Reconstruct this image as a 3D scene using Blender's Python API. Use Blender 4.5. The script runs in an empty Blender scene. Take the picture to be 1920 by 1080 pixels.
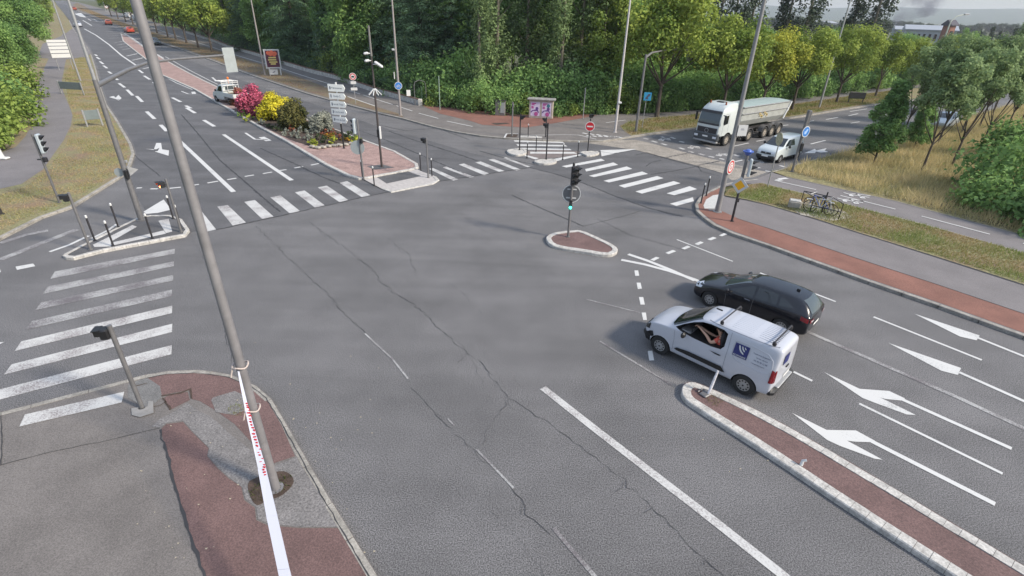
import bpy, bmesh, math, random
import numpy as np
from mathutils import Vector, Matrix, geometry
from mathutils.bvhtree import BVHTree
random.seed(7); rng = np.random.default_rng(7)
PI = math.pi
# ------------------------------------------------------------------ camera
scene = bpy.context.scene
H = 9.5; F = 1.01; PITCH = math.radians(28.2); ROLL = math.radians(1.6)
def _up():
    c, s = math.cos(PITCH), math.sin(PITCH); u = (0.0, -c, -s)
    c2, s2 = math.cos(ROLL), math.sin(ROLL)
    return Vector((c2*u[0]-s2*u[1], s2*u[0]+c2*u[1], u[2]))
UPc = _up(); FWc = (Vector((0, 0, 1)) - UPc*UPc.z).normalized(); RTc = FWc.cross(UPc)
if RTc.x < 0: RTc = -RTc
cam = bpy.data.objects.new('camera', bpy.data.cameras.new('camera')); scene.collection.objects.link(cam)
cam.data.sensor_width = 36; cam.data.lens = 18*F; cam.data.clip_end = 20000; cam.data.clip_start = .05
ex = Vector((RTc.x, FWc.x, UPc.x)); ey = Vector((RTc.y, FWc.y, UPc.y)); ez = Vector((RTc.z, FWc.z, UPc.z))
cam.matrix_world = Matrix(((ex.x, -ey.x, -ez.x, 0), (ex.y, -ey.y, -ez.y, 0), (ex.z, -ey.z, -ez.z, H), (0, 0, 0, 1)))
scene.camera = cam
# ------------------------------------------------------------------ light
SUN_EL = math.radians(34); SUN_AZ = math.radians(113)
world = bpy.data.worlds.new('World'); scene.world = world; world.use_nodes = True
wn = world.node_tree; wn.nodes.clear()
sky = wn.nodes.new('ShaderNodeTexSky'); sky.sky_type = 'NISHITA'; sky.sun_disc = False
sky.sun_elevation = SUN_EL; sky.sun_rotation = SUN_AZ; sky.air_density = 1.0; sky.dust_density = .6; sky.ozone_density = 1.2
bg = wn.nodes.new('ShaderNodeBackground'); bg.inputs[1].default_value = .15
wo = wn.nodes.new('ShaderNodeOutputWorld'); smx = wn.nodes.new('ShaderNodeMix'); smx.data_type = 'RGBA'; smx.inputs[0].default_value = .82   # thin even cloud veil over the blue
cl = wn.nodes.new('ShaderNodeTexNoise'); cl.inputs['Scale'].default_value = 3.5; cl.inputs['Detail'].default_value = 5; ctc = wn.nodes.new('ShaderNodeTexCoord'); cmp = wn.nodes.new('ShaderNodeMapping'); cmp.inputs['Scale'].default_value = (1, 1, 7)
wn.links.new(ctc.outputs['Generated'], cmp.inputs[0]); wn.links.new(cmp.outputs[0], cl.inputs['Vector']); cr_ = wn.nodes.new('ShaderNodeValToRGB'); cr_.color_ramp.elements[0].position = .35; cr_.color_ramp.elements[1].position = .7
cr_.color_ramp.elements[0].color = (.72, .88, 1.16, 1); cr_.color_ramp.elements[1].color = (.96, 1.08, 1.3, 1); wn.links.new(cl.outputs[0], cr_.inputs[0]); wn.links.new(sky.outputs[0], smx.inputs[6]); sx_ = wn.nodes.new('ShaderNodeSeparateXYZ'); wn.links.new(ctc.outputs['Generated'], sx_.inputs[0]); zr_ = wn.nodes.new('ShaderNodeMapRange'); zr_.inputs[1].default_value = .02; zr_.inputs[2].default_value = .7; zr_.inputs[3].default_value = .62; zr_.inputs[4].default_value = 2.1   # a veil of cloud is brighter overhead than at the horizon
wn.links.new(sx_.outputs[2], zr_.inputs[0]); vm_ = wn.nodes.new('ShaderNodeVectorMath'); vm_.operation = 'SCALE'; wn.links.new(cr_.outputs[0], vm_.inputs[0]); wn.links.new(zr_.outputs[0], vm_.inputs['Scale']); wn.links.new(vm_.outputs[0], smx.inputs[7])
wn.links.new(smx.outputs[2], bg.inputs[0]); wn.links.new(bg.outputs[0], wo.inputs[0])
sl = bpy.data.lights.new('sun', 'SUN'); sl.energy = 2.1; sl.angle = math.radians(8); sl.color = (1, .91, .78)
so = bpy.data.objects.new('sun', sl); scene.collection.objects.link(so)
sdir = Vector((math.sin(SUN_AZ)*math.cos(SUN_EL), math.cos(SUN_AZ)*math.cos(SUN_EL), math.sin(SUN_EL)))
so.rotation_euler = sdir.to_track_quat('Z', 'Y').to_euler()
scene.view_settings.view_transform = 'Standard'; scene.view_settings.look = 'None'
scene.view_settings.exposure = 1.47; scene.view_settings.gamma = 1
# ------------------------------------------------------------------ terrain + picture-to-ground
SX, SY = -.75, .66
BR = [60, 80, 100, 130, 450]; HZ = [0, .1, .35, .9, 7.3]
def hf(x, y):
    s = SX*x+SY*y
    if s <= BR[0]: return 0.0
    for i in range(4):
        if s <= BR[i+1]: return HZ[i]+(HZ[i+1]-HZ[i])*(s-BR[i])/(BR[i+1]-BR[i])
    return HZ[-1]
def P(px, py, z=0.0):
    """point on the ground (or z above it) seen at photo pixel px,py"""
    v = Vector(((px-960)/960, (py-540)/960, F)); d = Vector((v.dot(RTc), v.dot(FWc), v.dot(UPc)))
    if d.z >= 0: d.z = -.002
    lo, hi = 0.0, (z-H)/d.z
    for _ in range(50):
        m = (lo+hi)/2; q = d*m
        if q.z+H > hf(q.x, q.y)+z: lo = m
        else: hi = m
    q = d*hi; return Vector((q.x, q.y, q.z+H))
def gz(x, y): return hf(x, y)
# ------------------------------------------------------------------ materials
MATS = {}
def mat(name, col, rough=.8, metal=0, var=.0, scale=3.0, fine=0.0, fscale=60.0, bump=0.0, col2=None, spec=.5, emit=None, estr=0, wear=0, coat=0, wrot=0.8):
    if name in MATS: return MATS[name]
    m = bpy.data.materials.new(name); m.use_nodes = True; nt = m.node_tree; b = nt.nodes['Principled BSDF']
    b.inputs['Roughness'].default_value = rough; b.inputs['Metallic'].default_value = metal
    b.inputs['Specular IOR Level'].default_value = spec; b.inputs['Coat Weight'].default_value = coat
    c1 = (*col, 1)
    b.inputs['Base Color'].default_value = c1
    geo = nt.nodes.new('ShaderNodeNewGeometry')
    last = None
    if var or col2:
        n = nt.nodes.new('ShaderNodeTexNoise'); n.inputs['Scale'].default_value = scale; n.inputs['Detail'].default_value = 6; n.inputs['Roughness'].default_value = .62
        nt.links.new(geo.outputs['Position'], n.inputs['Vector'])
        r = nt.nodes.new('ShaderNodeValToRGB'); r.color_ramp.elements[0].position = .34; r.color_ramp.elements[1].position = .66
        a = [c*(1-var) for c in col]; c2 = col2 or [c*(1+var) for c in col]
        r.color_ramp.elements[0].color = (*a, 1); r.color_ramp.elements[1].color = (*[min(1, c) for c in c2], 1)
        nt.links.new(n.outputs[0], r.inputs[0]); last = r.outputs[0]
    if fine:
        n2 = nt.nodes.new('ShaderNodeTexNoise'); n2.inputs['Scale'].default_value = fscale; n2.inputs['Detail'].default_value = 3; n2.inputs['Roughness'].default_value = .7
        nt.links.new(geo.outputs['Position'], n2.inputs['Vector'])
        mr = nt.nodes.new('ShaderNodeMapRange'); gr = .12 if wear else .2; mr.inputs[1].default_value = .5-gr; mr.inputs[2].default_value = .5+gr; mr.inputs[3].default_value = 1-fine; mr.inputs[4].default_value = 1+fine
        nt.links.new(n2.outputs[0], mr.inputs[0])
        mx = nt.nodes.new('ShaderNodeMix'); mx.data_type = 'RGBA'; mx.blend_type = 'MULTIPLY'; mx.inputs[0].default_value = 1
        if last: nt.links.new(last, mx.inputs[6])
        else: mx.inputs[6].default_value = c1
        nt.links.new(mr.outputs[0], mx.inputs[7]); last = mx.outputs[2]
        if bump:
            bp = nt.nodes.new('ShaderNodeBump'); bp.inputs['Strength'].default_value = bump; bp.inputs['Distance'].default_value = .02
            nt.links.new(n2.outputs[0], bp.inputs['Height']); nt.links.new(bp.outputs[0], b.inputs['Normal'])
    if wear:
        mp = nt.nodes.new('ShaderNodeMapping'); mp.inputs['Rotation'].default_value = (0, 0, wrot); mp.inputs['Scale'].default_value = (.06, .75, 1)
        nt.links.new(geo.outputs['Position'], mp.inputs[0]); n3 = nt.nodes.new('ShaderNodeTexNoise'); n3.inputs['Scale'].default_value = 1.0; n3.inputs['Detail'].default_value = 3; n3.inputs['Distortion'].default_value = .4
        nt.links.new(mp.outputs[0], n3.inputs['Vector']); m3 = nt.nodes.new('ShaderNodeMapRange'); m3.inputs[1].default_value = .32; m3.inputs[2].default_value = .68; m3.inputs[3].default_value = 1-wear; m3.inputs[4].default_value = 1+wear
        nt.links.new(n3.outputs[0], m3.inputs[0]); mx3 = nt.nodes.new('ShaderNodeMix'); mx3.data_type = 'RGBA'; mx3.blend_type = 'MULTIPLY'; mx3.inputs[0].default_value = 1
        nt.links.new(last, mx3.inputs[6]); nt.links.new(m3.outputs[0], mx3.inputs[7]); last = mx3.outputs[2]
    if last: nt.links.new(last, b.inputs['Base Color'])
    if emit: b.inputs['Emission Color'].default_value = (*emit, 1); b.inputs['Emission Strength'].default_value = estr
    MATS[name] = m; return m
def paint_mat(name, col, under, wear):
    """road paint worn through to the asphalt by noise"""
    m = bpy.data.materials.new(name); m.use_nodes = True; nt = m.node_tree; b = nt.nodes['Principled BSDF']; b.inputs['Roughness'].default_value = .7
    geo = nt.nodes.new('ShaderNodeNewGeometry')
    n = nt.nodes.new('ShaderNodeTexNoise'); n.inputs['Scale'].default_value = 24; n.inputs['Detail'].default_value = 9; n.inputs['Roughness'].default_value = .75
    n2 = nt.nodes.new('ShaderNodeTexNoise'); n2.inputs['Scale'].default_value = 1.1; n2.inputs['Detail'].default_value = 3
    nt.links.new(geo.outputs['Position'], n.inputs['Vector']); nt.links.new(geo.outputs['Position'], n2.inputs['Vector'])
    n4 = nt.nodes.new('ShaderNodeMath'); n4.operation = 'MULTIPLY_ADD'; n4.inputs[1].default_value = .55; n4.inputs[2].default_value = .225; nt.links.new(n2.outputs[0], n4.inputs[0])
    ad = nt.nodes.new('ShaderNodeMath'); ad.operation = 'ADD'; nt.links.new(n.outputs[0], ad.inputs[0]); nt.links.new(n4.outputs[0], ad.inputs[1])
    mr = nt.nodes.new('ShaderNodeMapRange'); mr.inputs[1].default_value = .72+wear*.3; mr.inputs[2].default_value = .95+wear*.3
    nt.links.new(ad.outputs[0], mr.inputs[0])
    mx = nt.nodes.new('ShaderNodeMix'); mx.data_type = 'RGBA'; mx.inputs[6].default_value = (*under, 1); mx.inputs[7].default_value = (*col, 1)
    nt.links.new(mr.outputs[0], mx.inputs[0]); nt.links.new(mx.outputs[2], b.inputs['Base Color']); MATS[name] = m; return m
def leaf_mat(name, ca, cb, trans=.25):
    m = bpy.data.materials.new(name); m.use_nodes = True; nt = m.node_tree; b = nt.nodes['Principled BSDF']
    b.inputs['Roughness'].default_value = .75; b.inputs['Specular IOR Level'].default_value = .25
    at = nt.nodes.new('ShaderNodeAttribute'); at.attribute_name = 'tint'
    mx = nt.nodes.new('ShaderNodeMix'); mx.data_type = 'RGBA'; mx.inputs[6].default_value = (*ca, 1); mx.inputs[7].default_value = (*cb, 1)
    nt.links.new(at.outputs['Fac'], mx.inputs[0]); nt.links.new(mx.outputs[2], b.inputs['Base Color'])
    tr = nt.nodes.new('ShaderNodeBsdfTranslucent'); nt.links.new(mx.outputs[2], tr.inputs[0])
    ms = nt.nodes.new('ShaderNodeMixShader'); ms.inputs[0].default_value = trans
    nt.links.new(b.outputs[0], ms.inputs[1]); nt.links.new(tr.outputs[0], ms.inputs[2])
    nt.links.new(ms.outputs[0], nt.nodes['Material Output'].inputs[0]); MATS[name] = m; return m
M = {}
M['asph'] = mat('asphalt', (.126, .121, .121), .85, var=.17, scale=.28, fine=.6, fscale=36, bump=.7, wear=.11)
M['asph2'] = mat('asphalt_darker', (.094, .091, .093), .85, var=.14, scale=.5, fine=.4, fscale=26, bump=.3, wear=.14)
M['asph3'] = mat('asphalt_pavement', (.15, .135, .125), .9, var=.14, scale=.8, fine=.4, fscale=35, bump=.4)
M['asph4'] = mat('asphalt_path', (.165, .15, .148), .9, var=.1, scale=.6, fine=.3, fscale=35)
M['asphp'] = mat('asphalt_patch', (.17, .158, .152), .9, var=.15, scale=2, fine=.5, fscale=22, bump=.6)
M['worn'] = mat('worn_beige_surface', (.26, .23, .195), .9, var=.22, scale=1.2, fine=.4, fscale=9)
M['red'] = mat('red_asphalt', (.135, .082, .075), .9, var=.16, scale=.9, fine=.4, fscale=30, bump=.4)
M['red2'] = mat('red_asphalt_bright', (.20, .092, .068), .9, var=.15, scale=.7, fine=.35, fscale=30, bump=.3)
M['brickp'] = mat('brick_paving', (.30, .20, .175), .9, var=.2, scale=1.5, fine=.35, fscale=10)
M['seam'] = mat('tar_seam', (.04, .04, .043), .9)
M['crack'] = mat('road_crack', (.055, .053, .055), .9)
M['paint'] = paint_mat('road_paint', (.55, .54, .52), (.14, .12, .12), 0.0)
M['paintw'] = paint_mat('road_paint_worn', (.40, .395, .38), (.12, .105, .108), .62)
M['paintm'] = paint_mat('road_paint_half', (.50, .49, .47), (.15, .12, .12), .3)
M['paintn'] = paint_mat('road_paint_fresh', (.54, .53, .51), (.2, .2, .2), -.02)
M['kerb'] = mat('kerb_stone', (.27, .25, .22), .9, var=.25, scale=2.2, fine=.3, fscale=20)
M['kerbw'] = mat('kerb_white', (.42, .40, .37), .9, var=.22, scale=5, fine=.2, fscale=20)
M['grassb'] = mat('dry_grass_ground', (.30, .205, .125), .95, var=.3, scale=.7, col2=(.19, .19, .085), fine=.5, fscale=9, bump=.6)
M['dryg'] = mat('dry_field_ground', (.24, .19, .10), .95, var=.3, scale=.5, col2=(.22, .20, .09), fine=.5, fscale=6, bump=.6)
M['soil'] = mat('soil', (.06, .04, .03), .95, var=.3, scale=5, fine=.4)
M['terrain'] = mat('terrain_ground', (.08, .085, .035), .95, var=.3, scale=.2, fine=.4, fscale=3)
M['metal'] = mat('grey_painted_metal', (.17, .165, .165), .5, metal=.3, var=.12, scale=6)
M['galv'] = mat('galvanised_steel', (.36, .36, .36), .45, metal=.5, var=.12, scale=8)
M['dark'] = mat('dark_painted_metal', (.035, .033, .036), .5, metal=.2)
M['brown'] = mat('brown_painted_metal', (.055, .045, .042), .5)
M['black'] = mat('black_plastic', (.012, .012, .013), .5)
M['lens'] = mat('unlit_lens', (.02, .022, .022), .2)
M['white'] = mat('white_sign_face', (.55, .55, .54), .5)
M['signback'] = mat('grey_sign_back', (.33, .36, .36), .5, metal=.3, var=.06, scale=3)
M['sigback'] = mat('light_signal_back', (.48, .53, .55), .45, metal=.2, var=.06, scale=3)
M['redp'] = mat('sign_red', (.45, .012, .02), .5)
M['bluep'] = mat('sign_blue', (.03, .17, .5), .5)
M['yel'] = mat('sign_yellow', (.85, .42, .01), .5)
M['vanw'] = mat('white_car_paint', (.44, .45, .49), .32, coat=.5, var=.03, scale=1.2)
M['bodyb'] = mat('black_car_paint', (.005, .006, .010), .2, coat=.5, spec=.4)
M['bodyr'] = mat('orange_red_car_paint', (.40, .055, .03), .3, coat=.5)
M['bodyg'] = mat('dark_grey_car_paint', (.04, .05, .05), .3, coat=.5)
M['glass'] = mat('car_glass', (.012, .016, .018), .06, spec=.8)
M['glassl'] = mat('car_glass_light', (.06, .075, .08), .08, spec=.8)
M['tyre'] = mat('tyre_rubber', (.018, .018, .018), .85)
M['rim'] = mat('wheel_rim', (.38, .38, .38), .4, metal=.5)
M['rimd'] = mat('dusty_wheel_rim', (.33, .29, .24), .6)
M['headl'] = mat('headlight_glass', (.6, .62, .65), .12)
M['tail'] = mat('tail_light_red', (.16, .006, .012), .2)
M['plate'] = mat('number_plate', (.7, .7, .68), .5)
M['silver'] = mat('silver_tipper_metal', (.38, .39, .37), .5, metal=.2, var=.12, scale=1.5)
M['tarp'] = mat('green_grey_tarpaulin', (.27, .33, .31), .7, var=.08, scale=2)
M['bark'] = mat('bark', (.075, .06, .048), .95, var=.3, scale=5, fine=.4, fscale=20)
M['barkl'] = mat('bark_pale', (.17, .15, .115), .95, var=.3, scale=4)
M['stone'] = mat('stone_block', (.34, .31, .26), .9, var=.2, scale=4)
M['conc'] = mat('concrete_wall', (.46, .44, .40), .9, var=.25, scale=2.0, fine=.3, fscale=12)
M['rust'] = mat('rusty_coping', (.16, .09, .06), .9, var=.3, scale=4)
M['skin'] = mat('skin', (.50, .30, .21), .6)
M['orange'] = mat('orange_shirt', (.55, .09, .06), .8)
M['logo'] = mat('logo_blue', (.015, .02, .12), .5)
M['ink'] = mat('dark_print', (.08, .09, .14), .6)
M['bluel'] = mat('blue_cap', (.06, .12, .40), .4)
M['seat'] = mat('seat_fabric', (.03, .03, .033), .9)
# ------------------------------------------------------------------ mesh helpers
COL = scene.collection
def tag(o, label=None, cat=None, group=None, kind=None):
    if label: o['label'] = label
    if cat: o['category'] = cat
    if group: o['group'] = group
    if kind: o['kind'] = kind
    return o
def link(name, me, parent=None):
    o = bpy.data.objects.new(name, me); COL.objects.link(o)
    if parent is not None: o.parent = parent
    return o
def empty(name, loc, rz=0, label=None, cat=None, group=None):
    o = link(name, None); o.location = loc; o.rotation_euler = (0, 0, rz); o.empty_display_size = .2
    return tag(o, label, cat, group)
class MB:
    def __init__(s): s.v = []; s.f = []; s.mi = []; s.m = 0
    def add(s, vs, fs):
        n = len(s.v); s.v += [tuple(v) for v in vs]
        for f in fs: s.f.append([i+n for i in f]); s.mi.append(s.m)
        return s
    def box(s, c, d, rz=0, M4=None, bev=0):
        x, y, z = d[0]/2, d[1]/2, d[2]/2
        if bev:
            b = min(bev, x*.9, y*.9, z*.9)
            ring = lambda zz, q: [(x-q, -y, zz), (x, -y+q, zz), (x, y-q, zz), (x-q, y, zz), (-x+q, y, zz), (-x, y-q, zz), (-x, -y+q, zz), (-x+q, -y, zz)]
            sm = lambda zz: [(p[0]*(x-b)/x, p[1]*(y-b)/y, zz) for p in ring(zz, b)]
            vs = sm(-z)+ring(-z+b, b)+ring(z-b, b)+sm(z); fs = [list(range(7, -1, -1)), list(range(24, 32))]
            for k in range(3):
                for i in range(8): j = (i+1) % 8; fs.append([k*8+i, k*8+j, k*8+8+j, k*8+8+i])
        else:
            vs = [(-x, -y, -z), (x, -y, -z), (x, y, -z), (-x, y, -z), (-x, -y, z), (x, -y, z), (x, y, z), (-x, y, z)]
            fs = [[3, 2, 1, 0], [4, 5, 6, 7], [0, 1, 5, 4], [1, 2, 6, 5], [2, 3, 7, 6], [3, 0, 4, 7]]
        Tm = Matrix.Translation(c) @ (M4 if M4 is not None else Matrix.Rotation(rz, 4, 'Z'))
        return s.add([Tm @ Vector(v) for v in vs], fs)
    def tube(s, pts, rs, n=10, cap=True):
        pts = [Vector(p) for p in pts]; rs = rs if hasattr(rs, '__len__') else [rs]*len(pts); vs = []; u = None
        for i, p in enumerate(pts):
            t = (pts[min(i+1, len(pts)-1)]-pts[max(i-1, 0)])
            t = t.normalized() if t.length > 1e-9 else Vector((0, 0, 1))
            if u is None:
                u = t.orthogonal().normalized()
            else:
                u = (u-t*u.dot(t)); u = u.normalized() if u.length > 1e-6 else t.orthogonal().normalized()
            w = t.cross(u)
            for k in range(n): a = 2*PI*k/n; vs.append(p+(u*math.cos(a)+w*math.sin(a))*rs[i])
        fs = []
        for i in range(len(pts)-1):
            for k in range(n): j = (k+1) % n; fs.append([i*n+k, i*n+j, (i+1)*n+j, (i+1)*n+k])
        if cap: fs.append(list(range(n-1, -1, -1))); fs.append([(len(pts)-1)*n+k for k in range(n)])
        return s.add(vs, fs)
    def cyl(s, a, b, r, r2=None, n=12): return s.tube([a, b], [r, r if r2 is None else r2], n)
    def prism(s, poly, axis, a, b):
        """poly in the plane across axis ('x','y','z'), extruded a..b"""
        def mk(u, v, w): return {'x': (w, u, v), 'y': (u, w, v), 'z': (u, v, w)}[axis]
        n = len(poly); vs = [mk(p[0], p[1], a) for p in poly]+[mk(p[0], p[1], b) for p in poly]
        tris = geometry.tessellate_polygon([[Vector((p[0], p[1], 0)) for p in poly]])
        fs = [[t[2], t[1], t[0]] for t in tris]+[[i+n for i in t] for t in tris]+[[i, (i+1) % n, n+(i+1) % n, n+i] for i in range(n)]
        return s.add(vs, fs)
    def sphere(s, c, r, n=10, m=6, sc=(1, 1, 1)):
        vs = []; fs = []
        for i in range(m+1):
            th = PI*i/m
            for k in range(n): a = 2*PI*k/n; vs.append((c[0]+r*sc[0]*math.sin(th)*math.cos(a), c[1]+r*sc[1]*math.sin(th)*math.sin(a), c[2]+r*sc[2]*math.cos(th)))
        for i in range(m):
            for k in range(n): j = (k+1) % n; fs.append([i*n+k, (i+1)*n+k, (i+1)*n+j, i*n+j])
        return s.add(vs, fs)
    def build(s, name, mats, parent=None, smooth=False, drape=False, fix=True):
        me = bpy.data.meshes.new(name); me.from_pydata(s.v, [], s.f)
        for m in (mats if isinstance(mats, (list, tuple)) else [mats]): me.materials.append(m)
        if any(s.mi): me.polygons.foreach_set('material_index', s.mi)
        if fix or drape:
            bm = bmesh.new(); bm.from_mesh(me)
            bmesh.ops.remove_doubles(bm, verts=bm.verts, dist=1e-5)
            if fix: bmesh.ops.recalc_face_normals(bm, faces=bm.faces)
            if drape: drape_bm(bm)
            bm.to_mesh(me); bm.free()
        if smooth:
            me.polygons.foreach_set('use_smooth', [True]*len(me.polygons))
            try: me.set_sharp_from_angle(angle=math.radians(38))
            except Exception: pass
        me.update(); return link(name, me, parent)
def drape_bm(bm):
    for s0 in BR:
        g = bm.verts[:]+bm.edges[:]+bm.faces[:]
        bmesh.ops.bisect_plane(bm, geom=g, plane_co=Vector((SX, SY, 0)).normalized()*(s0/math.hypot(SX, SY)), plane_no=Vector((SX, SY, 0)).normalized())
    for v in bm.verts: v.co.z += hf(v.co.x, v.co.y)
def flat(px, z): return [P(x, y, z) for x, y in px]
def smoothpx(pts, it=2, closed=True):
    for _ in range(it):
        o = []; n = len(pts)
        if not closed: o.append(pts[0])
        for i in range(n if closed else n-1):
            a, b = pts[i], pts[(i+1) % n]
            o += [(a[0]*.75+b[0]*.25, a[1]*.75+b[1]*.25), (a[0]*.25+b[0]*.75, a[1]*.25+b[1]*.75)]
        if not closed: o.append(pts[-1])
        pts = o
    return pts
def sheet(name, polys, z, m, parent=None, world=False, zs=None):
    bm = bmesh.new()
    for k, px in enumerate(polys):
        pts = [Vector(p) for p in px] if world else flat(px, z)
        vs = [bm.verts.new((p.x, p.y, z)) for p in pts]
        for t in geometry.tessellate_polygon([[Vector((p.x, p.y, 0)) for p in pts]]):
            try: bm.faces.new([vs[i] for i in t])
            except ValueError: pass
    bmesh.ops.recalc_face_normals(bm, faces=bm.faces)
    if sum(f.normal.z*f.calc_area() for f in bm.faces) < 0: bmesh.ops.reverse_faces(bm, faces=bm.faces)
    drape_bm(bm)
    for f in bm.faces:
        if f.normal.z < 0: f.normal_flip()
    me = bpy.data.meshes.new(name); bm.to_mesh(me); bm.free(); me.materials.append(m)
    o = link(name, me, parent)
    if parent is None: o['kind'] = 'structure'
    return o
def kerb(name, px, width, m, z=.12, closed=False, side=1, ztop=None, below=-.02, seg=1.0, joint=True):
    """a real kerb following px (the outer road edge); side +1 puts the stone to the left of travel"""
    pts = flat(px, z)
    if closed: pts = pts+[pts[0]]
    # resample into stones
    out = [pts[0]]; 
    for a, b in zip(pts, pts[1:]):
        L = (b-a).length; n = max(1, int(round(L/seg)))
        for i in range(1, n+1): out.append(a.lerp(b, i/n))
    pts = out; N = len(pts); inn = []
    for i in range(N):
        if closed: a, b = pts[(i-1) % (N-1)], pts[(i+1) % (N-1)] if i < N-1 else pts[1]
        else: a, b = pts[max(0, i-1)], pts[min(N-1, i+1)]
        d = (b-a); d.z = 0; d.normalize(); nrm = Vector((-d.y, d.x, 0))*side; inn.append(pts[i]+nrm*width)
    zt = ztop if ztop is not None else z+.008
    mb = MB()
    for i in range(N-1):
        g = .012 if joint else 0
        a0 = pts[i].lerp(pts[i+1], g); a1 = pts[i+1].lerp(pts[i], g); b0 = inn[i].lerp(inn[i+1], g); b1 = inn[i+1].lerp(inn[i], g)
        dz = random.uniform(-.006, .006) if joint else 0
        e0 = (b0-a0).normalized()*.025; e1 = (b1-a1).normalized()*.025
        vs = [(a0.x, a0.y, below), (a1.x, a1.y, below), (a1.x, a1.y, zt-.025+dz), (a0.x, a0.y, zt-.025+dz),
              (a0.x+e0.x, a0.y+e0.y, zt+dz), (a1.x+e1.x, a1.y+e1.y, zt+dz), (b1.x, b1.y, zt+dz), (b0.x, b0.y, zt+dz), (b0.x, b0.y, below), (b1.x, b1.y, below)]
        mb.add(vs, [[0, 1, 2, 3], [3, 2, 5, 4], [4, 5, 6, 7], [7, 6, 9, 8], [0, 3, 4, 7, 8], [1, 9, 6, 5, 2]])
    o = mb.build(name, m, drape=True); o['kind'] = 'structure'; return o
def strip_px(px, w, z=0, jit=0, closed=False):
    """world quads along a pixel polyline, constant width w metres"""
    pts = flat(px, z); L = []
    if jit:
        o = [pts[0]]
        for a, b in zip(pts, pts[1:]):
            n = max(1, int((b-a).length/.16)); d = (b-a).normalized(); nn = Vector((-d.y, d.x, 0))
            for i in range(1, n+1): o.append(a.lerp(b, i/n)+nn*(random.gauss(0, jit) if i < n else 0))
        pts = o
    q = []
    for i, p in enumerate(pts):
        a, b = pts[max(0, i-1)], pts[min(len(pts)-1, i+1)]; d = b-a; d.z = 0; d.normalize(); nn = Vector((-d.y, d.x, 0))
        ww = w*(random.choice((.25, .6, 1, 1.3, 1.9)) if jit > .02 else random.uniform(.5, 1.4) if jit else 1)/2; q.append((p+nn*ww, p-nn*ww))
    return [[q[i][0], q[i][1], q[i+1][1], q[i+1][0]] for i in range(len(q)-1)]
def lines(name, items, z, m, jit=0):
    """items: list of (pixel polyline, width m)"""
    qs = []
    for px, w in items: qs += strip_px(px, w, z, jit)
    mb = MB()
    for q in qs: mb.add([(p.x, p.y, z) for p in q], [[0, 1, 2, 3]])
    o = mb.build(name, m, drape=True, fix=False)
    me = o.data
    o['kind'] = 'structure'; return o
def dashes(a, b, n, duty):
    """n dashes between pixel points a,b laid out evenly on the ground"""
    A, B = P(*a), P(*b); out = []
    for i in range(n):
        out.append((A.lerp(B, i/n), A.lerp(B, (i+duty)/n)))
    return out
def wlines(name, segs, w, z, m):
    mb = MB()
    for a, b in segs:
        d = (b-a); d.z = 0; d.normalize(); n = Vector((-d.y, d.x, 0))*w/2
        mb.add([(p.x, p.y, z) for p in (a+n, a-n, b-n, b+n)], [[0, 1, 2, 3]])
    o = mb.build(name, m, drape=True, fix=False); o['kind'] = 'structure'; return o
_fonts = {}
def text_mesh(body, size, m, name, parent, mtx, extrude=.001, align='CENTER', sx=1):
    cu = bpy.data.curves.new('t', 'FONT'); cu.body = body; cu.size = size; cu.extrude = extrude; cu.align_x = align; cu.align_y = 'CENTER'
    o = bpy.data.objects.new('t', cu); COL.objects.link(o)
    dg = bpy.context.evaluated_depsgraph_get(); me = bpy.data.meshes.new_from_object(o.evaluated_get(dg))
    bpy.data.objects.remove(o); bpy.data.curves.remove(cu); me.transform(Matrix.Diagonal((sx, 1, 1, 1))); me.transform(mtx)
    me.materials.clear(); me.materials.append(m)
    return link(name, me, parent)
def facing(yaw, loc):
    """matrix putting local XY artwork onto a vertical face whose normal points along yaw"""
    n = Vector((math.cos(yaw), math.sin(yaw), 0)); x = Vector((-n.y, n.x, 0)); z = Vector((0, 0, 1))
    return Matrix(((x.x, z.x, n.x, loc[0]), (x.y, z.y, n.y, loc[1]), (x.z, z.z, n.z, loc[2]), (0, 0, 0, 1)))
def art(mb, poly, mtx, t=.004):
    n = len(poly); vs = [mtx @ Vector((p[0], p[1], 0)) for p in poly]+[mtx @ Vector((p[0], p[1], t)) for p in poly]
    tris = geometry.tessellate_polygon([[Vector((p[0], p[1], 0)) for p in poly]])
    mb.add(vs, [[q[2], q[1], q[0]] for q in tris]+[[i+n for i in q] for q in tris]+[[i, (i+1) % n, n+(i+1) % n, n+i] for i in range(n)])
def circ(r, n=28, cx=0, cy=0): return [(cx+r*math.cos(2*PI*i/n), cy+r*math.sin(2*PI*i/n)) for i in range(n)]
def rect(x0, y0, x1, y1): return [(x0, y0), (x1, y0), (x1, y1), (x0, y1)]
# ------------------------------------------------------------------ PART2 ground
tb = MB(); tb.add([(-2500, -300, -.05), (2500, -300, -.05), (2500, 4000, -.05), (-2500, 4000, -.05)], [[0, 1, 2, 3]])
o = tb.build('ground', M['terrain'], drape=True, fix=False); o['kind'] = 'structure'
K_LEFT = [(0, 446), (79, 406), (135, 387), (192, 352), (229, 329), (245, 310), (252, 287), (247, 270), (235, 249), (218, 221), (200, 195), (188, 160), (180, 128), (172, 103), (162, 84), (148, 68), (137, 52), (130, 38), (120, 24), (108, 10), (101, 2)]
K_FAR = [(118, 1), (130, 7), (142, 20), (165, 29), (195, 40), (214, 46), (256, 62), (302, 82), (340, 93), (400, 114), (455, 135), (505, 152), (575, 175), (625, 189), (655, 197), (715, 213), (755, 222), (810, 237), (850, 246), (900, 254.4), (947, 258.7), (1017, 262.6), (1085, 264), (1131, 264), (1172, 258), (1211, 252), (1240, 248), (1285, 243), (1340, 237), (1480, 221.5), (1600, 202), (1627, 198), (1760, 180), (1900, 161), (2050, 140), (2150, 128)]
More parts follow.
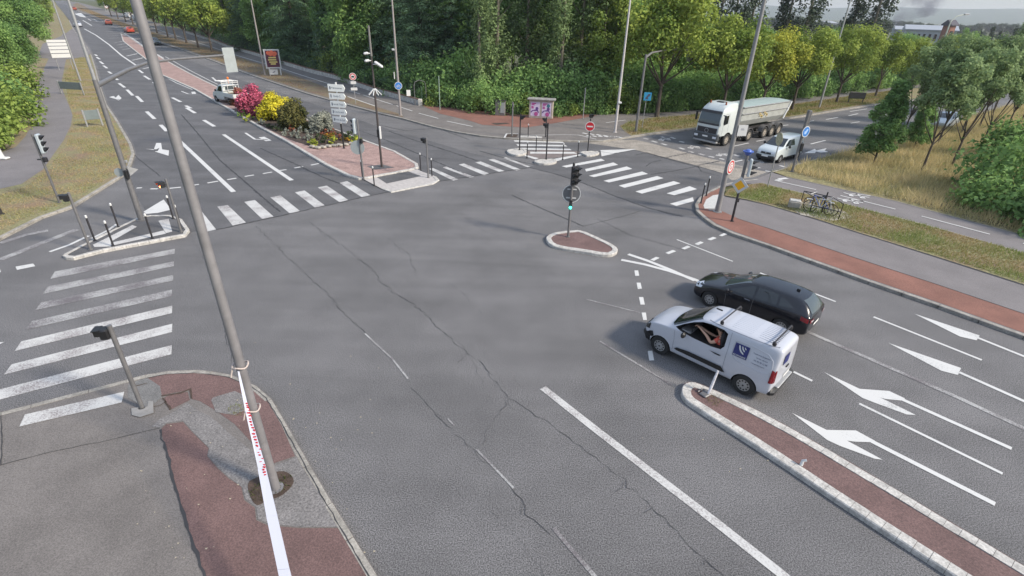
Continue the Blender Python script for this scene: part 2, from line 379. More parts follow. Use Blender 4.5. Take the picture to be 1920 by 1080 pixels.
K_R2 = [(2150, 133), (2000, 170), (1900, 195), (1805, 221), (1743, 238), (1621, 272.7), (1500, 305.9), (1447, 322)]
K_CORNER = [(1418, 335), (1385, 339), (1356, 345), (1329, 358), (1311, 370), (1303, 382), (1305, 395), (1320, 409), (1338, 422), (1373, 437.8), (1440, 460), (1520, 489), (1629, 528), (1760, 573), (1920, 630.5), (2300, 768)]
K_BL = [(-400, 830), (0, 772.6), (59, 757.8), (167, 730), (237, 711.5), (274, 702), (315, 695), (370, 693), (400, 696), (433, 702), (481, 723), (510, 748), (540, 798), (582, 871), (624, 942), (709, 1080), (800, 1230)]
road = [(-700, 1500), (-700, 700), (-500, 560)] + K_LEFT + K_FAR + K_R2 + K_CORNER + [(2300, 1600)]
sheet('road', [road], 0.0, M['asph'])
# darker resurfaced legs
legL = [(405, 431), (550, 399), (693, 367), (823, 340), (993, 313), (940, 300), (880, 286), (800, 262), (700, 234), (620, 205), (560, 185), (480, 160), (400, 130), (330, 103), (280, 86), (240, 72), (215, 52), (160, 34), (133, 24), (126, 10), (107, 6), (116, 20), (130, 38), (139, 52), (152, 68), (166, 84), (176, 103), (184, 128), (192, 160), (204, 195), (222, 221), (239, 249), (251, 270), (256, 290), (250, 312), (234, 331), (300, 440)]
sheet('road_resurfacing', [legL], .004, M['asph2'])
legR = [(993, 314), (1042, 326), (1096, 344), (1154, 368), (1213, 389), (1262, 404), (1330, 404), (1309, 395), (1300, 384), (1308, 370), (1330, 355), (1350, 345), (1354, 325), (1308, 311), (1250, 296), (1190, 281), (1120, 266), (1060, 268)]
sheet('road_resurfacing', [legR], .004, M['asph2'])
legT = [(1240, 252), (1285, 247), (1340, 241), (1480, 225), (1600, 206), (1760, 184), (1900, 165), (2050, 144), (2050, 150), (1900, 188), (1805, 214), (1743, 231), (1621, 267), (1500, 300), (1447, 318), (1400, 310), (1349, 299), (1288, 284), (1215, 262)]
sheet('road_resurfacing', [legT], .004, mat('asphalt_far_leg', (.115, .111, .112), .85, var=.12, scale=.5, fine=.4, fscale=18, wear=.14, wrot=-.66))
sheet('worn_road_band', [[(1150, 263), (1190, 262), (1215, 267), (1288, 286.5), (1349, 301.6), (1438, 322.7), (1414, 332), (1372, 338), (1354, 325), (1308, 311), (1250, 296), (1190, 281), (1100, 268)]], .006, M['worn'])
# subtle wheel-worn and stained areas of the junction
# ---- raised areas
def raised(name, px, m, z=.12): return sheet(name, [px], z, m)
raised('verge', [(-700, 720), (-300, 575), (0, 445)] + [(x-1, y) for x, y in K_LEFT[1:]] + [(88, 2), (60, 2), (-40, 60), (-300, 200), (-900, 420)], M['grassb'])
raised('pavement', [(-300, 560), (-120, 440), (0, 354), (40, 345), (80, 318), (100, 290), (120, 262), (133, 235), (136, 215), (128, 195), (118, 170), (116, 150), (122, 120), (128, 95), (140, 72), (120, 60), (100, 90), (82, 130), (66, 165), (62, 200), (62, 230), (48, 255), (30, 275), (-60, 310), (-300, 420)], M['asph4'], .126)
raised('side_access', [(136, 53), (156, 74), (172, 100), (158, 108), (118, 112), (70, 108), (80, 82), (118, 66)], M['asph4'], .13)
raised('left_soil_bank', [(62, 215), (60, 238), (44, 255), (10, 280), (-60, 302), (-300, 400), (-300, 330), (-40, 250), (20, 220), (50, 205)], M['grassb'], .14)
kerb('kerb', [(-500, 640), (-150, 510)] + K_LEFT[:-3], .18, M['kerb'], side=1)
# far side: verge, cycle path, red area, pavement
raised('far_pavement', K_FAR + [(2150, 120), (1900, 140), (1700, 158), (1500, 183), (1340, 205), (1220, 212), (1090, 216), (1000, 222), (900, 209), (800, 192), (700, 165), (575, 130), (480, 98), (400, 70), (340, 55), (260, 33), (200, 18), (150, 5)], M['asph3'])
verge_far = [(136, 9), (150, 20), (170, 27), (200, 39), (216, 44), (258, 60), (304, 79), (345, 91), (402, 111), (457, 132), (507, 149.5), (577, 172), (627, 186), (657, 194.5), (717, 210.5), (757, 220), (751, 214), (705, 200), (652, 181), (625, 168), (525, 131), (445, 106), (400, 92), (345, 78), (260, 52), (215, 37), (170, 18), (145, 5)]
raised('far_verge', verge_far, mat('verge_brown_earth', (.19, .12, .085), .95, var=.25, scale=.7, col2=(.17, .145, .08), fine=.5, fscale=7, bump=.5), .128)
raised('red_pavement', [(788, 196), (825, 213), (880, 226), (905, 234), (987, 239), (1036, 231.5), (1094, 221), (1120, 216), (1090, 213), (1030, 216), (975, 215), (900, 208), (830, 198)], M['red2'], .13)
raised('far_grass', [(1162, 236), (1172, 247), (1185, 255), (1211, 250), (1240, 246), (1285, 241), (1340, 235), (1480, 219), (1600, 200), (1627, 196), (1700, 187), (1760, 178), (1760, 162), (1690, 167), (1627, 175), (1500, 193), (1335, 212.5), (1220, 221), (1180, 228)], M['grassb'], .13)
raised('bed_edging_path', [(950, 255), (1000, 259), (1100, 262), (1128, 263), (1170, 257), (1158, 247), (1120, 253), (1060, 254), (960, 250.5), (948, 249)], M['asph3'], .13)
kerb('kerb', [(142, 20), (195, 40), (256, 62), (340, 93), (400, 114), (455, 135), (505, 152), (575, 175), (625, 189), (655, 197), (715, 213), (755, 222), (810, 237), (850, 246), (900, 254.4), (947, 258.7), (1017, 262.6), (1085, 264), (1131, 264), (1172, 258), (1211, 252), (1240, 248), (1285, 243), (1340, 237), (1480, 221.5), (1600, 202), (1760, 180), (1900, 161)], .2, M['kerb'], side=1)
# right corner
raised('corner_pavement', K_CORNER + [(2300, 700), (1920, 534.5), (1760, 484), (1600, 434), (1529, 411), (1440, 385), (1400, 375), (1355, 366.7), (1352, 352), (1385, 343), (1440, 347), (1529, 367), (1629, 393), (1755, 426), (1920, 473), (2300, 583), (2300, 550), (1920, 441.6), (1770, 402), (1679, 377), (1591, 358), (1474, 331.5), (1447, 323)], M['asph4'])
raised('red_strip', [(1356, 349), (1332, 360), (1316, 371), (1309, 382), (1311, 394), (1326, 407), (1343, 419), (1377, 434), (1440, 456), (1520, 484), (1629, 522.5), (1760, 567), (1920, 624), (2300, 760), (2300, 716), (1920, 588), (1760, 534), (1600, 482), (1440, 427.5), (1385, 410), (1352, 395), (1330, 395), (1322, 383), (1330, 372), (1352, 362)], M['red2'], .127)
raised('corner_grass', [(1358, 366), (1366, 355), (1400, 346), (1427, 343), (1462, 352), (1529, 367.5), (1629, 394), (1755, 427), (1920, 474.5), (2300, 586), (2300, 650), (1920, 533), (1760, 482), (1600, 432.5), (1529, 409.5), (1440, 383.5), (1400, 374)], M['grassb'], .13)
sheet('tactile_paving', [[(1352, 364), (1337, 366), (1324, 374), (1319, 385), (1321, 391), (1340, 391), (1344, 378), (1357, 369)]], .135, mat('white_tactile_slabs', (.46, .45, .43), .8, var=.1, scale=6))
raised('dry_field', [(1447, 321), (1474, 330.5), (1591, 357), (1679, 376), (1770, 401), (1920, 440), (2300, 548), (2500, 560), (2700, 140), (2150, 134), (2000, 171), (1900, 196), (1805, 222), (1743, 239), (1621, 273.7), (1500, 307)], M['dryg'], .12)
kerb('kerb', K_CORNER, .2, M['kerb'], side=1)
kerb('kerb', [(2000, 170), (1900, 195), (1805, 221), (1743, 238), (1621, 272.7), (1500, 305.9), (1447, 322)], .12, M['kerb'], side=1)
lines('path_edging', [([(1360, 368), (1400, 375), (1440, 384), (1529, 410.5), (1600, 433), (1760, 483), (1920, 534), (2300, 652)], .1)], .136, M['seam'])
lines('path_edging', [([(1427, 342), (1462, 351.5), (1529, 367), (1629, 393.3), (1755, 426.3), (1920, 473.5), (2300, 584)], .09), ([(1474, 331), (1591, 357.5), (1679, 376.5), (1770, 401.5), (1920, 441), (2300, 549)], .09)], .137, M['kerb'])
lines('path_seam', [([(1380, 409), (1440, 427.5), (1600, 482), (1760, 534), (1920, 588), (2300, 716)], .035)], .135, M['seam'])
lines('path_edging', [([(1480, 222.5), (1340, 238.5), (1240, 249.5)], .05)], .137, M['kerb'])
# bottom-left corner pavement
raised('old_pavement', K_BL + [(-700, 1600)], M['asph3'])
raised('red_pavement', [(274, 708), (277, 722), (300, 729), (303, 742), (340, 735), (356, 729), (358, 746), (375, 752), (405, 742), (440, 730), (470, 745), (500, 762), (532, 812), (556, 853), (502, 870), (470, 840), (430, 800), (405, 780), (386, 775), (360, 752), (352, 753), (318, 765), (305, 752), (298, 742), (277, 735), (262, 720), (262, 712), (236, 717), (300, 702), (315, 699), (370, 697), (400, 701), (430, 708), (474, 727), (500, 749), (480, 735), (430, 712), (370, 702), (320, 703)], M['red'], .125) if False else None
redA = [(276, 709), (300, 703), (340, 699), (372, 698), (402, 702), (430, 707), (470, 724), (498, 746), (528, 797), (553, 855), (512, 869), (478, 836), (440, 795), (405, 770), (375, 752), (359, 748), (354, 731), (303, 741), (299, 724), (276, 718)]
raised('red_pavement', redA, M['red'], .126)
raised('red_pavement', [(308, 745), (330, 737), (352, 735), (356, 750), (320, 768)], M['red'], .127)
raised('red_pavement', [(301, 805), (312, 795), (343, 791), (362, 812), (391, 840), (388, 855), (410, 880), (430, 898), (452, 912), (455, 925), (458, 938), (478, 952), (480, 975), (502, 985), (560, 990), (634, 990), (700, 1085), (790, 1240), (480, 1400), (382, 1080), (350, 980), (327, 907)], M['red'], .126)
raised('repair_patch', [(396, 750), (400, 745), (440, 733), (456, 740), (462, 768), (440, 778), (405, 773)], M['asphp'], .132)
raised('repair_patch', [(330, 770), (352, 755), (372, 770), (395, 780), (430, 812), (478, 850), (500, 880), (556, 857), (598, 925), (634, 988), (560, 988), (504, 982), (484, 973), (480, 950), (460, 936), (455, 915), (430, 895), (410, 878), (389, 854), (392, 840), (362, 810), (344, 789), (312, 793), (301, 802), (285, 800), (300, 785)], M['asphp'], .131)
raised('repair_patch', [(262, 712), (276, 708), (300, 724), (304, 745), (285, 760), (270, 765), (240, 745), (240, 722)], mat('asphalt_slab', (.15, .145, .14), .9, var=.15, scale=3, fine=.4, fscale=30), .13)
sheet('signal_footing', [[(246, 765), (247, 778), (262, 782), (288, 774), (287, 752), (278, 752), (276, 762)]], .15, mat('footing_concrete', (.24, .23, .22), .9, var=.15, scale=4))
raised('tree_pit_soil', smoothpx([(462, 905), (480, 895), (500, 890), (520, 883), (540, 884), (553, 900), (545, 915), (525, 932), (500, 938), (482, 950), (470, 935)]), M['soil'], .139)
lines('pavement_joint', [([(301, 805), (314, 856), (327, 907), (350, 985), (385, 1085), (430, 1230)], .05)], .133, M['seam'], jit=.012)
lines('pavement_joint', [([(-60, 893), (0, 872), (100, 846), (200, 826), (300, 802)], .018), ([(2, 775), (4, 830), (2, 872)], .02)], .131, M['seam'], jit=.006)
lines('pavement_crack', [([(302, 742), (340, 736), (357, 729), (359, 747)], .07), ([(305, 746), (320, 768)], .05), ([(274, 765), (300, 760), (312, 752)], .03), ([(246, 725), (262, 722), (276, 718)], .03)], .136, M['soil'], jit=.01)
lines('pavement_joint', [([(274, 709), (315, 701), (372, 699), (430, 707.5), (472, 725), (499, 746), (530, 797), (572, 872), (612, 945), (694, 1084)], .022)], .134, M['seam'], jit=.006)
kerb('kerb', [(-700, 905)] + K_BL, .17, M['kerb'], side=-1)
wlines('crossing_plate', [(P(42, 789, .12), P(231, 745, .12))], .48, .134, M['paintm'])
# ---- islands
def island(px, core, kw, km, seg=.5, z=.13, sm=1, top=None):
    p = smoothpx(px, sm) if sm else px
    a = sum(P(*p[i]).x*P(*p[(i+1) % len(p)]).y-P(*p[(i+1) % len(p)]).x*P(*p[i]).y for i in range(len(p)))
    sheet('traffic_island', [p], z-.012, core)
    kerb('island_kerb', p, kw, km, z=z, closed=True, side=1 if a > 0 else -1, seg=seg)
I2 = [(1023, 448), (1026, 441), (1041, 435), (1069, 432), (1086, 431), (1100, 435), (1146, 456), (1159, 465), (1157, 473), (1144, 478), (1125, 476.6), (1086, 470), (1053, 465), (1032, 459)]
island(I2, M['red'], .24, M['kerbw'], .25)
I1 = [(1277, 731), (1282, 719), (1298, 714.5), (1326, 724), (1440, 778), (1584, 860), (1920, 1060), (2300, 1290), (2350, 1430), (2000, 1215), (1787, 1077), (1608, 962), (1440, 849), (1298, 759), (1280, 744)]
island(I1, M['red'], .26, M['kerbw'], .28, sm=1)
I4 = [(226, 63), (230, 77), (255, 97), (278, 115), (302, 140), (330, 152), (362, 166), (425, 202), (480, 234), (537, 265), (609, 308), (652, 329), (672, 334), (690, 333), (770, 318), (785, 313), (783, 306), (742, 283), (689, 264), (600, 231), (500, 197), (412, 164), (360, 139), (307, 110), (270, 88), (243, 69)]
island(I4, M['brickp'], .22, M['kerbw'], .5, sm=0)
I4b = [(680, 335), (692, 332), (740, 322), (780, 316), (792, 322), (818, 331), (824, 337), (812, 344), (733, 360), (716, 354)]
sheet('traffic_island', [I4b], .05, mat('pale_concrete_slab', (.40, .37, .35), .9, var=.12, scale=5))
kerb('island_kerb', [(716, 353), (733, 360), (812, 344.5), (824, 337.5), (818, 331)], .2, M['kerbw'], z=.06, side=1, seg=.3)
sheet('traffic_island', [[(705, 331), (764, 321), (790, 330), (725, 344)]], .056, M['asph2'])
I5 = [(117, 479), (120, 476), (154, 458), (217, 427), (262, 406), (284, 403), (320, 403), (342, 411), (355, 430), (347, 440), (320, 445), (192, 469), (137, 483), (123, 482)]
island(I5, M['asph2'], .16, M['kerbw'], .4, sm=0)
for nose in ([(949, 283), (955, 279), (982, 277.5), (990, 284), (985, 288), (968, 291), (957, 289)], [(1000, 302), (1009, 298.5), (1040, 297), (1045, 301), (1040, 305), (1024, 307), (1006, 305)], [(1084, 284), (1118, 282.3), (1125, 286), (1120, 289), (1102, 292.3), (1095, 289)]):
    island(nose, M['kerbw'], .22, M['kerbw'], .3)
sheet('refuge_surface', [[(985, 288), (1000, 300), (1009, 298), (1040, 296), (1096, 288), (1084, 283.5), (1040, 279), (988, 283)]], .008, mat('refuge_pinkish_asphalt', (.17, .14, .13), .9, var=.12, scale=2))
# ---- markings
Z1 = .011
def stripes(qs, m, name='crosswalk_stripes', z=Z1): sheet(name, qs, z, m)
stripes([[(94, 523), (101, 511), (327, 466), (327, 477)]][:0] or [[(94, 523), (103, 509), (327.5, 466.5), (327.5, 475.5)], [(80, 551), (90, 537), (326.5, 490), (326, 499)], [(66, 581.5), (77, 567), (325, 515.5), (324.5, 526)]], M['paintw'])
stripes([[(48, 618), (60, 602), (322.5, 543), (322.5, 555)]], M['paintw'])
stripes([[(27.5, 658), (40, 640), (323, 573), (322.5, 587)], [(7, 702.5), (22, 683), (323, 607), (322.5, 622.5)], [(-30, 757), (-8, 732), (322, 647), (321.5, 664)]], M['paintm'])
L = [[(407.5, 387.5), (427, 384.5), (461, 417), (436.5, 423)], [(458, 378.5), (478, 375), (513, 406), (491.5, 410.5)], [(507, 370), (526, 366.5), (563, 396), (543, 399.7)], [(553, 360.5), (571, 357), (609, 385), (591, 389.5)], [(595.7, 351.3), (613, 348), (653, 375), (636.6, 379)], [(636.5, 342.8), (651, 339.5), (694.5, 366), (679, 370)], [(373, 396), (378, 396), (405, 430), (389, 434)]]
stripes(L, M['paintm'])
L = [[(804, 316.5), (812, 315), (859, 336), (850, 338.8)], [(830, 314), (838, 311.5), (889, 331.5), (881, 333)], [(860, 308.5), (870, 306.5), (918, 325.5), (908, 328.5)], [(891, 304.5), (901, 302.5), (947, 321), (938, 323)], [(916, 299.5), (925, 297.5), (976, 317.5), (968, 319.5)], [(943, 296), (948, 294.5), (994, 312.5), (989, 313.5)]]
stripes(L, M['paintm'])
stripes([[(1053, 311.5), (1062, 314), (1134, 301), (1127, 297.5)], [(1097, 317), (1099, 321.5), (1159, 309), (1150, 304.5)], [(1104, 329.5), (1113.5, 332), (1185.5, 316.5), (1175, 312)], [(1131.5, 339), (1142, 342), (1215, 326), (1204, 321.5)], [(1160, 348), (1171, 352), (1244, 334), (1232, 330)], [(1191.5, 359), (1203.5, 363), (1276, 343.5), (1263, 339.5)], [(1250, 362.5), (1264, 366), (1307, 354.5), (1293, 349)], [(1256, 382), (1268, 386), (1301, 377), (1299, 370)]], M['paintn'])
stripes([[(963, 263), (1055, 265.5), (1057, 268), (965, 265.5)], [(968, 270.5), (1060, 272), (1064, 274.5), (971, 273.5)], [(975, 277.5), (1068, 279), (1072, 281.5), (990, 280.5)], [(994, 284.5), (1076, 285), (1082, 288), (994, 288)], [(1040, 297.5), (1094, 288), (1092, 290.5), (1044, 302)], [(1126, 281.5), (1194, 279.3), (1128, 293)], [(984, 290), (1010, 296.5), (1004, 299), (983, 292)]], M['paintn'], 'island_markings')
stripes([[(1259-10, 474), (1259, 476), (1268, 471.5), (1258, 470)]][:0] or [[(1247.5, 474), (1254, 476.5), (1268, 471), (1261.5, 468.5)], [(1277.5, 465.5), (1283.5, 467.8), (1295.5, 463), (1289, 460.5)], [(1302, 457.2), (1309, 459.5), (1319.5, 454.8), (1313, 452.6)], [(1326, 448.5), (1333, 450.5), (1344, 446.3), (1337, 444)], [(1348, 441.5), (1354, 443), (1364, 438.8), (1357, 437)], [(1219, 487), (1226, 489), (1237, 483.5), (1230, 481.5)]], M['paintn'], 'stop_line')
stripes([[(1189.5, 507), (1196.5, 507), (1198.5, 517), (1191, 517)], [(1193.5, 530), (1201, 530), (1203.5, 541), (1196, 542)], [(1198, 557), (1206, 557), (1209, 571), (1201, 571)], [(1203, 586), (1211, 586), (1213, 600), (1206, 600)], [(1214.5, 658), (1223, 657.5), (1226.5, 675.5), (1217.5, 676)]], M['paintn'], 'give_way_dashes')
lines('lane_line', [([(1165, 487), (1210, 496), (1255, 508), (1303, 524), (1330, 536)], .2), ], Z1, M['paintn']); lines('lane_line', [([(1178, 476.5), (1215, 489), (1255, 505), (1303, 526)], .2)], .0119, M['paintn'])
lines('thick_lane_line', [([(1018, 727), (1115.6, 804), (1251.7, 909), (1350, 985), (1470, 1080), (1600, 1190)], .22)], Z1, M['paintm'])
lines('lane_line', [([(1269, 449), (1374, 490)], .08), ([(1425, 511.5), (1567, 565.5)], .1), ([(1638, 594), (1841, 675)], .11), ([(1611, 756.5), (1880, 888)], .1), ([(1488, 697), (1523, 714)], .1)], Z1, M['paintn'])
lines('faded_lane_line', [([(1500, 616), (1527, 627.4), (1676, 692.4), (1800, 747), (1920, 803), (2100, 890)], .17), ([(1100, 561), (1200, 586)], .06), ([(1125, 640), (1205, 688), (1260, 722)], .07)], Z1, M['paintw'])
lines('faded_lane_line', [([(684, 625), (702, 642), (735, 672), (765, 710)], .055), ([(839, 784.4), (852, 798)], .04), ([(893, 842), (925, 875), (963, 915)], .055), ([(1038, 990), (1070, 1028), (1115, 1080), (1150, 1120)], .09)], Z1, M['paintw'])
# lane arrows on the approach
def arrow(pl, name='lane_arrow'): sheet(name, pl, Z1, M['paintn'])
arrow([[(1714, 588), (1837, 629), (1831, 638), (1800, 631)]]); lines('lane_arrow', [([(1833, 633), (1920, 668), (2050, 722)], .13)], .0119, M['paintn'])
arrow([[(1666, 643), (1802, 690), (1796, 703), (1765, 695)]]); lines('lane_arrow', [([(1799, 698), (1920, 752), (2050, 812)], .14)], .0119, M['paintn'])
arrow([[(1545, 697.5), (1612, 729), (1667, 733), (1697, 747), (1690, 751), (1660, 748), (1650, 745), (1717, 778), (1700, 777), (1640, 755), (1617, 746)]]); lines('lane_arrow', [([(1690, 748), (1897, 841)], .14)], .0119, M['paintn'])
arrow([[(1485, 774), (1550, 806), (1605, 807), (1640, 826), (1633, 829), (1602, 828), (1588, 826), (1655, 862), (1640, 860), (1575, 836), (1551, 825)]]); lines('lane_arrow', [([(1634, 827), (1866, 945)], .15)], .0119, M['paintn'])
# upper-left leg
lines('lane_line', [([(419, 252), (547, 338)], .26), ([(338, 265), (438, 359.6)], .26)], Z1, M['paintn'])
lines('lane_line', [([(302, 140), (330, 155), (361, 168)], .14)], Z1, M['paintn'])
for a, b in (((256, 352.5), (266, 352)), ((282, 354), (296, 354)), ((313, 353.5), (339, 351)), ((360, 347.5), (373, 345.5)), ((389, 343), (409, 339.5)), ((426, 336.8), (443, 334)), ((459, 330.8), (476, 328)), ((493, 325.5), (510, 322.5)), ((524, 319.7), (537, 318)), ((552, 315), (568, 312)), ((583, 309.5), (598, 306.5))):
    lines('stop_line', [([a, b], .18)], Z1, M['paintn'])
for a, b in (((348, 198), (358, 203)), ((323, 183), (339, 191)), ((349.5, 202), (366, 212)), ((382, 225), (402, 237)), ((303, 167), (312, 172)), ((270, 142), (281, 149)), ((260, 131), (268, 137)), ((287, 154), (293, 158)), ((256, 180), (267, 191)), ((275, 209), (290, 223)), ((301, 234), (313, 246)), ((238, 168), (249, 179)), ((223, 156), (234, 164)), ((214, 145), (221, 150)), ((203, 134), (209, 138)), ((194, 123), (201, 128)), ((187, 115), (194, 120)), ((181, 107), (187, 111)), ((178, 102), (182, 105))):
    lines('lane_dashes', [([a, b], .3)], Z1, M['paintn'])
lines('lane_line', [([(158, 54), (180, 66), (205, 84), (228, 104), (256, 123)], .28), ([(133, 55), (142, 64), (155, 73)], .28), ([(233, 63), (246, 70), (270, 87), (306, 109)], .25), ([(155, 38), (172, 48)], .3)], Z1, M['paintn'])
for k in range(4):
    y = 100+k*8; x = 238+k*10
    lines('hatching', [([(x, y+5), (x+26, y-1)], .4)], Z1, M['paintm'])
for k in range(4):
    lines('hatching', [([(214+k*5, 80+k*4.5), (236+k*5, 76+k*4.5)], .35), ([(196+k*3, 60+k*4), (224+k*3, 58+k*4)], .35)], Z1, M['paintw'])
for k, x in enumerate((165, 176, 187)): lines('lane_dashes', [([(x, 35.5+k*.6), (x+6, 39+k*.6)], .35)], Z1, M['paintm'])
arrow([[(140, 26), (152, 24), (162, 33), (150, 31)], [(273, 279), (288, 281), (293, 268), (302, 268), (304, 280), (317, 282), (316, 292), (290, 284), (296, 283), (299, 277), (293, 280)], [(204, 182), (213, 180), (217, 183), (222, 178), (228, 184), (222, 189), (226, 186), (218, 186)]])
lines('lane_arrow', [([(340, 171), (353, 176), (363, 176)], .16), ([(362, 172), (364, 176)], .4), ([(460, 249), (478, 261), (502, 262)], .18), ([(490, 257), (504, 264)], .45), ([(398, 145), (407, 153), (410, 150)], .25)], .0119, M['paintn'])
lines('median_edge_line', [([(310, 106), (360, 134), (408, 158)], .12)], Z1, M['paintn'])
# left arm crossing
lines('lane_line', [([(0, 487), (80, 455), (144, 430)], .35)], Z1, M['paintw']); lines('lane_line', [([(0, 456), (50, 440), (90, 432)], .3)], Z1, M['paintw'])
stripes([[(29, 500), (32, 506), (66, 499), (62, 494)], [(-25, 510), (-20, 514), (2, 510), (0, 505)], [(-60, 650), (-58, 646), (8, 641), (0, 645)]], M['paintn'], 'give_way_dashes')
lines('island_markings', [([(93, 472), (130, 459), (166, 442)], .16)], Z1, M['paintn'])
sheet('island_markings', [[(269, 397), (290, 384), (307, 374), (321, 393), (296, 399), (274, 401)]], Z1, M['paintn'])
sheet('island_markings', [[(174, 459), (216, 438), (248, 422), (257, 425), (208, 453), (208, 462), (177, 463)], [(213, 454), (307, 432), (311, 438), (212, 460)], [(297, 414), (316, 410), (323, 434), (311, 437)]], .127, M['paintm'])
lines('island_markings', [([(172, 447), (202, 432), (219, 420)], .14), ([(180, 449), (210, 434)], .1)], .127, M['paintn'])
# right arm behind the worn band
for a, b in (((1207, 259), (1215, 261)), ((1222, 264), (1232, 267)), ((1240, 269), (1250, 272)), ((1274, 277), (1283, 280)), ((1291, 283), (1300, 286)), ((1311, 288), (1321, 291)), ((1329, 293), (1339, 295)), ((1349, 297), (1358, 299)), ((1257, 257), (1266, 260)), ((1274, 265), (1283, 267)), ((1324, 277), (1334, 280)), ((1376, 290), (1386, 293)), ((1240, 256), (1246, 258)), ((1416, 312), (1424, 315)), ((1435, 320), (1445, 322)), ((1462, 310), (1471, 313))):
    lines('bus_lane_dashes', [([a, b], .28)], Z1, M['paintm'])
lines('lane_line', [([(1376, 274), (1404, 268)], .14), ([(1418, 265), (1434, 262)], .14), ([(1378, 303), (1392, 300)], .14), ([(1520, 270), (1548, 263)], .15), ([(1549, 224), (1571, 220)], .16), ([(1591, 217), (1609, 213)], .16), ([(1594, 209), (1626, 204)], .15), ([(1595, 231), (1612, 228)], .14), ([(1510, 229), (1526, 226)], .14), ([(1465, 236), (1478, 234)], .14)], Z1, M['paintn'])
arrow([[(1508, 287), (1528, 279), (1530, 282), (1550, 278), (1546, 282), (1553, 285), (1538, 286), (1530, 284), (1528, 287)]])
for cx, cy in ((1246, 261), (1301, 276), (1354, 290), (1420, 303)):   # bicycle symbols
    lines('bicycle_marking', [([(cx-10, cy), (cx-4, cy-3), (cx+4, cy+1), (cx+10, cy)], .16), ([(cx-4, cy+3), (cx+2, cy-2)], .14), ([(cx-6, cy-1), (cx-9, cy+2)], .3), ([(cx+6, cy-2), (cx+9, cy+2)], .3)], Z1, M['paintm'])
# cycle paths
lines('cycle_path_line', [([(1452, 338), (1530, 355.5)], .12), ([(1576, 366.5), (1679, 392)], .12), ([(1728, 405), (1856, 439)], .12), ([(1918, 456), (2100, 505)], .12)], .139, M['paintn'])
lines('cycle_path_line', [([(1460, 335.5), (1476, 334)], .3), ([(1456, 338), (1466, 337)], .3)], .139, M['paintn'])
for cx, cy in ((1604, 365), (1592, 375)):
    lines('bicycle_marking', [([(cx-22, cy-4), (cx-8, cy), (cx+26, cy+5)], .12), ([(cx-10, cy-1), (cx+2, cy-2), (cx+14, cy+5)], .12), ([(cx, cy-2), (cx+28, cy+2)], .12), ([(cx-12, cy+1), (cx-4, cy+2)], .3), ([(cx+8, cy+5), (cx+18, cy+6)], .3)], .139, M['paintn'])
lines('cycle_path_line', [([(400, 89), (445, 104), (525, 127.5), (620, 158)], .18), ([(652, 181), (704, 199)], .16), ([(655, 170), (675, 176)], .14), ([(681, 178), (736, 196)], .14), ([(743, 198), (773, 208)], .14), ([(785, 212), (822, 222)], .14), ([(838, 227), (886, 237)], .14), ([(220, 30), (345, 72), (400, 89)], .2), ([(608, 163), (622, 163)], .3)], .136, M['paintn'])
lines('cycle_path_line', [([(1136, 230), (1173, 225)], .14), ([(1180, 228), (1226, 223)], .1), ([(988, 253.5), (1060, 252.5), (1085, 253), (1118, 261)], .1), ([(946, 258), (950, 250.5), (972, 250.5)], .16)], .136, M['paintn'])
for k in range(6):
    lines('crossing_dashes', [([(1092+k*13, 249+k*1.5), (1101+k*13, 251+k*1.5)], .25), ([(1100+k*11, 254+k*.4), (1107+k*11, 256+k*.2)], .25)], .139, M['paintn'])
sheet('bed_soil', [[(951, 251.5), (971, 252), (969, 257), (948, 257)]], .136, M['soil']); sheet('tactile_paving', [[(976, 254), (1017, 256), (1016, 259), (974, 257.5)]], .136, M['kerbw'])
sheet('manhole_cover', [[(921, 231), (950, 230), (957, 231.5), (930, 234)]], .137, M['brown'])
sheet('manhole_cover', [[(688, 312), (716, 308), (740, 314), (702, 318)]], .127, M['asph2'])
# ---- cracks and tar seams
cr = [([(480, 423), (543, 486), (610, 545), (639, 582), (684, 624)], .035), ([(769, 727), (800, 757), (832, 791), (892, 848), (925, 882)], .025), ([(959, 915), (1001, 974), (1032, 1002)], .03),
 ([(580, 415), (612, 440), (647, 464), (695, 501), (713, 527), (747, 553), (787, 578), (824, 616), (861, 649), (898, 675), (936, 723), (954, 748), (985, 765), (1018, 785), (1077, 831), (1139, 874), (1201, 932), (1248, 971), (1291, 1022), (1349, 1072), (1400, 1120)], .04),
 ([(953, 739), (950, 760), (927, 784), (909, 816), (893, 846)], .025), ([(710, 434), (769, 478), (774, 500), (782, 523)], .025), ([(840, 528), (872, 553), (905, 590)], .018), ([(872, 553), (900, 535), (940, 520), (1000, 512)], .015), ([(862, 400), (905, 430), (960, 455)], .018),
 ([(420, 620), (432, 655), (438, 690)], .03), ([(340, 400), (380, 480), (420, 600)], .015), ([(860, 640), (895, 690), (905, 720)], .018), ([(1020, 1080), (1000, 1050), (970, 1010), (920, 960)], .015),
 ([(650, 378), (700, 362)], .03)]
for px_, w_ in list(cr):
    for (xa, ya), (xb, yb) in zip(px_, px_[1:]):
        if random.random() < .45: cr.append(([((xa+xb)/2, (ya+yb)/2), ((xa+xb)/2+random.uniform(-26, 26), (ya+yb)/2+random.uniform(4, 22))], w_*.6))
lines('road_cracks', [(a, b*.32) for a, b in cr], .0125, M['crack'], jit=.045)
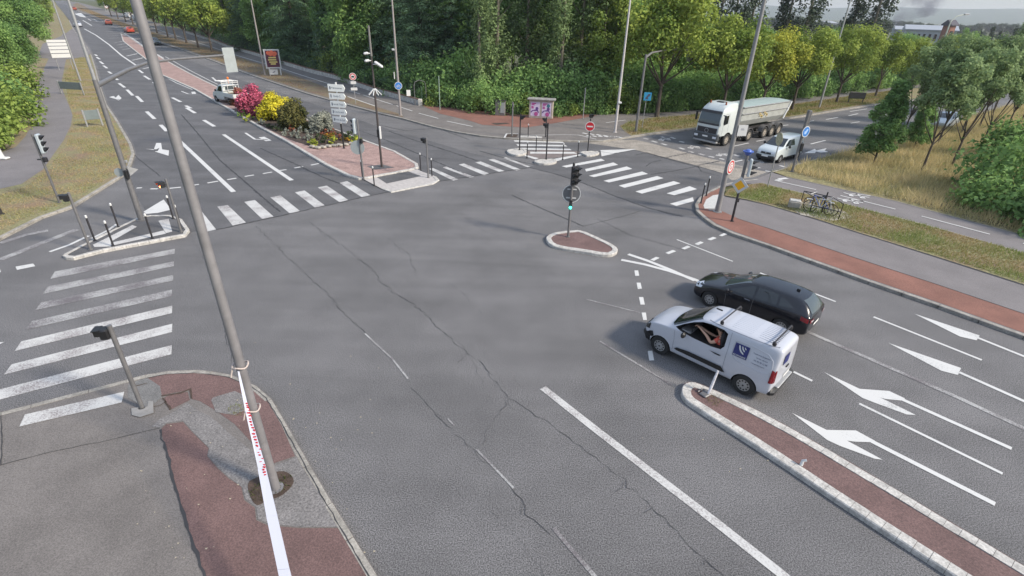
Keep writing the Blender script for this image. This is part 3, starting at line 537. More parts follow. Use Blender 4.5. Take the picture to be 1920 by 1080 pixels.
se = [([(960, 366), (1028, 396), (1094, 424)], .05), ([(1094, 424), (1170, 405), (1201, 395)], .03), ([(993, 314), (1042, 326), (1096, 344), (1154, 368), (1213, 389), (1280, 406)], .06), ([(405, 431), (550, 399), (693, 367), (823, 340), (993, 314)], .09),
 ([(340, 215), (359, 236), (411, 299), (464, 345), (525, 397)], .09), ([(488, 278), (551, 306), (603, 331), (637, 344)], .1), ([(644, 234), (720, 261), (767, 281), (822, 305), (870, 325)], .1), ([(729, 246), (778, 263), (822, 277), (856, 288), (900, 303)], .12), ([(700, 232), (760, 245), (820, 240), (880, 262)], .07), ([(900, 283), (960, 300), (1010, 310)], .08),
 ([(1190, 291), (1213, 286), (1231, 292), (1311, 314)], .09), ([(1220, 327), (1266, 320), (1306, 312)], .1), ([(1105, 281), (1150, 288), (1190, 281)], .08), ([(1308, 311), (1316, 322), (1350, 330)], .06), ([(1190, 281), (1250, 296), (1308, 311), (1354, 325)], .07), ([(1240, 300), (1222, 304), (1210, 312)], .08), ([(1250, 295), (1290, 287)], .12), ([(1308, 310), (1349, 302)], .12),
 ([(200, 240), (262, 300), (300, 330)], .0+.05), ([(430, 180), (520, 230), (560, 250)], .06), ([(1120, 410), (1180, 440), (1290, 470)], .02)]
lines('tar_seams', se, .0128, M['seam'], jit=.018)
# ------------------------------------------------------------------ PART3 street furniture
def hgt(b, t, z0=.12):
    p = P(b[0], b[1], z0); best = (1e9, 0)
    for i in range(1, 400):
        z = i*.05; v = Vector((p.x, p.y, p.z+z-H))
        dx = RTc*v.x+FWc*v.y+UPc*v.z
        yy = dx.y/dx.z*960*F+540; e = abs(yy-t[1])
        if e < best[0]: best = (e, z)
    return best[1]
YA = math.atan2(2, -2)               # road-1 heading (up-left), about 135 deg
HV = (P(1236, 662)-P(1397, 740)); YA = math.atan2(HV.y, HV.x)
H2 = (P(1805, 220.9)-P(1500, 305.9)); YB = math.atan2(H2.y, H2.x)   # road-2 heading (up-right)
def pole(px, h, r, m, label, cat, name='post', group=None, z0=.12, r2=None, cap=None):
    p = P(px[0], px[1], z0); t = empty(name, p, 0, label, cat, group)
    mb = MB(); mb.tube([(0, 0, -.02), (0, 0, h)], [r, r2 or r], 14); mb.cyl((0, 0, 0), (0, 0, .03), r*1.7, n=14); mb.build('pole', m, t, True)
    if cap: c = MB(); c.sphere((0, 0, h), r*1.05, 10, 5); c.build('cap', cap, t, True)
    return t
# ---- bollards
blabels = ['white-topped bollard nearest the signal post at the near tip of the left island',
 'slim grey bollard with white top at the upper kerb of the left island', 'slim grey bollard with white top between two signal posts on the left island, low side',
 'slim grey bollard with white top at the middle of the left island near side', 'white-topped bollard left of the red-light post on the left island', 'slim grey bollard with white top right of the red light on the left island',
 'thin grey bollard with white top touching the median signal post', 'grey bollard with white top at the left of the pale median refuge', 'grey bollard with white top behind the median push-button post', 'grey bollard with white top right of the median push-button post',
 'grey bollard with white top in front of the posters cabinet, at the kerb', 'grey bollard with white top on the striped refuge, upper one', 'grey bollard with white top on the left end of the striped refuge', 'grey bollard with white top right of the centre post on the striped refuge', 'grey bollard with white top left of the no-entry sign',
 'leaning grey bollard with white top on the right corner kerb, nearer one', 'grey bollard with white top on the right corner kerb, farther one']
bb = [((178, 451), (160, 405)), ((222, 426), (208, 386)), ((213, 462), (197, 414)), ((286, 447), (271, 402)), ((325, 410), (313, 369)), ((340, 429), (326, 384)),
 ((680, 335), (676, 300)), ((702, 348), (698, 311)), ((789, 320), (787, 284)), ((810, 331), (809, 294)), ((990, 259), (991, 233)), ((1005, 284), (1007, 255)), ((988, 296), (989, 265)), ((1055, 299), (1057, 268)), ((1083, 294), (1085, 264)), ((1314, 381), (1324, 343)), ((1324, 367), (1332, 332))]
proto = empty('bollard', (0, 0, 0)); mb = MB(); mb.cyl((0, 0, -.02), (0, 0, 1.06), .038, n=12); mb.cyl((0, 0, 0), (0, 0, .025), .07, n=12); mb.build('post', M['dark'], proto, True)
mb = MB(); mb.cyl((0, 0, 1.06), (0, 0, 1.13), .046, n=12); mb.sphere((0, 0, 1.14), .046, 10, 5); mb.build('white_cap', M['white'], proto, True)
def copy_tree(o, parent=None):
    c = o.copy(); COL.objects.link(c); c.parent = parent
    for ch in o.children: copy_tree(ch, c)
    return c
for i, (b, t) in enumerate(bb):
    o = proto if i == 0 else copy_tree(proto)
    o.location = P(b[0], b[1], .12 if i < 6 or i > 14 else .02); o.rotation_euler = (0, 0, i)
    if i == 15: o.rotation_euler = (0, .03, 0)
    tag(o, blabels[i], 'bollard', 'slim bollards with white tops')
# ---- traffic signals
def sig_head(t, z, yaw, nl=3, m=None, off=.22, side=0, dark=False, s=1.0, hood=.2, name='signal_head'):
    """box with nl hooded lamps facing yaw, its lowest point at z; off = distance from pole along yaw"""
    mb = MB(); R = Matrix.Rotation(yaw, 4, 'Z'); hh = (.27*nl+.06)*s
    c = R @ Vector((off, side, 0)); c.z = z+hh/2
    mb.box(c, (.13*s, .3*s, hh), M4=R, bev=.03)
    for zz in (z+.1, z+hh-.1): a = Vector((0, 0, zz)); b = R @ Vector((off, side, 0)); b.z = zz; mb.cyl(a, b, .015, n=6)
    hd = mb.build(name, m or (M['dark'] if dark else M['sigback']), t, True)
    for k in range(nl):
        zz = z+.03*s+.27*s*(k+.5); x0 = off+.066*s
        ml = MB(); a = R @ Vector((x0, side, 0)); b = R @ Vector((x0+.03, side, 0)); a.z = b.z = zz; ml.cyl(a, b, .1*s, n=16); ml.build('lens', M['lens'], hd)
        v = []; n = 11
        for r, e in ((.115*s, 0), (.115*s, 1), (.1*s, 1), (.1*s, 0)):
            for q in range(n):
                an = -.35+(PI+.7)*q/(n-1); L = (hood*(.35+.65*math.sin(max(0, min(PI, an))))) if e else 0
                p = R @ Vector((x0-.01+L*s, side+r*math.cos(an), 0)); p.z = zz+r*math.sin(an)-(.02 if e else 0); v.append(p)
        mh = MB(); mh.add(v, [[a*n+q, a*n+q+1, ((a+1) % 4)*n+q+1, ((a+1) % 4)*n+q] for a in range(4) for q in range(n-1)]+[[0, n, 2*n, 3*n], [n-1, 4*n-1, 3*n-1, 2*n-1]]); mh.build('hood', M['black'], hd, True)
    return hd
def ped_head(t, z, yaw, lit=None, off=.13, nl=1):
    R = Matrix.Rotation(yaw, 4, 'Z'); mb = MB(); c = R @ Vector((off, 0, 0)); c.z = z+.14*nl
    mb.box(c, (.2, .26, .27*nl), M4=R, bev=.03); b = R @ Vector((off, 0, 0)); mb.cyl((0, 0, z+.1), (b.x, b.y, z+.1), .02, n=6)
    # hood lip
    c2 = R @ Vector((off+.15, 0, 0)); c2.z = z+.27*nl; mb.box(c2, (.16, .26, .015), M4=R)
    for sg in (-1, 1):
        c3 = R @ Vector((off+.13, .125*sg, 0)); c3.z = z+.19*nl; mb.box(c3, (.12, .012, .14*nl), M4=R)
    hd = mb.build('pedestrian_signal', M['black'], t, True)
    p = R @ Vector((off+.101, 0, 0)); p.z = z+.14*nl
    if lit:
        F_ = facing(yaw, p); ml = MB()
        for q in (circ(.045, 12, 0, .085), rect(-.05, -.03, .05, .045), rect(-.045, -.12, -.008, -.03), rect(.008, -.12, .045, -.03), rect(-.1, 0, -.05, .04), rect(.05, 0, .1, .04)): art(ml, q, F_, .01)
        ml.build('lit_red_figure', lit, hd)
    return hd
def button(t, z, yaw, m=None):
    R = Matrix.Rotation(yaw, 4, 'Z'); mb = MB(); c = R @ Vector((.07, 0, 0)); c.z = z; mb.box(c, (.09, .12, .2), M4=R, bev=.02); mb.build('push_button_box', m or M['dark'], t)
LIT_R = mat('lit_red_lamp', (.6, .02, .01), .4, emit=(1, .12, .03), estr=9.0)
LIT_G = mat('lit_green_lamp', (.02, .5, .3), .4, emit=(.04, 1, .62), estr=3.0)
A180 = PI
yawCam = lambda p: math.atan2(-p.y, -p.x)
# centre island signal
t = pole((1065, 444), 2.55, .055, M['metal'], 'three-lamp traffic signal on the small kerbed island in mid junction, small green repeater lit', 'traffic light', 'traffic_signal', 'traffic signals')
mb = MB(); mb.cyl((0, 0, 2.5), (0, 0, 3.5), .055, n=12); mb.sphere((0, 0, 3.5), .05, 8, 4); mb.build('pole_top', M['dark'], t, True)
sig_head(t, 2.55, math.radians(-25), dark=True, off=.17); sig_head(t, 2.55, math.radians(-75), dark=True, off=.17)
hd = MB(); p0 = P(1065, 444, .12); yw = yawCam(p0)
ring = MB(); Fm = facing(yw, (0, 0, 2.08)) @ Matrix.Translation((0, 0, -.09))
for i in range(36):
    a0, a1 = 2*PI*i/36, 2*PI*(i+1)/36
    art(ring, [(.42*math.cos(a0), .42*math.sin(a0)), (.42*math.cos(a1), .42*math.sin(a1)), (.385*math.cos(a1), .385*math.sin(a1)), (.385*math.cos(a0), .385*math.sin(a0))], Fm, .02)
sg = ring.build('round_sign_rim', M['white'], t)
bk = MB(); art(bk, circ(.385), Fm, .012); sb = bk.build('sign_back', mat('sign_back_grey', (.15, .15, .155), .6, metal=.2), t)
bk = MB(); art(bk, rect(-.2, .19, .22, .24), Fm @ Matrix.Translation((0, 0, .015)), .02); bk.build('bracket', M['white'], sb); bk = MB(); art(bk, rect(-.24, -.22, .22, -.16), Fm @ Matrix.Translation((0, 0, .015)), .02); bk.build('bracket', M['white'], sb)
mb = MB(); Rm = Matrix.Rotation(yw, 4, 'Z'); c = Rm @ Vector((.1, 0, 0)); c.z = 1.62; mb.box(c, (.1, .14, .42), M4=Rm, bev=.02); rp = mb.build('repeater', M['black'], t)
mb = MB(); c = Rm @ Vector((.15, 0, 0)); mb.sphere((c.x, c.y, 1.5), .062, 12, 6, (1, 1, 1)); mb.build('green_lamp', LIT_G, rp)
mb = MB(); c = Rm @ Vector((.15, 0, 0)); mb.sphere((c.x, c.y, 1.68), .045, 10, 6); mb.build('dark_lamp', M['lens'], rp)
# right corner signal with priority diamond
b = (1372, 415); t = pole(b, 3.45, .06, M['dark'], 'dark traffic signal on the right corner red strip, with yellow priority diamond and blue cap', 'traffic light', 'traffic_signal', 'traffic signals', r2=.06)
mb = MB(); mb.cyl((0, 0, 2.1), (0, 0, 3.45), .075, n=12); mb.build('pole_sleeve', M['metal'], t, True)
sig_head(t, 2.4, math.radians(-18), off=.24, hood=.32)
mb = MB(); mb.cyl((0, 0, 3.45), (0, 0, 3.6), .12, .22); mb.cyl((0, 0, 3.6), (0, 0, 3.64), .25); mb.sphere((0, 0, 3.64), .16, 12, 6, (1, 1, .6)); mb.build('blue_detector_cap', M['bluel'], t, True)
p0 = P(*b, .12); yw = yawCam(p0)-.25; Fm = facing(yw, (0, 0, 1.95)) @ Matrix.Translation((0, 0, .1))
mb = MB(); art(mb, [(0, -.43), (.43, 0), (0, .43), (-.43, 0)], Fm, .02); sg = mb.build('priority_sign', M['white'], t)
mb = MB(); art(mb, [(0, -.26), (.26, 0), (0, .26), (-.26, 0)], Fm @ Matrix.Translation((0, 0, .022)), .006); mb.build('yellow_diamond', M['yel'], sg)
button(t, 1.15, 0, M['dark'])
# median signal (seen from behind) + sign back + push button
t = pole((682, 336), 3.6, .055, M['metal'], 'traffic signal seen from behind at the brick median tip, round sign back below', 'traffic light', 'traffic_signal', 'traffic signals', z0=.05)
sig_head(t, 2.75, PI*.97, off=.2, m=M['sigback']); mb = MB(); Rm = Matrix.Rotation(-.6, 4, 'Z'); mb.box((.12, -.05, 2.35), (.16, .16, .3), M4=Rm, bev=.03); mb.build('repeater', M['black'], t)
Fm = facing(-1.5, (-.16, 0, 1.95)); mb = MB(); art(mb, circ(.42), Fm, .02); mb.build('round_sign_back', M['signback'], t)
# left light
t = pole((112, 380), 3.5, .055, M['metal'], 'grey traffic signal seen side on, standing on the left dry grass verge', 'traffic light', 'traffic_signal', 'traffic signals')
sig_head(t, 2.55, 0.25, off=.2, m=M['sigback'], s=1.08); mb = MB(); mb.box((.15, 0, 2.25), (.2, .16, .24), bev=.03); mb.box((-.14, 0, 2.25), (.16, .1, .05)); mb.build('repeater', M['dark'], t)
# arm signals
def arm_signal(b, hz, r, m, pts, head_at, head_yaw, label, head_m, uppole=None):
    t = pole(b, hz, r, m, label, 'traffic light', 'arm_signal', 'overhead arm signals', r2=r*.75)
    o = P(b[0], b[1], .12); mb = MB(); loc = [Vector(p)-o for p in pts]; mb.tube([(0, 0, hz-.25)]+loc, [r*.8, r*.7]+[r*.55]*(len(loc)-1), 10); mb.build('arm', m, t, True)
    h = loc[-1]; hd = MB(); R = Matrix.Rotation(head_yaw, 4, 'Z')
    hd.box(h+Vector((0, 0, -.35)), (.22, .5, 1.35), M4=R, bev=.07); hh = hd.build('signal_head', head_m, t, True)
    off = R @ Vector((-.17, 0, 0)); hd = MB(); hd.box(h+off+Vector((0, 0, -.3)), (.02, .75, 1.5), M4=R, bev=.008); hd.build('backing_board', M['signback'], hh)
    for k in range(3):
        f = R @ Vector((.12, 0, 0)); f2 = R @ Vector((.36, 0, 0)); q = h+Vector((0, 0, .05-.4*k)); mb = MB(); mb.cyl(q+f, q+f2, .15, .15, 12); mb.build('hood', M['black'], hh, True)
    if uppole: mb = MB(); mb.tube([(0, 0, hz-.05), (0, 0, 10.2)], [.075, .05], 12); mb.build('upper_lamp_pole', M['galv'], t, True)
    return t
z = 6.35
def Pz(px, py, zz): return P(px, py, zz)
arm_signal((265, 412), z, .13, M['metal'], [Pz(240, 131, z), Pz(275, 118, z+.05), Pz(330, 111, z+.1), Pz(427, 103, z+.12)], 0, YA+.1, 'tall mast with curved arm reaching over the left road, its signal seen from behind', M['sigback'], uppole=True)
t2 = arm_signal((1192, 247), 6.4, .12, M['metal'], [Pz(1222, 99, 6.55), Pz(1252, 93, 6.6), Pz(1296, 94, 6.5)], 0, YB-.5, 'far grey mast with curved signal arm in front of the large plane tree', M['metal'])
# pedestrian posts
def ped(b, h, yaw, label, lit=None, zt=None, off=.13, m=None, z0=.12, r=.05):
    t = pole(b, h, r, m or M['metal'], label, 'pedestrian light', 'pedestrian_signal_post', 'pedestrian signal posts', z0=z0)
    ped_head(t, h-.34, yaw, lit, off=off); return t
ped((267, 765), 2.55, PI+.25, 'nearest grey pedestrian signal post, on the bottom-left corner pavement', r=.055)
ped((170, 468), 2.5, PI+.5, 'grey pedestrian signal post on the near tip of the left island')
t = ped((340, 435), 2.5, -2.25, 'pedestrian signal post on the left island with a lit red figure', LIT_R, off=.2)
t = ped((803, 333), 2.5, PI-.4, 'pedestrian signal post on the pale median refuge', z0=.05)
t = ped((974, 281), 2.6, -.3, 'pedestrian signal post on the left nose of the striped refuge', m=M['dark'])
t = ped((1024, 299), 2.55, PI-.5, 'pedestrian signal post on the near nose of the striped refuge', m=M['dark'])
ped((1023, 257), 1.6, PI-.2, 'short pedestrian signal post beside the poster cabinet kerb', m=M['dark'])
t = pole((960, 255), 2.75, .06, M['metal'], 'plain grey post standing in the small soil bed', 'post', 'post', 'plain posts'); button(t, 2.5, -.5, M['metal'])
pole((1093, 222), 2.9, .045, M['galv'], 'thin plain grey post at the hedge right of the poster cabinet', 'post', 'post', 'plain posts')
pole((825, 206), 3.3, .05, mat('green_grey_post', (.23, .3, .24), .6), 'pale green post at the hedge edge beyond the end of the low wall', 'post', 'post', 'plain posts')
pole((3, 402), 1.3, .07, M['dark'], 'short dark post on the verge at the left picture edge', 'post', 'post', 'plain posts')
# hmm: white barrier foot at the left edge
p = P(4, 298, .14); t = empty('white_marker_post', p, 0, 'white tapered marker post with foot at the left picture edge beside the bushes', 'marker post')
mb = MB(); mb.tube([(-.02, 0, 0), (-.15, 0, 1.6)], [.2, .11], 12); mb.build('post', M['white'], t, True); mb = MB(); mb.box((.05, 0, .06), (.75, .4, .12), bev=.04); mb.build('foot', M['white'], t)
# no entry
def round_sign(t, z, yaw, r, rim, face, off=.08, name='round_sign'):
    Fm = facing(yaw, (0, 0, z)) @ Matrix.Translation((0, 0, off)); mb = MB(); art(mb, circ(r), Fm, .02); s = mb.build(name, rim, t)
    mb = MB(); art(mb, circ(r*.86), Fm @ Matrix.Translation((0, 0, .021)), .004); mb.build('sign_face', face, s); return s, Fm @ Matrix.Translation((0, 0, .027))
b = (1102, 283); t = pole(b, 2.4, .045, M['dark'], 'red no-entry sign on dark post at the right nose of the striped refuge', 'road sign', 'no_entry_sign', 'road signs')
s, Fm = round_sign(t, 1.85, yawCam(P(*b)), .36, M['white'], M['redp']); mb = MB(); art(mb, rect(-.23, -.05, .23, .05), Fm, .004); mb.build('white_bar', M['white'], s)
ped_head(t, 2.45, yawCam(P(*b))+.5, off=.02)
# height / weight prohibition with plates
b = (667, 194); t = pole(b, 3.05, .035, M['galv'], 'round red-ringed prohibition sign with two small white plates beside the cycle path', 'road sign', 'prohibition_sign', 'road signs')
yw = yawCam(P(*b)); s, Fm = round_sign(t, 2.75, yw, .37, M['white'], M['redp']); mb = MB(); art(mb, circ(.22), Fm, .004); art2 = mb.build('white_disc', M['white'], s)
mb = MB(); art(mb, rect(-.14, -.06, .14, .08), Fm @ Matrix.Translation((0, 0, .005)), .004); art(mb, circ(.05, 10, -.08, -.08), Fm @ Matrix.Translation((0, 0, .005)), .004); art(mb, circ(.05, 10, .08, -.08), Fm @ Matrix.Translation((0, 0, .005)), .004); mb.build('lorry_symbol', M['black'], s)
for zz, ww in ((2.14, .28), (1.5, .34)): Fm2 = facing(yw, (0, 0, zz)) @ Matrix.Translation((0, 0, .05)); mb = MB(); art(mb, rect(-ww, -.14, ww, .14), Fm2, .015); mb.build('white_plate', M['white'], t)
# ---- lamp posts
def lamp(b, h, r, label, m=None, arm=None, z0=.12, r2=None, dark_base=0):
    t = pole(b, h, r, m or M['galv'], label, 'lamp post', 'lamp_post', 'tall street lamp posts', z0=z0, r2=r2 or r*.55)
    a = arm or (-1, 0); mb = MB(); q = Vector((a[0], a[1], 0)).normalized(); mb.tube([(0, 0, h-.1), q*.5+Vector((0, 0, h+.5)), q*1.6+Vector((0, 0, h+.75))], [r*.5, r*.42, r*.4], 8); ar = mb.build('arm', m or M['galv'], t, True)
    mb = MB(); R = Matrix.Rotation(math.atan2(q.y, q.x), 4, 'Z'); mb.box(q*1.95+Vector((0, 0, h+.78)), (.8, .3, .13), M4=R, bev=.05); lh = mb.build('lamp_head', M['galv'], t)
    mb = MB(); mb.box(q*1.95+Vector((0, 0, h+.7)), (.5, .2, .04), M4=R); mb.build('lamp_glass', M['headl'], lh)
    return t
neart = lamp((517, 916), 12.0, .10, 'nearest thick grey lamp post with a long white banner board tied to it', m=mat('weathered_lamp_grey', (.22, .21, .215), .55, metal=.25, var=.14, scale=3), arm=(1, 1), r2=.062); neart.rotation_euler = (0, -.009, 0)
# ties on the near pole
for zz in (3.35, 2.3):
    mb = MB(); mb.tube([(.14*math.cos(a), .14*math.sin(a), zz+.02*math.sin(3*a)) for a in np.linspace(0, 2*PI, 19)], .016, 6); mb.tube([(-.1, -.1, zz), (-.14, -.16, zz-.18)], .014, 6); mb.build('rope_tie', mat('pale_rope', (.45, .38, .34), .9), neart)
# banner board leaning from the pole
pt = P(517, 916, .12)
b0 = Vector((pt.x, pt.y, 3.2)); 
T_ = P(441, 690, 3.0); T2_ = P(446, 690, 3.0)
def Phz(px, py, zz): return P(px, py, zz)
def board_pts():
    c = []
    for (xl, yl), (xr, yr), zz in (((444, 690), (447, 689), 3.42), ((460, 772), (467, 769), 2.9), ((484, 880), (499, 878), 2.3), ((500, 968), (520, 966), 1.85), ((521, 1068), (543, 1066), 1.35), ((535, 1130), (559, 1126), 1.0)):
        c.append((Phz(xl, yl, zz), Phz(xr, yr, zz)))
    return c
t = empty('banner_board', P(530, 1000, .12), 0, 'long narrow white banner board with red writing, tied to the nearest lamp post', 'banner')
o0 = t.location; mb = MB(); bp = board_pts()
for (a, b_), (c, d) in zip(bp, bp[1:]):
    n = (b_-a).cross(c-a).normalized()*.02
    mb.add([q-o0 for q in (a, b_, d, c)]+[q-o0-n for q in (a, b_, d, c)], [[0, 1, 2, 3], [7, 6, 5, 4], [0, 4, 5, 1], [1, 5, 6, 2], [2, 6, 7, 3], [3, 7, 4, 0]])
mb.build('board', mat('banner_white', (.46, .47, .54), .5), t)
mb = MB()
for k in range(26):
    f = k/25*1.3+.85; i = int(f); u = f-i; a = bp[i][0].lerp(bp[i+1][0], u); b_ = bp[i][1].lerp(bp[i+1][1], u); n = (bp[i][1]-bp[i][0]).cross(bp[i+1][0]-bp[i][0]).normalized()
    n = n if n.dot(Vector((0, 0, H))-a) > 0 else -n; s_ = random.uniform(.55, .9); c = a.lerp(b_, s_)+n*.004-o0; mb.box(c, (random.uniform(.03, .06), .02, random.uniform(.03, .075)), rz=random.uniform(-.5, .5))
mb.build('red_writing', M['redp'], t)
lampB = lamp((1345, 397), 11.6, .14, 'tall grey lamp post on the right corner pavement with round red sign and white plate', arm=(-1, .4), r2=.075, m=mat('mid_grey_lamp_pole', (.24, .235, .235), .5, metal=.25, var=.1, scale=3))  # one mid grey all round the pole, with slight random tone
yw = -.8; Fm = facing(yw, (0, 0, 2.5)) @ Matrix.Translation((.0, 0, .17)); mb = MB(); art(mb, circ(.38), Fm, .02); s = mb.build('round_sign', M['white'], lampB)
mb = MB()
for i in range(30):
    a0, a1 = 2*PI*i/30, 2*PI*(i+1)/30; art(mb, [(.33*math.cos(a0), .33*math.sin(a0)), (.33*math.cos(a1), .33*math.sin(a1)), (.25*math.cos(a1), .25*math.sin(a1)), (.25*math.cos(a0), .25*math.sin(a0))], Fm @ Matrix.Translation((0, 0, .021)), .004)
mb.build('red_ring', M['redp'], s); text_mesh('G', .4, M['redp'], 'symbol', s, Fm @ Matrix.Translation((0, 0, .024)), .002)
Fm = facing(-1.5, (0, 0, 4.35)) @ Matrix.Translation((.3, 0, .13)); mb = MB(); art(mb, rect(-.24, -.27, .24, .27), Fm, .015); s = mb.build('white_plate', M['white'], lampB); mb = MB(); art(mb, rect(-.1, .02, .08, .04), Fm @ Matrix.Translation((0, 0, .016)), .003); art(mb, rect(-.1, .07, .06, .09), Fm @ Matrix.Translation((0, 0, .016)), .003); mb.build('print', M['ink'], s)
lampC = lamp((1153, 248), 11.5, .12, 'tall pale lamp post at the far kerb right of the no-entry sign', arm=(-.3, -1), m=mat('pale_lamp_pole', (.50, .47, .46), .5, metal=.2, var=.08, scale=4))
mb = MB(); mb.box((.1, -.1, 2.55), (.3, .25, .16), bev=.03); mb.build('clamp_box', M['white'], lampC)
lampD = lamp((751, 216), 11, .125, 'tall lamp post between kerb and cycle path with a round blue cycle sign', arm=(.3, -1), m=mat('mauve_grey_pole', (.30, .27, .26), .5, metal=.2, var=.1, scale=4))
b = (751, 216); s, Fm = round_sign(lampD, 2.75, yawCam(P(*b)), .36, M['white'], M['bluep'], off=.14)
mb = MB()
for cx in (-.11, .11):
    for i in range(14): a0, a1 = 2*PI*i/14, 2*PI*(i+1)/14; art(mb, [(cx+.09*math.cos(a0), -.06+.09*math.sin(a0)), (cx+.09*math.cos(a1), -.06+.09*math.sin(a1)), (cx+.06*math.cos(a1), -.06+.06*math.sin(a1)), (cx+.06*math.cos(a0), -.06+.06*math.sin(a0))], Fm, .004)
art(mb, [(-.11, -.07), (-.04, .1), (.08, .1), (.11, -.05), (.08, -.05), (.05, .06), (-.02, .06), (-.08, -.07)], Fm, .004); mb.build('bicycle_symbol', M['white'], s)
mb = MB(); mb.box((-.3, -.05, 3.65), (.06, .2, .62), bev=.02); mb.box((-.22, 0, 5.9), (.25, .2, .16), bev=.02); mb.build('white_box', M['white'], lampD)
lamp((497, 141), 11.5, .13, 'lamp post in the brown verge just left of the red poster board', arm=(.3, -1), m=MATS['mauve_grey_pole'])
lamp((151, 152), 11, .12, 'slim lamp post on the left grass beside the five white direction panels', arm=(1, .2), z0=.13)
lamp((1536, 201), 13, .12, 'pale lamp post on the far grass between the plane trees behind the tipper truck', arm=(-1, 1))
lamp((1726, 190), 9.6, .13, 'lamp post with curved lit arm rising among trees at the right, before the warehouse roof', arm=(1, .2), m=mat('pale_green_lamp_pole', (.42, .44, .38), .5))
lamp((199, 22), 9, .12, 'distant lamp post beyond the orange cars on the left road', arm=(1, -.3)); lamp((89, 16), 9, .12, 'distant lamp post at the far left beyond the trees', arm=(1, 0))
# camera mast
b = (716, 313); t = pole(b, 8.3, .075, M['brown'], 'dark slender mast on the median carrying white surveillance cameras', 'camera mast', 'camera_mast', z0=.12, r2=.05)
mb = MB(); mb.cyl((0, 0, 6.75), (0, 0, 8.4), .07, .055); mb.build('upper_tube', mat('mast_grey', (.16, .15, .14), .6), t, True)
for (dx, dy, dz, w) in ((-.28, -.1, 6.9, .3), (-.25, -.15, 6.5, .3), (.42, -.1, 6.3, .6)):
    mb = MB(); Rm = Matrix.Rotation(math.atan2(dy, dx), 4, 'Z') @ Matrix.Rotation(.5 if w > .5 else .15, 4, 'Y'); mb.box((dx, dy, dz), (w, .2, .15), M4=Rm, bev=.05); mb.cyl((0, 0, dz), (dx*.6, dy, dz), .03, n=6); mb.build('camera', M['white'], t, True)
mb = MB()
for k in range(8):
    a = 2*PI*k/8; mb.cyl((.05*math.cos(a), .05*math.sin(a), 4.9), (.42*math.cos(a), .42*math.sin(a), 4.55), .03, n=6)
mb.build('climbing_guard_spikes', M['white'], t)
mb = MB(); mb.box((.12, -.08, 2.25), (.1, .22, .8), bev=.03); mb.build('white_box', M['white'], t); mb = MB(); mb.box((-.02, -.1, 2.2), (.12, .1, .5), bev=.02); mb.build('clamp', M['black'], t)
# direction sign post
b = (645, 278); t = pole(b, 4.55, .06, M['black'], 'black post stacked with five white direction arrows on the flowered median', 'direction sign', 'direction_sign_post', z0=.12)
p0 = P(*b, .12); yw = yawCam(p0)-.5
names = ['P Bretonnes', 'Écully C.', 'rue de Thizy', 'Centre aéré', 'École du Sud']
for k, (nm, zz) in enumerate(zip(names, (4.25, 3.7, 3.15, 2.62, 2.08))):
    Fm = facing(yw-.05*k, (0, 0, zz)) @ Matrix.Translation((0, 0, .07)); hh = .24 if k == 0 else .2; x0, x1 = -.58, .7
    mb = MB(); art(mb, [(x0, -hh), (x1-.12, -hh), (x1, -.02), (x1, .02), (x1-.12, hh), (x0, hh)], Fm, .06); s = mb.build('direction_panel', mat('bright_panel_white', (.78, .80, .76), .5), t)
    text_mesh(nm, .17, mat('grey_lettering', (.16, .17, .18), .6), 'lettering', s, Fm @ Matrix.Translation((.07, 0, .063)), .002)
    mb = MB(); Fb = Fm @ Matrix.Translation((-.42, 0, .062)); art(mb, rect(-.035, -.1, .035, .1), Fb, .003); mb.build('pictogram', M['ink'], s)
mb = MB(); mb.cyl((0, 0, 1.8), (0, 0, 4.62), .065, n=12); mb.build('white_sleeve', M['white'], t, True)
# blue signs right
b = (1485, 322); t = pole(b, 4.1, .08, M['metal'], 'grey post with a blue round cycle sign at the corner of the dry field', 'signal post', 'cycle_signal_post', z0=.12, r2=.11)
mb = MB(); mb.box((.14, .05, 3.65), (.16, .24, .85), bev=.04); mb.build('signal_back', M['metal'], t)
s, Fm = round_sign(t, 2.75, yawCam(P(*b))+.95, .36, M['white'], M['bluep'], off=.18); mb = MB(); art(mb, [(-.15, -.15), (.02, -.15), (.16, .14), (.0, .18), (-.04, .02), (-.16, .05)], Fm, .004); mb.build('symbol', mat('pale_blue', (.35, .5, .8), .5), s)
mb = MB(); mb.box((.14, -.05, 1.7), (.2, .18, .55), bev=.03); mb.build('repeater', M['black'], t)
b = (1439, 350); t = pole(b, 3.35, .035, M['galv'], 'thin post with a faded sign seen edge on, before the small white van', 'road sign', 'sign_post', 'road signs', z0=.12)
Fm = facing(-3.08, (0, 0, 2.95)) @ Matrix.Translation((0, 0, .04)); mb = MB(); art(mb, circ(.38, 24), Fm, .015); mb.build('sign_plate', mat('faded_sign_plate', (.36, .34, .22), .6, var=.35, scale=9), t)
b = (1204, 240); t = pole(b, 3.05, .03, M['galv'], 'square blue pedestrian-crossing sign on thin post in the far grass', 'road sign', 'crossing_sign', 'road signs', z0=.13)
Fm = facing(yawCam(P(*b)), (.1, 0, 2.8)) @ Matrix.Translation((0, 0, .04)); mb = MB(); art(mb, rect(-.33, -.35, .33, .35), Fm, .015); s = mb.build('sign_plate', mat('sign_cyan', (.05, .33, .55), .5), t); mb = MB(); art(mb, [(-.24, -.24), (.05, .22), (.24, .24), (.2, .05), (.05, -.05), (.1, -.24)], Fm @ Matrix.Translation((0, 0, .016)), .004); mb.build('symbol', M['ink'], s)
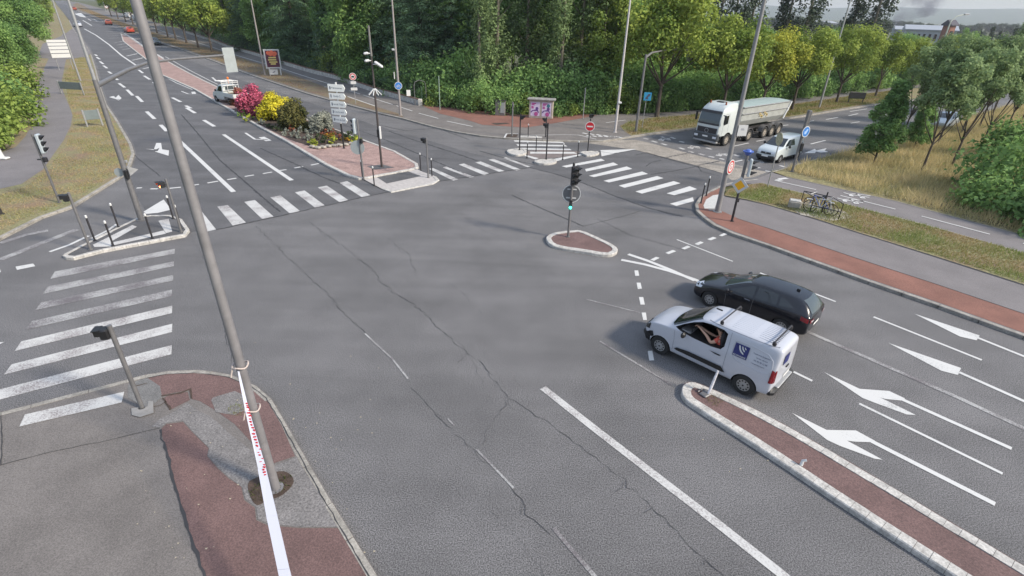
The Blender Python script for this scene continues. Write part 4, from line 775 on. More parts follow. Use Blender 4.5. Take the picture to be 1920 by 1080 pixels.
# yield sign on the arm mast
b = (265, 412); p0 = P(*b, .12); t = empty('give_way_sign', p0+Vector((0, 0, 2.2)), 0, 'small white triangular sign and grey disc clamped low on the left arm mast', 'road sign', 'road signs')
Fm = facing(-.5, (.3, 0, .2)); mb = MB(); art(mb, [(-.12, .24), (.3, .02), (-.12, -.2)], Fm, .02); mb.build('triangle_plate', M['galv'], t); Fm = facing(-1.4, (-.32, .02, .12)); mb = MB(); art(mb, circ(.2, 20), Fm, .02); mb.build('disc_plate', M['signback'], t)
mb = MB(); mb.box((.1, -.12, .05), (.16, .14, .42), bev=.03); mb.build('signal_box', M['black'], t); mb = MB(); mb.box((.1, .05, .62), (.22, .1, .12), bev=.02); mb.build('bracket', M['galv'], t)
# poster board
b = (516, 141); p = P(*b, .12); t = empty('poster_board', p, 0, 'free-standing poster frame with a red and yellow poster and small white sign beneath', 'billboard')
yw = yawCam(p)+.1; Fm = facing(yw, (0, 0, 0)); mb = MB(); art(mb, rect(-1.05, .95, 1.05, 3.5), Fm, .18); fr = mb.build('frame', M['white'], t)
G4 = lambda z_: Fm @ Matrix.Translation((0, 0, z_)); 
def artm(poly, z_, m, nm, par, th=.006): q = MB(); art(q, poly, G4(z_), th); return q.build(nm, m, par)
artm(rect(-.87, 1.12, .87, 3.33), .182, mat('poster_dark', (.10, .02, .045), .5), 'poster', fr)
mb = MB()
for i, (cx, cy) in enumerate(((-.45, 3.0), (0, 3.1), (.45, 2.95), (-.2, 2.85), (.3, 2.8))): art(mb, circ(.27, 14, cx, cy), G4(.19+i*.001), .003)
mb.build('poster_red_shapes', mat('poster_orange', (.75, .16, .08), .5), fr); mb = MB()
for i, (x, y, w) in enumerate(((0, 2.4, .5), (-.05, 2.1, .55), (.05, 1.8, .55), (0, 1.55, .35))): art(mb, rect(x-w, y-.09, x+w, y+.09), G4(.19), .006)
mb.build('poster_yellow_words', mat('poster_gold', (.75, .60, .20), .5), fr)
mb = MB(); mb.add([G4(.05) @ Vector(v) for v in ((-.75, 0, 0), (-.6, 0, 0), (-.6, 1, 0), (-.75, 1, 0), (-.75, 0, .1), (-.6, 0, .1), (-.6, 1, .1), (-.75, 1, .1))], [[0, 1, 2, 3], [4, 5, 6, 7], [0, 1, 5, 4], [1, 2, 6, 5], [2, 3, 7, 6], [3, 0, 4, 7]]); mb.build('leg', M['white'], t)
mb = MB(); mb.add([G4(.05) @ Vector((-v[0], v[1], v[2])) for v in ((-.9, 0, 0), (-.75, 0, 0), (-.75, 1, 0), (-.9, 1, 0), (-.9, 0, .1), (-.75, 0, .1), (-.75, 1, .1), (-.9, 1, .1))], [[0, 1, 2, 3], [4, 5, 6, 7], [0, 1, 5, 4], [1, 2, 6, 5], [2, 3, 7, 6], [3, 0, 4, 7]]); mb.build('leg', M['white'], t)
artm(rect(-.68, .12, .42, .82), .2, M['white'], 'small_white_sign', t, .03); artm([(-.35, .38), (-.1, .38), (0, .62), (.12, .6), (-.15, .5)], .235, M['ink'], 'sign_mark', t)
# poster cabinet
p = P(1014, 221, .13); t = empty('utility_cabinet', p, 0, 'concrete utility cabinet with flat roof and two purple posters, before the hedge', 'cabinet')
yw = yawCam(p)-.12; Fm = facing(yw, (0, 0, 0)); R = Matrix.Rotation(yw, 4, 'Z')
mb = MB(); mb.box((0, 0, .85), (.7, 2.35, 1.7), M4=R, bev=.03); mb.build('body', mat('cabinet_concrete', (.36, .31, .27), .8, var=.15, scale=3), t)
mb = MB(); mb.box((0, 0, 1.78), (1.0, 2.75, .16), M4=R, bev=.04); mb.build('roof_slab', mat('roof_grey', (.26, .25, .24), .8, var=.25, scale=3), t)
pw = mat('poster_paper', (.56, .48, .62), .7, var=.1, scale=6); pp = mat('poster_purple', (.11, .05, .2), .7); pm = mat('poster_magenta', (.40, .08, .25), .7)
for sx_, col2 in ((-.56, None), (.56, 1)):
    q = MB(); art(q, rect(sx_-.45, .22, sx_+.45, 1.52), G4(.353), .006); po = q.build('poster', pw, t)
    q = MB(); art(q, circ(.15, 14, sx_+.18, .93), G4(.362), .003); art(q, [(sx_-.43, .6), (sx_-.3, .75), (sx_, .82), (sx_+.25, .85), (sx_+.4, .55), (sx_+.32, .5), (sx_+.2, .7), (sx_-.2, .7), (sx_-.36, .52)], G4(.3655), .003); q.build('figure_shapes', pp, po)
    q = MB()
    for k, (yy, ww) in enumerate(((1.42, .3), (1.3, .2), (1.12, .14), (1.0, .16))): art(q, rect(sx_-.38, yy-.075, sx_-.38+ww*1.5, yy+.035), G4(.362+.001*k), .003)
    art(q, circ(.2, 12, sx_+.1, .42), G4(.3705), .003); q.build('poster_words', pm, po)
    if col2: q = MB(); art(q, circ(.17, 14, sx_+.18, 1.22), G4(.362), .003); q.build('teal_mark', mat('poster_teal', (.04, .16, .2), .7), po)
p = P(938, 216, .13); t = empty('electrical_cabinet', p, 0, 'dark grey street cabinet with pale panels left of the poster cabinet', 'cabinet'); R = Matrix.Rotation(yw, 4, 'Z')
mb = MB(); mb.box((.0, 0, .7), (.5, 1.0, 1.4), M4=R, bev=.03); mb.build('body', M['metal'], t); mb = MB(); mb.box((0, 0, 1.43), (.6, 1.1, .06), M4=R); mb.build('lid', M['dark'], t)
mb = MB(); c = R @ Vector((.27, .25, 0)); c.z = .75; mb.box(c, (.04, .42, 1.0), M4=R, bev=.01); mb.build('door', M['signback'], t)
# grey sign backs on the left verge
for (b, label, w) in (((164.5, 238), 'grey sign panel seen from behind on two posts, nearer one on the left verge', 2.2), ((116, 176), 'grey sign panel seen from behind on two posts, the farther one on the left verge', 2.6)):
    p = P(b[0], b[1], .12); q_ = P(193, 235.5, .12) if w == 2.2 else P(158, 179, .12); d = (q_-p); L_ = d.length; yw = math.atan2(d.y, d.x)
    t = empty('verge_sign', p, yw, label, 'sign panel', 'grey sign panels on the left verge'); mb = MB(); mb.box((L_/2, 0, .92), (L_-.1, .05, .75), bev=.015); mb.build('panel', mat('verge_sign_back', (.16, .19, .19), .6, metal=.2, var=.08, scale=3), t)
    for xx in (0, L_): mb = MB(); mb.box((xx, .0, .68), (.13, .12, 1.36), bev=.02); mb.build('leg', M['galv'], t)
# five white panels
p = P(125, 131, .12); t = empty('direction_sign', p, 0, 'stack of five white direction panels on two posts at the far left', 'direction sign'); yw = yawCam(p)+.12
Fm = facing(yw, (0, 0, 0)); nm = ['Lyon Centre', 'Grand Parc', 'Les Halles', 'Hôpital', 'Toutes directions']
for k in range(5):
    z0, z1 = ((1.6, 2.1), (2.2, 2.58), (2.68, 3.04), (3.14, 3.48), (3.57, 3.88))[k]
    q = MB(); art(q, rect(-1.12, z0, 1.12, z1), G4(0), .05); s = q.build('direction_panel', M['white'], t)
for xx in (-.8, .8): c = G4(-.08) @ Vector((xx, 0, 0)); q = MB(); q.cyl((c.x, c.y, 0), (c.x, c.y, 3.8), .05); q.build('leg', M['galv'], t)
# notice board right
p = P(1603, 193, .13); t = empty('notice_board', p, YB+.9, 'low dark notice board on two legs in the far grass', 'notice board'); mb = MB(); mb.box((0, 0, .9), (.12, 2.1, .75), bev=.02); mb.build('board', M['black'], t)
for yy in (-.9, .9): mb = MB(); mb.box((0, yy, .5), (.1, .1, 1.0)); mb.build('leg', M['dark'], t)
# bent white marker on the median nose
p = P(1327, 741, .12); t = empty('bent_marker_post', p, 0, 'bent white flexible marker post with broken base on the nose of the near median', 'marker post')
q_ = P(1345, 700, .75)-p; q_.z = .72
mb = MB(); mb.tube([(0, 0, 0), q_*.5, q_], [.035, .042, .03], 8); mb.build('post', mat('worn_white_plastic', (.55, .54, .56), .5, var=.25, scale=14), t, True); mb = MB(); mb.box((-.06, .02, .03), (.3, .22, .06), rz=.6, bev=.02); mb.tube([(-.25, .1, .03), (-.1, .22, .05), (.05, .15, .04)], .025, 6); mb.build('base', M['metal'], t)
p = P(1502, 872, .13); t = empty('bent_marker_post', p, 0, 'small broken white stub on the near median kerb', 'marker post'); mb = MB(); mb.tube([(0, 0, 0), (.02, .02, .12), (.09, .0, .16)], [.04, .035, .03], 8); mb.build('stub', M['white'], t, True)
# dry weeds on nose handled in PART6
# low wall and fence
wl = [(1, 1)]; wp = [(790, 197.5), (750, 186), (700, 172), (630, 148), (575, 134), (530, 120), (480, 104), (430, 90), (400, 78), (350, 62)]
pts = [P(x, y, .12) for x, y in wp]; t = empty('low_wall', pts[0], 0, 'low grey concrete wall with rusty coping along the cycle path', 'wall'); o0 = pts[0]
mb = MB(); m2 = MB()
for a, b_ in zip(pts, pts[1:]):
    d = (b_-a); yw = math.atan2(d.y, d.x); R = Matrix.Translation((a+b_)/2-o0) ; L_ = d.length; sl = math.atan2(d.z, math.hypot(d.x, d.y)); Mx = Matrix.Rotation(yw, 4, 'Z') @ Matrix.Rotation(-sl, 4, 'Y')
    mb.box((a+b_)/2-o0+Vector((0, 0, .25)), (L_+.02, .28, .6), M4=Mx); m2.box((a+b_)/2-o0+Vector((0, 0, .58)), (L_+.03, .34, .07), M4=Mx)
mb.build('wall_body', M['conc'], t); m2.build('coping', M['rust'], t)
mb = MB(); mb.box((-.1, 0, .3), (.4, .4, .72), bev=.03); mb.build('end_pier', M['conc'], t)
t = empty('mesh_fence', pts[0], 0, 'dark green wire mesh fence standing on the low wall', 'fence'); mb = MB(); wire = MB()
fp = []
for a, b_ in zip(pts, pts[1:]):
    n = max(1, int((b_-a).length/2.4))
    for i in range(n): fp.append(a.lerp(b_, i/n))
for i, a in enumerate(fp[:60]):
    a = a-o0+Vector((.1, .12, 0)); pm_ = MB(); pm_.cyl(a+Vector((0, 0, .3)), a+Vector((0, 0, 2.0)), .03, n=6); pm_.build('fence_post', mat('fence_green', (.05, .09, .07), .6), t)
    if i < len(fp)-1 and i < 59:
        b_ = fp[i+1]-o0+Vector((.1, .12, 0))
        for zz in np.linspace(.7, 1.95, 7): wire.tube([a+Vector((0, 0, zz)), b_+Vector((0, 0, zz))], .006, 3, cap=False)
        for k in range(1, 12): c = a.lerp(b_, k/12); wire.tube([c+Vector((0, 0, .65)), c+Vector((0, 0, 1.95))], .005, 3, cap=False)
fg = mat('fence_green', (.05, .09, .07), .6); wire.build('wire_mesh', fg, t, fix=False)
# gate near wall end with white plate
p = P(800, 197, .12); t = empty('iron_gate', p, .5, 'arched iron gate frame with small white plate in the dark hedge', 'gate'); mb = MB()
for xx in (-1.3, 0): mb.cyl((xx, 0, 0), (xx, 0, 2.2 if xx else 2.0), .035, n=6)
mb.tube([(-1.3, 0, 2.0), (-1.2, 0, 2.4), (-.7, 0, 2.6), (-.1, 0, 2.4), (0, 0, 2.0)], .03, 6); mb.build('frame', M['metal'], t); mb = MB(); mb.box((-2.0, -.1, 1.35), (.42, .04, .6)); mb.build('white_plate', M['white'], t)
# bicycle rack
p = P(1550, 405, .13); t0 = P(1518, 398, .13); t1 = P(1572, 411, .13)
sheet('paver_slab', [[(1476, 385), (1492, 376), (1538, 385), (1580, 393), (1598, 408), (1560, 414), (1500, 402)]], .137, mat('concrete_pavers', (.33, .30, .25), .9, var=.3, scale=1.8, fine=.3, fscale=8))
lines('paver_joint', [([(1486+k*14, 380+k*2.6), (1500+k*13, 402+k*2.2)], .03) for k in range(8)]+[([(1484, 384), (1590, 402)], .03), ([(1488, 393), (1580, 409)], .03)], .141, M['soil'])
rk = empty('bicycle_rack', t0, 0, 'dark steel bicycle rack of arched rails on paving slabs in the grass', 'bicycle rack'); d = t1-t0; hb = P(1560, 395, .13)-t0; back = Vector((-.1, .95, 0)); mb = MB()
for f in (0, 1):
    a = d*f; mb.tube([a, a+Vector((0, 0, .85)), a+back+Vector((0, 0, .9)), a+back], .024, 8)
mb.tube([Vector((0, 0, .4)), d+Vector((0, 0, .4))], .022, 8); mb.tube([back+Vector((0, 0, .9)), d+back+Vector((0, 0, .9))], .024, 8); mb.tube([d*.6+back*.5, d*.6+back*.5+Vector((0, 0, 1.2))], .035, 8); mb.build('rails', M['black'], rk, True)
def bike(loc, yaw, col, label, lean=.12):
    t = empty('bicycle', loc, yaw, label, 'bicycle', 'bicycles in the rack'); t.rotation_euler = (lean, 0, yaw)
    for xx in (-.52, .52):
        mb = MB(); mb.tube([(xx+.33*math.cos(a), 0, .34+.33*math.sin(a)) for a in np.linspace(0, 2*PI, 25)], .02, 6); w = mb.build('wheel', M['tyre'], t, True)
        mb = MB()
        for k in range(8): a = PI*k/8; mb.cyl((xx-.3*math.cos(a), 0, .34-.3*math.sin(a)), (xx+.3*math.cos(a), 0, .34+.3*math.sin(a)), .005, n=4)
        mb.build('spokes', M['galv'], w)
    mb = MB(); B_, S_, Hd, Rr, Fr = (-.05, 0, .3), (-.18, 0, .82), (.36, 0, .86), (-.52, 0, .34), (.52, 0, .34)
    for a, b_ in ((B_, S_), (S_, Hd), (B_, Hd), (Rr, S_), (Rr, B_), (Hd, Fr)): mb.cyl(a, b_, .022, n=8)
    mb.build('frame', col, t, True); mb = MB(); mb.box((-.2, 0, .92), (.26, .13, .06), bev=.02); mb.cyl((-.18, 0, .8), (-.2, 0, .9), .015, n=6); mb.build('saddle', M['black'], t)
    mb = MB(); mb.tube([(.42, -.28, .98), (.36, -.05, 1.0), (.36, .05, 1.0), (.42, .28, .98)], .015, 6); mb.cyl((.36, 0, .84), (.36, 0, 1.0), .018, n=6); mb.build('handlebar', M['galv'], t)
    mb = MB(); mb.box((-.62, 0, .72), (.3, .08, .03), bev=.01); mb.build('rear_mudguard', M['white'], t)
bd = math.atan2(d.y, d.x)
bike(t0+d*.42+back*.25, bd+.1, M['white'], 'white bicycle leaning in the rack, nearer the path'); bike(t0+d*.55+back*.75, bd+2.9, M['bluel'], 'dark blue bicycle behind the white one in the rack', -.1)
p = P(1488, 389, .13); t = empty('stone_box', p, -.4, 'small pale stone block beside the bicycle rack slabs', 'stone block'); mb = MB(); mb.box((0, 0, .2), (.62, .5, .4), bev=.05); mb.build('block', M['stone'], t)
mb = MB(); mb.box((0, 0, .42), (.56, .44, .05), bev=.02); mb.build('lid', M['conc'], t)
# ------------------------------------------------------------------ PART4 vehicles
def loft(st, name='body'):
    """st rows: x, zb, w, zs, ws, zr, wr -> closed mesh of a car shell, x forward"""
    mb = MB(); N = None
    for x, zb, w, zs, ws, zr, wr in st:
        h = [(0, zb), (w*.8, zb), (w*.98, zb+.06), (w, zb+.18), (w*1.005, zb+(zs-zb)*.62), (ws, zs), (ws*.985+.0*wr, zs+.03),
             (wr+(ws-wr)*.42, zs+(zr-zs)*.55), (wr+(ws-wr)*.1, zr-.07*min(1, (zr-zs)*4)), (wr*.9, zr-.012), (wr*.5, zr+.012), (0, zr+.02)]
        ring = [(x, y, z) for y, z in h]+[(x, -y, z) for y, z in h[-2:0:-1]]; N = len(ring); mb.v += ring
    n = len(st)
    for i in range(n-1):
        for k in range(N): j = (k+1) % N; mb.f.append([i*N+k, i*N+j, (i+1)*N+j, (i+1)*N+k]); mb.mi.append(0)
    for i in (0, n-1):
        half = N//2
        for k in range(half):
            a, b, c, d = k, k+1, (N-k-1) % N, (N-k) % N
            f = [a, b, c] if k == 0 else ([a, b, d] if b == half and c == half else [a, b, c, d]); 
            f = list(dict.fromkeys([i*N+q for q in f])); mb.f.append(f); mb.mi.append(0)
    return mb
def finalize(o, cutters=(), sub=1):
    """bake subdivision and boolean cuts into plain mesh data"""
    if sub: m = o.modifiers.new('s', 'SUBSURF'); m.levels = m.render_levels = sub
    tmp = []
    for c in cutters:
        b = o.modifiers.new('b', 'BOOLEAN'); b.operation = 'DIFFERENCE'; b.solver = 'EXACT'; b.object = c; tmp.append(c)
    bpy.context.view_layer.update(); dg = bpy.context.evaluated_depsgraph_get(); me = bpy.data.meshes.new_from_object(o.evaluated_get(dg)); o.modifiers.clear(); o.data = me
    for c in tmp: bpy.data.objects.remove(c)
    me.polygons.foreach_set('use_smooth', [True]*len(me.polygons))
    try: me.set_sharp_from_angle(angle=math.radians(35))
    except Exception: pass
    return o
def cutter(mb, blackmat):
    mb.mi = [1]*len(mb.f); o = mb.build('cutter', [blackmat, blackmat]); return o
class Body:
    def __init__(s, t, st, paint, cuts=(), sub=2, name='body'):
        s.t = t; s.o = loft(st).build(name, [paint, M['black']], None); cs = [cutter(c, M['black']) for c in cuts]
        finalize(s.o, cs, sub); me = s.o.data; s.bvh = BVHTree.FromPolygons([v.co for v in me.vertices], [list(p.vertices) for p in me.polygons]); s.o.parent = t
    def patch(s, poly, axis, sign, m, name, off=.006, par=None, cell=.07, th=0):
        """polygon projected on the shell. axis 'y': poly in (x,z), from side sign; 'x': poly in (y,z), from front(+1)/rear(-1); 'z': poly in (x,y) from above"""
        bm = bmesh.new(); vs = [bm.verts.new((p[0], p[1], 0)) for p in poly]
        for q in geometry.tessellate_polygon([[Vector((p[0], p[1], 0)) for p in poly]]):
            try: bm.faces.new([vs[i] for i in q])
            except ValueError: pass
        xs = [p[0] for p in poly]; ys = [p[1] for p in poly]
        for ax, (lo, hi) in enumerate(((min(xs), max(xs)), (min(ys), max(ys)))):
            n = int((hi-lo)/cell)
            for i in range(1, n+1):
                co = [0, 0, 0]; co[ax] = lo+(hi-lo)*i/(n+1); no = [0, 0, 0]; no[ax] = 1
                bmesh.ops.bisect_plane(bm, geom=bm.verts[:]+bm.edges[:]+bm.faces[:], plane_co=co, plane_no=no)
        for v in bm.verts:
            a, b = v.co.x, v.co.y
            if axis == 'y': o, d = Vector((a, 3*sign, b)), Vector((0, -sign, 0))
            elif axis == 'x': o, d = Vector((5*sign, a, b)), Vector((-sign, 0, 0))
            else: o, d = Vector((a, b, 5)), Vector((0, 0, -1))
            h, n, _, _ = s.bvh.ray_cast(o, d)
            if h is None:
                h, n, _, _ = s.bvh.find_nearest(o+d*2.2 if axis != 'x' else Vector((sign*2, a, b)))
            if n.dot(d) > 0: n = -n
            v.co = h-d*off*.5+n*off
        me = bpy.data.meshes.new(name); bmesh.ops.recalc_face_normals(bm, faces=bm.faces); bm.to_mesh(me); bm.free(); me.materials.append(m); me.polygons.foreach_set('use_smooth', [True]*len(me.polygons))
        return link(name, me, par or s.t)
    def text(s, body, size, x, z, m, name, sign=1, par=None, align='CENTER'):
        h, n, _, _ = s.bvh.ray_cast(Vector((x, 3*sign, z)), Vector((0, -sign, 0))); 
        yw = sign*PI/2; Fm = facing(yw, (h.x, h.y+sign*.012, h.z)); return text_mesh(body, size, m, name, par or s.t, Fm, .002, align)
def wheel(t, x, y, r, w, rim=None, spokes=10, hubr=.62, steel=True):
    s = 1 if y > 0 else -1; mb = MB()
    prof = [(r*.6, -w/2), (r*.93, -w/2), (r, -w/2+.03), (r, w/2-.03), (r*.93, w/2), (r*.6, w/2)]; n = 28; vs = []
    for a in range(n):
        for rr, yy in prof: vs.append((x+rr*math.cos(2*PI*a/n), y+yy, r+rr*math.sin(2*PI*a/n)))
    k = len(prof); fs = [[a*k+i, a*k+(i+1) % k, ((a+1) % n)*k+(i+1) % k, ((a+1) % n)*k+i] for a in range(n) for i in range(k)]
    mb.add(vs, fs); wh = mb.build('wheel', M['tyre'], t, True)
    mb = MB(); R_ = rim or M['rim']; ye = y+s*(w/2-.03)
    mb.tube([(x, ye-s*.05, r), (x, ye+s*.012, r)], [r*.62, r*.62], 24); mb.tube([(x, ye, r), (x, ye+s*.03, r)], [r*.2, r*.15], 12); mb.m = 1
    for q in range(spokes):
        a = 2*PI*q/spokes; c = Vector((x+r*.44*math.cos(a), ye+s*.014, r+r*.44*math.sin(a))); mb.cyl(c, c+Vector((0, s*.006, 0)), r*.085, n=8)
    mb.cyl((x, ye+s*.028, r), (x, ye+s*.034, r), r*.09, n=12); mb.build('rim', [R_, M['black']], wh)
    return wh
def arch(x, side, r, w=.5):
    mb = MB(); y0, y1 = (.62, 1.3) if side > 0 else (-1.3, -.62); mb.cyl((x, y0, r*.92), (x, y1, r*.92), r*1.16, n=28); return mb
def mirror(t, x, y, z, m):
    s = 1 if y > 0 else -1; mb = MB(); mb.box((x, y+s*.12, z+.05), (.12, .2, .2), bev=.05); o = mb.build('door_mirror', m, t, True); mb = MB(); mb.cyl((x, y, z-.03), (x, y+s*.1, z), .025, n=6); mb.build('mirror_arm', M['black'], o)
def boxpart(t, name, c, d, m, bev=.02, rz=0): mb = MB(); mb.box(c, d, rz=rz, bev=bev); return mb.build(name, m, t)
# ---- white panel van, near
fw_, rw_ = P(1236, 662), P(1397, 740); dirv = (fw_-rw_).normalized(); left = Vector((-dirv.y, dirv.x, 0)); mid = (fw_+rw_)/2-left*.79
t = empty('panel_van', mid+dirv*.06, YA, 'white panel van with roof bars, blue logo and visible driver, beside the black car', 'van')
ST = [(2.13, .34, .60, .62, .56, .70, .42), (2.06, .24, .80, .78, .74, .86, .58), (1.85, .22, .89, .98, .83, 1.03, .66), (1.5, .22, .91, 1.05, .86, 1.12, .70), (1.22, .22, .92, 1.08, .88, 1.18, .73), (1.12, .22, .92, 1.09, .88, 1.24, .73),
      (.80, .22, .92, 1.12, .88, 1.47, .71), (.45, .22, .92, 1.13, .88, 1.70, .68), (.25, .22, .92, 1.14, .88, 1.78, .67), (0, .22, .92, 1.14, .88, 1.82, .68), (-.7, .22, .92, 1.15, .885, 1.85, .70), (-1.5, .22, .92, 1.15, .885, 1.84, .69), (-1.95, .24, .91, 1.14, .86, 1.82, .67), (-2.08, .27, .87, 1.12, .82, 1.77, .64), (-2.12, .34, .80, 1.08, .77, 1.68, .58)]
ST = [(a[0], a[1], a[2]*.965, a[3], a[4]*.965, a[5]-.02*(a[5] > 1.3), a[6]*.965) for a in ST]
win = [(1.02, 1.19), (.80, 1.36), (.52, 1.54), (.25, 1.66), (0, 1.70), (-.42, 1.70), (-.56, 1.64), (-.58, 1.25), (-.50, 1.13), (-.2, 1.09), (.35, 1.10), (.8, 1.14)]
pocket = MB(); pocket.prism(win, 'y', -.35, 1.3)
vb = Body(t, ST, M['vanw'], [arch(1.39, 1, .33), arch(1.39, -1, .33), arch(-1.39, 1, .33), arch(-1.39, -1, .33), pocket])
for x in (1.39, -1.39):
    for y in (.80, -.80): wheel(t, x, y, .325, .2)
vb.patch([(-.74, 1.20), (.74, 1.20), (.60, 1.71), (-.60, 1.71)], 'x', 1, M['glass'], 'windscreen', .008)
vb.patch(win[::-1], 'y', -1, M['glass'], 'side_window', .006)
vb.patch([(1.40, .32), (1.95, .32), (2.10, .5), (2.10, .64), (1.95, .60), (1.82, .70), (1.72, .74), (1.66, .6)][:8], 'y', 1, M['black'], 'front_bumper', .008)
boxpart(t, 'front_bumper', (2.06, 0, .45), (.22, 1.4, .26), M['black'], .08); boxpart(t, 'rear_bumper', (-2.07, 0, .40), (.28, 1.66, .24), M['black'], .08); boxpart(t, 'bumper_step', (-2.16, 0, .52), (.14, 1.1, .04), M['galv'], .02)
vb.patch([(.88, .50), (.80, .57), (.4, .62), (-.66, .62), (-.80, .48), (-.7, .46), (.8, .47)], 'y', 1, M['black'], 'side_moulding', .022)
vb.patch([(.95, .42), (.85, .52), (.4, .56), (-.72, .56), (-.86, .42)], 'y', -1, M['black'], 'side_moulding', .02)
vb.patch([(1.86, .76), (2.03, .70), (2.10, .80), (1.98, .92), (1.86, .93)], 'y', 1, M['lens'], 'headlight', .01); vb.patch([(-.62, .72), (-.42, .70), (-.40, .86), (-.60, .84)], 'x', 1, M['headl'], 'headlight', .01); vb.patch([(.42, .70), (.62, .72), (.60, .84), (.40, .86)], 'x', 1, M['headl'], 'headlight', .01); vb.patch([(-.36, .62), (.36, .62), (.36, .76), (-.36, .76)], 'x', 1, M['black'], 'grille', .01)
vb.patch([(-1.99, .74), (-2.09, .74), (-2.10, 1.12), (-2.0, 1.16)], 'y', 1, M['tail'], 'tail_light', .012); vb.patch([(-.78, .74), (-.72, .74), (-.72, 1.15), (-.77, 1.15)], 'x', -1, M['tail'], 'tail_light', .012); vb.patch([(.72, .74), (.78, .74), (.77, 1.15), (.72, 1.15)], 'x', -1, M['tail'], 'tail_light', .012)
def seamp(b, pts, axis, sign, w=.012, name='door_gap', m=None):
    for (a0, a1), (b0, b1) in zip(pts, pts[1:]):
        d = Vector((b0-a0, b1-a1)).normalized(); n = Vector((-d.y, d.x))*w/2
        b.patch([(a0+n.x, a1+n.y), (b0+n.x, b1+n.y), (b0-n.x, b1-n.y), (a0-n.x, a1-n.y)], axis, sign, m or gapm, name, .003, cell=.15)
gapm = mat('panel_gap', (.18, .19, .22), .6)
seamp(vb, [(1.0, 1.1), (.95, .8), (.95, .3)], 'y', 1); seamp(vb, [(-.66, 1.72), (-.70, 1.2), (-.70, .3)], 'y', 1); seamp(vb, [(.1, 1.76), (-1.95, 1.77)], 'y', 1, .012)
seamp(vb, [(0, .6), (0, 1.75)], 'x', -1)
sh = mat('van_recess_shade', (.50, .53, .60), .35, coat=.5)
t.scale = (.965, .965, .965)
# pressed side panel: a raised outline
mb = MB(); out = [(-.86, 1.56), (-.9, 1.3), (-.86, 1.1), (-.74, 1.0), (-1.2, .97), (-1.7, .95), (-1.9, 1.0), (-1.98, 1.15), (-1.95, 1.35), (-1.8, 1.52), (-1.4, 1.58), (-.95, 1.59), (-.86, 1.56)]
out = [(-.84, 1.55), (-.83, 1.2), (-.9, 1.07), (-1.05, 1.0), (-1.75, .96), (-1.93, 1.02), (-1.98, 1.2), (-1.93, 1.4), (-1.78, 1.53), (-1.4, 1.58), (-.92, 1.59), (-.84, 1.55)]
pr = []
for a in out: h, n, _, _ = vb.bvh.ray_cast(Vector((a[0], 3, a[1])), Vector((0, -1, 0))); pr.append(h+Vector((0, .0, 0)))
mb.tube(pr, .012, 6, cap=False); mb.build('pressed_panel_edge', M['vanw'], t, True)
lg = vb.patch([(-.86, 1.14), (-1.27, 1.14), (-1.27, 1.52), (-.86, 1.52)], 'y', 1, M['logo'], 'logo_panel', .014)
mb = MB(); h, n, _, _ = vb.bvh.ray_cast(Vector((-1.06, 3, 1.33)), Vector((0, -1, 0)))
Fl = Matrix(((-1, 0, 0, -1.06), (0, 0, 1, 0), (0, 1, 0, 1.33), (0, 0, 0, 1)))
h1, _, _, _ = vb.bvh.ray_cast(Vector((-1.06, 3, 1.20)), Vector((0, -1, 0))); h2, _, _, _ = vb.bvh.ray_cast(Vector((-1.06, 3, 1.47)), Vector((0, -1, 0)))
sl_ = math.atan2(h1.y-h2.y, .27); Fl = Matrix.Translation((-1.06, (h1.y+h2.y)/2+.024, 1.335)) @ Matrix.Rotation(sl_, 4, 'X') @ Matrix(((-1, 0, 0, 0), (0, 0, 1, 0), (0, 1, 0, 0), (0, 0, 0, 1)))
for r0, w0, a0, a1 in ((.25, .04, 3.15, 4.45), (.165, .034, 3.2, 4.35), (.09, .026, 3.3, 4.3)):
    cx, cy = .16, .165; pts_o = [(cx+r0*math.cos(a), cy+r0*math.sin(a)) for a in np.linspace(a0, a1, 12)]; pts_i = [(cx+(r0-w0*(1 if 0 < i < 11 else .1))*math.cos(a), cy+(r0-w0*(1 if 0 < i < 11 else .1))*math.sin(a)) for i, a in enumerate(np.linspace(a0, a1, 12))]
    art(mb, pts_o+pts_i[::-1], Fl, .003)
mb.build('white_arcs', M['white'], lg); text_mesh('econnect', .1, M['white'], 'logo_word', lg, Fl @ Matrix.Translation((-.0, -.15, .002)), .002)
Ft = Matrix.Translation((-1.62, 0, 0)) 
for i, (s_, sz, dx) in enumerate((('Équipements récupération', .045, 0), ('Service - Général', .045, -.03), ('04 78 78 12 98', .062, -.02), ('www.econnect-lyon.fr', .042, .03))):
    zz = 1.42-.095*i; hh_, _, _, _ = vb.bvh.ray_cast(Vector((-1.62, 3, zz)), Vector((0, -1, 0)))
    text_mesh(s_, sz, M['ink'], 'side_lettering', t, Matrix.Translation((-1.63+dx, hh_.y+.008, zz)) @ Matrix.Rotation(sl_, 4, 'X') @ Matrix(((-1, 0, 0, 0), (0, 0, 1, 0), (0, 1, 0, 0), (0, 0, 0, 1))), .002)
vb.patch([(.05, 1.2), (.42, 1.2), (.42, 1.52), (.05, 1.52)], 'x', -1, M['logo'], 'rear_logo', .012); vb.patch([(-.5, .56), (0, .56), (0, .66), (-.5, .66)], 'x', -1, M['plate'], 'number_plate', .012)
vb.patch([(.0-.4, .93), (-.12-.4, .93), (-.24-.4+.06, .97), (-.2, .97)][:4], 'y', 1, M['black'], 'door_handle', .02); boxpart(t, 'door_handle', (-2.13, -.1, .95), (.04, .2, .05), M['black'], .01)
for k in range(11):
    y = -.5+k*.1
    for x0, x1 in ((-.55, -1.15), (-1.32, -1.85)): h, n, _, _ = vb.bvh.ray_cast(Vector((x0, y, 5)), Vector((0, 0, -1))); mb = MB(); mb.tube([(x0, y, h.z-.004), (x1, y, h.z-.004)], .013, 5); mb.build('roof_rib', M['vanw'], t, True)
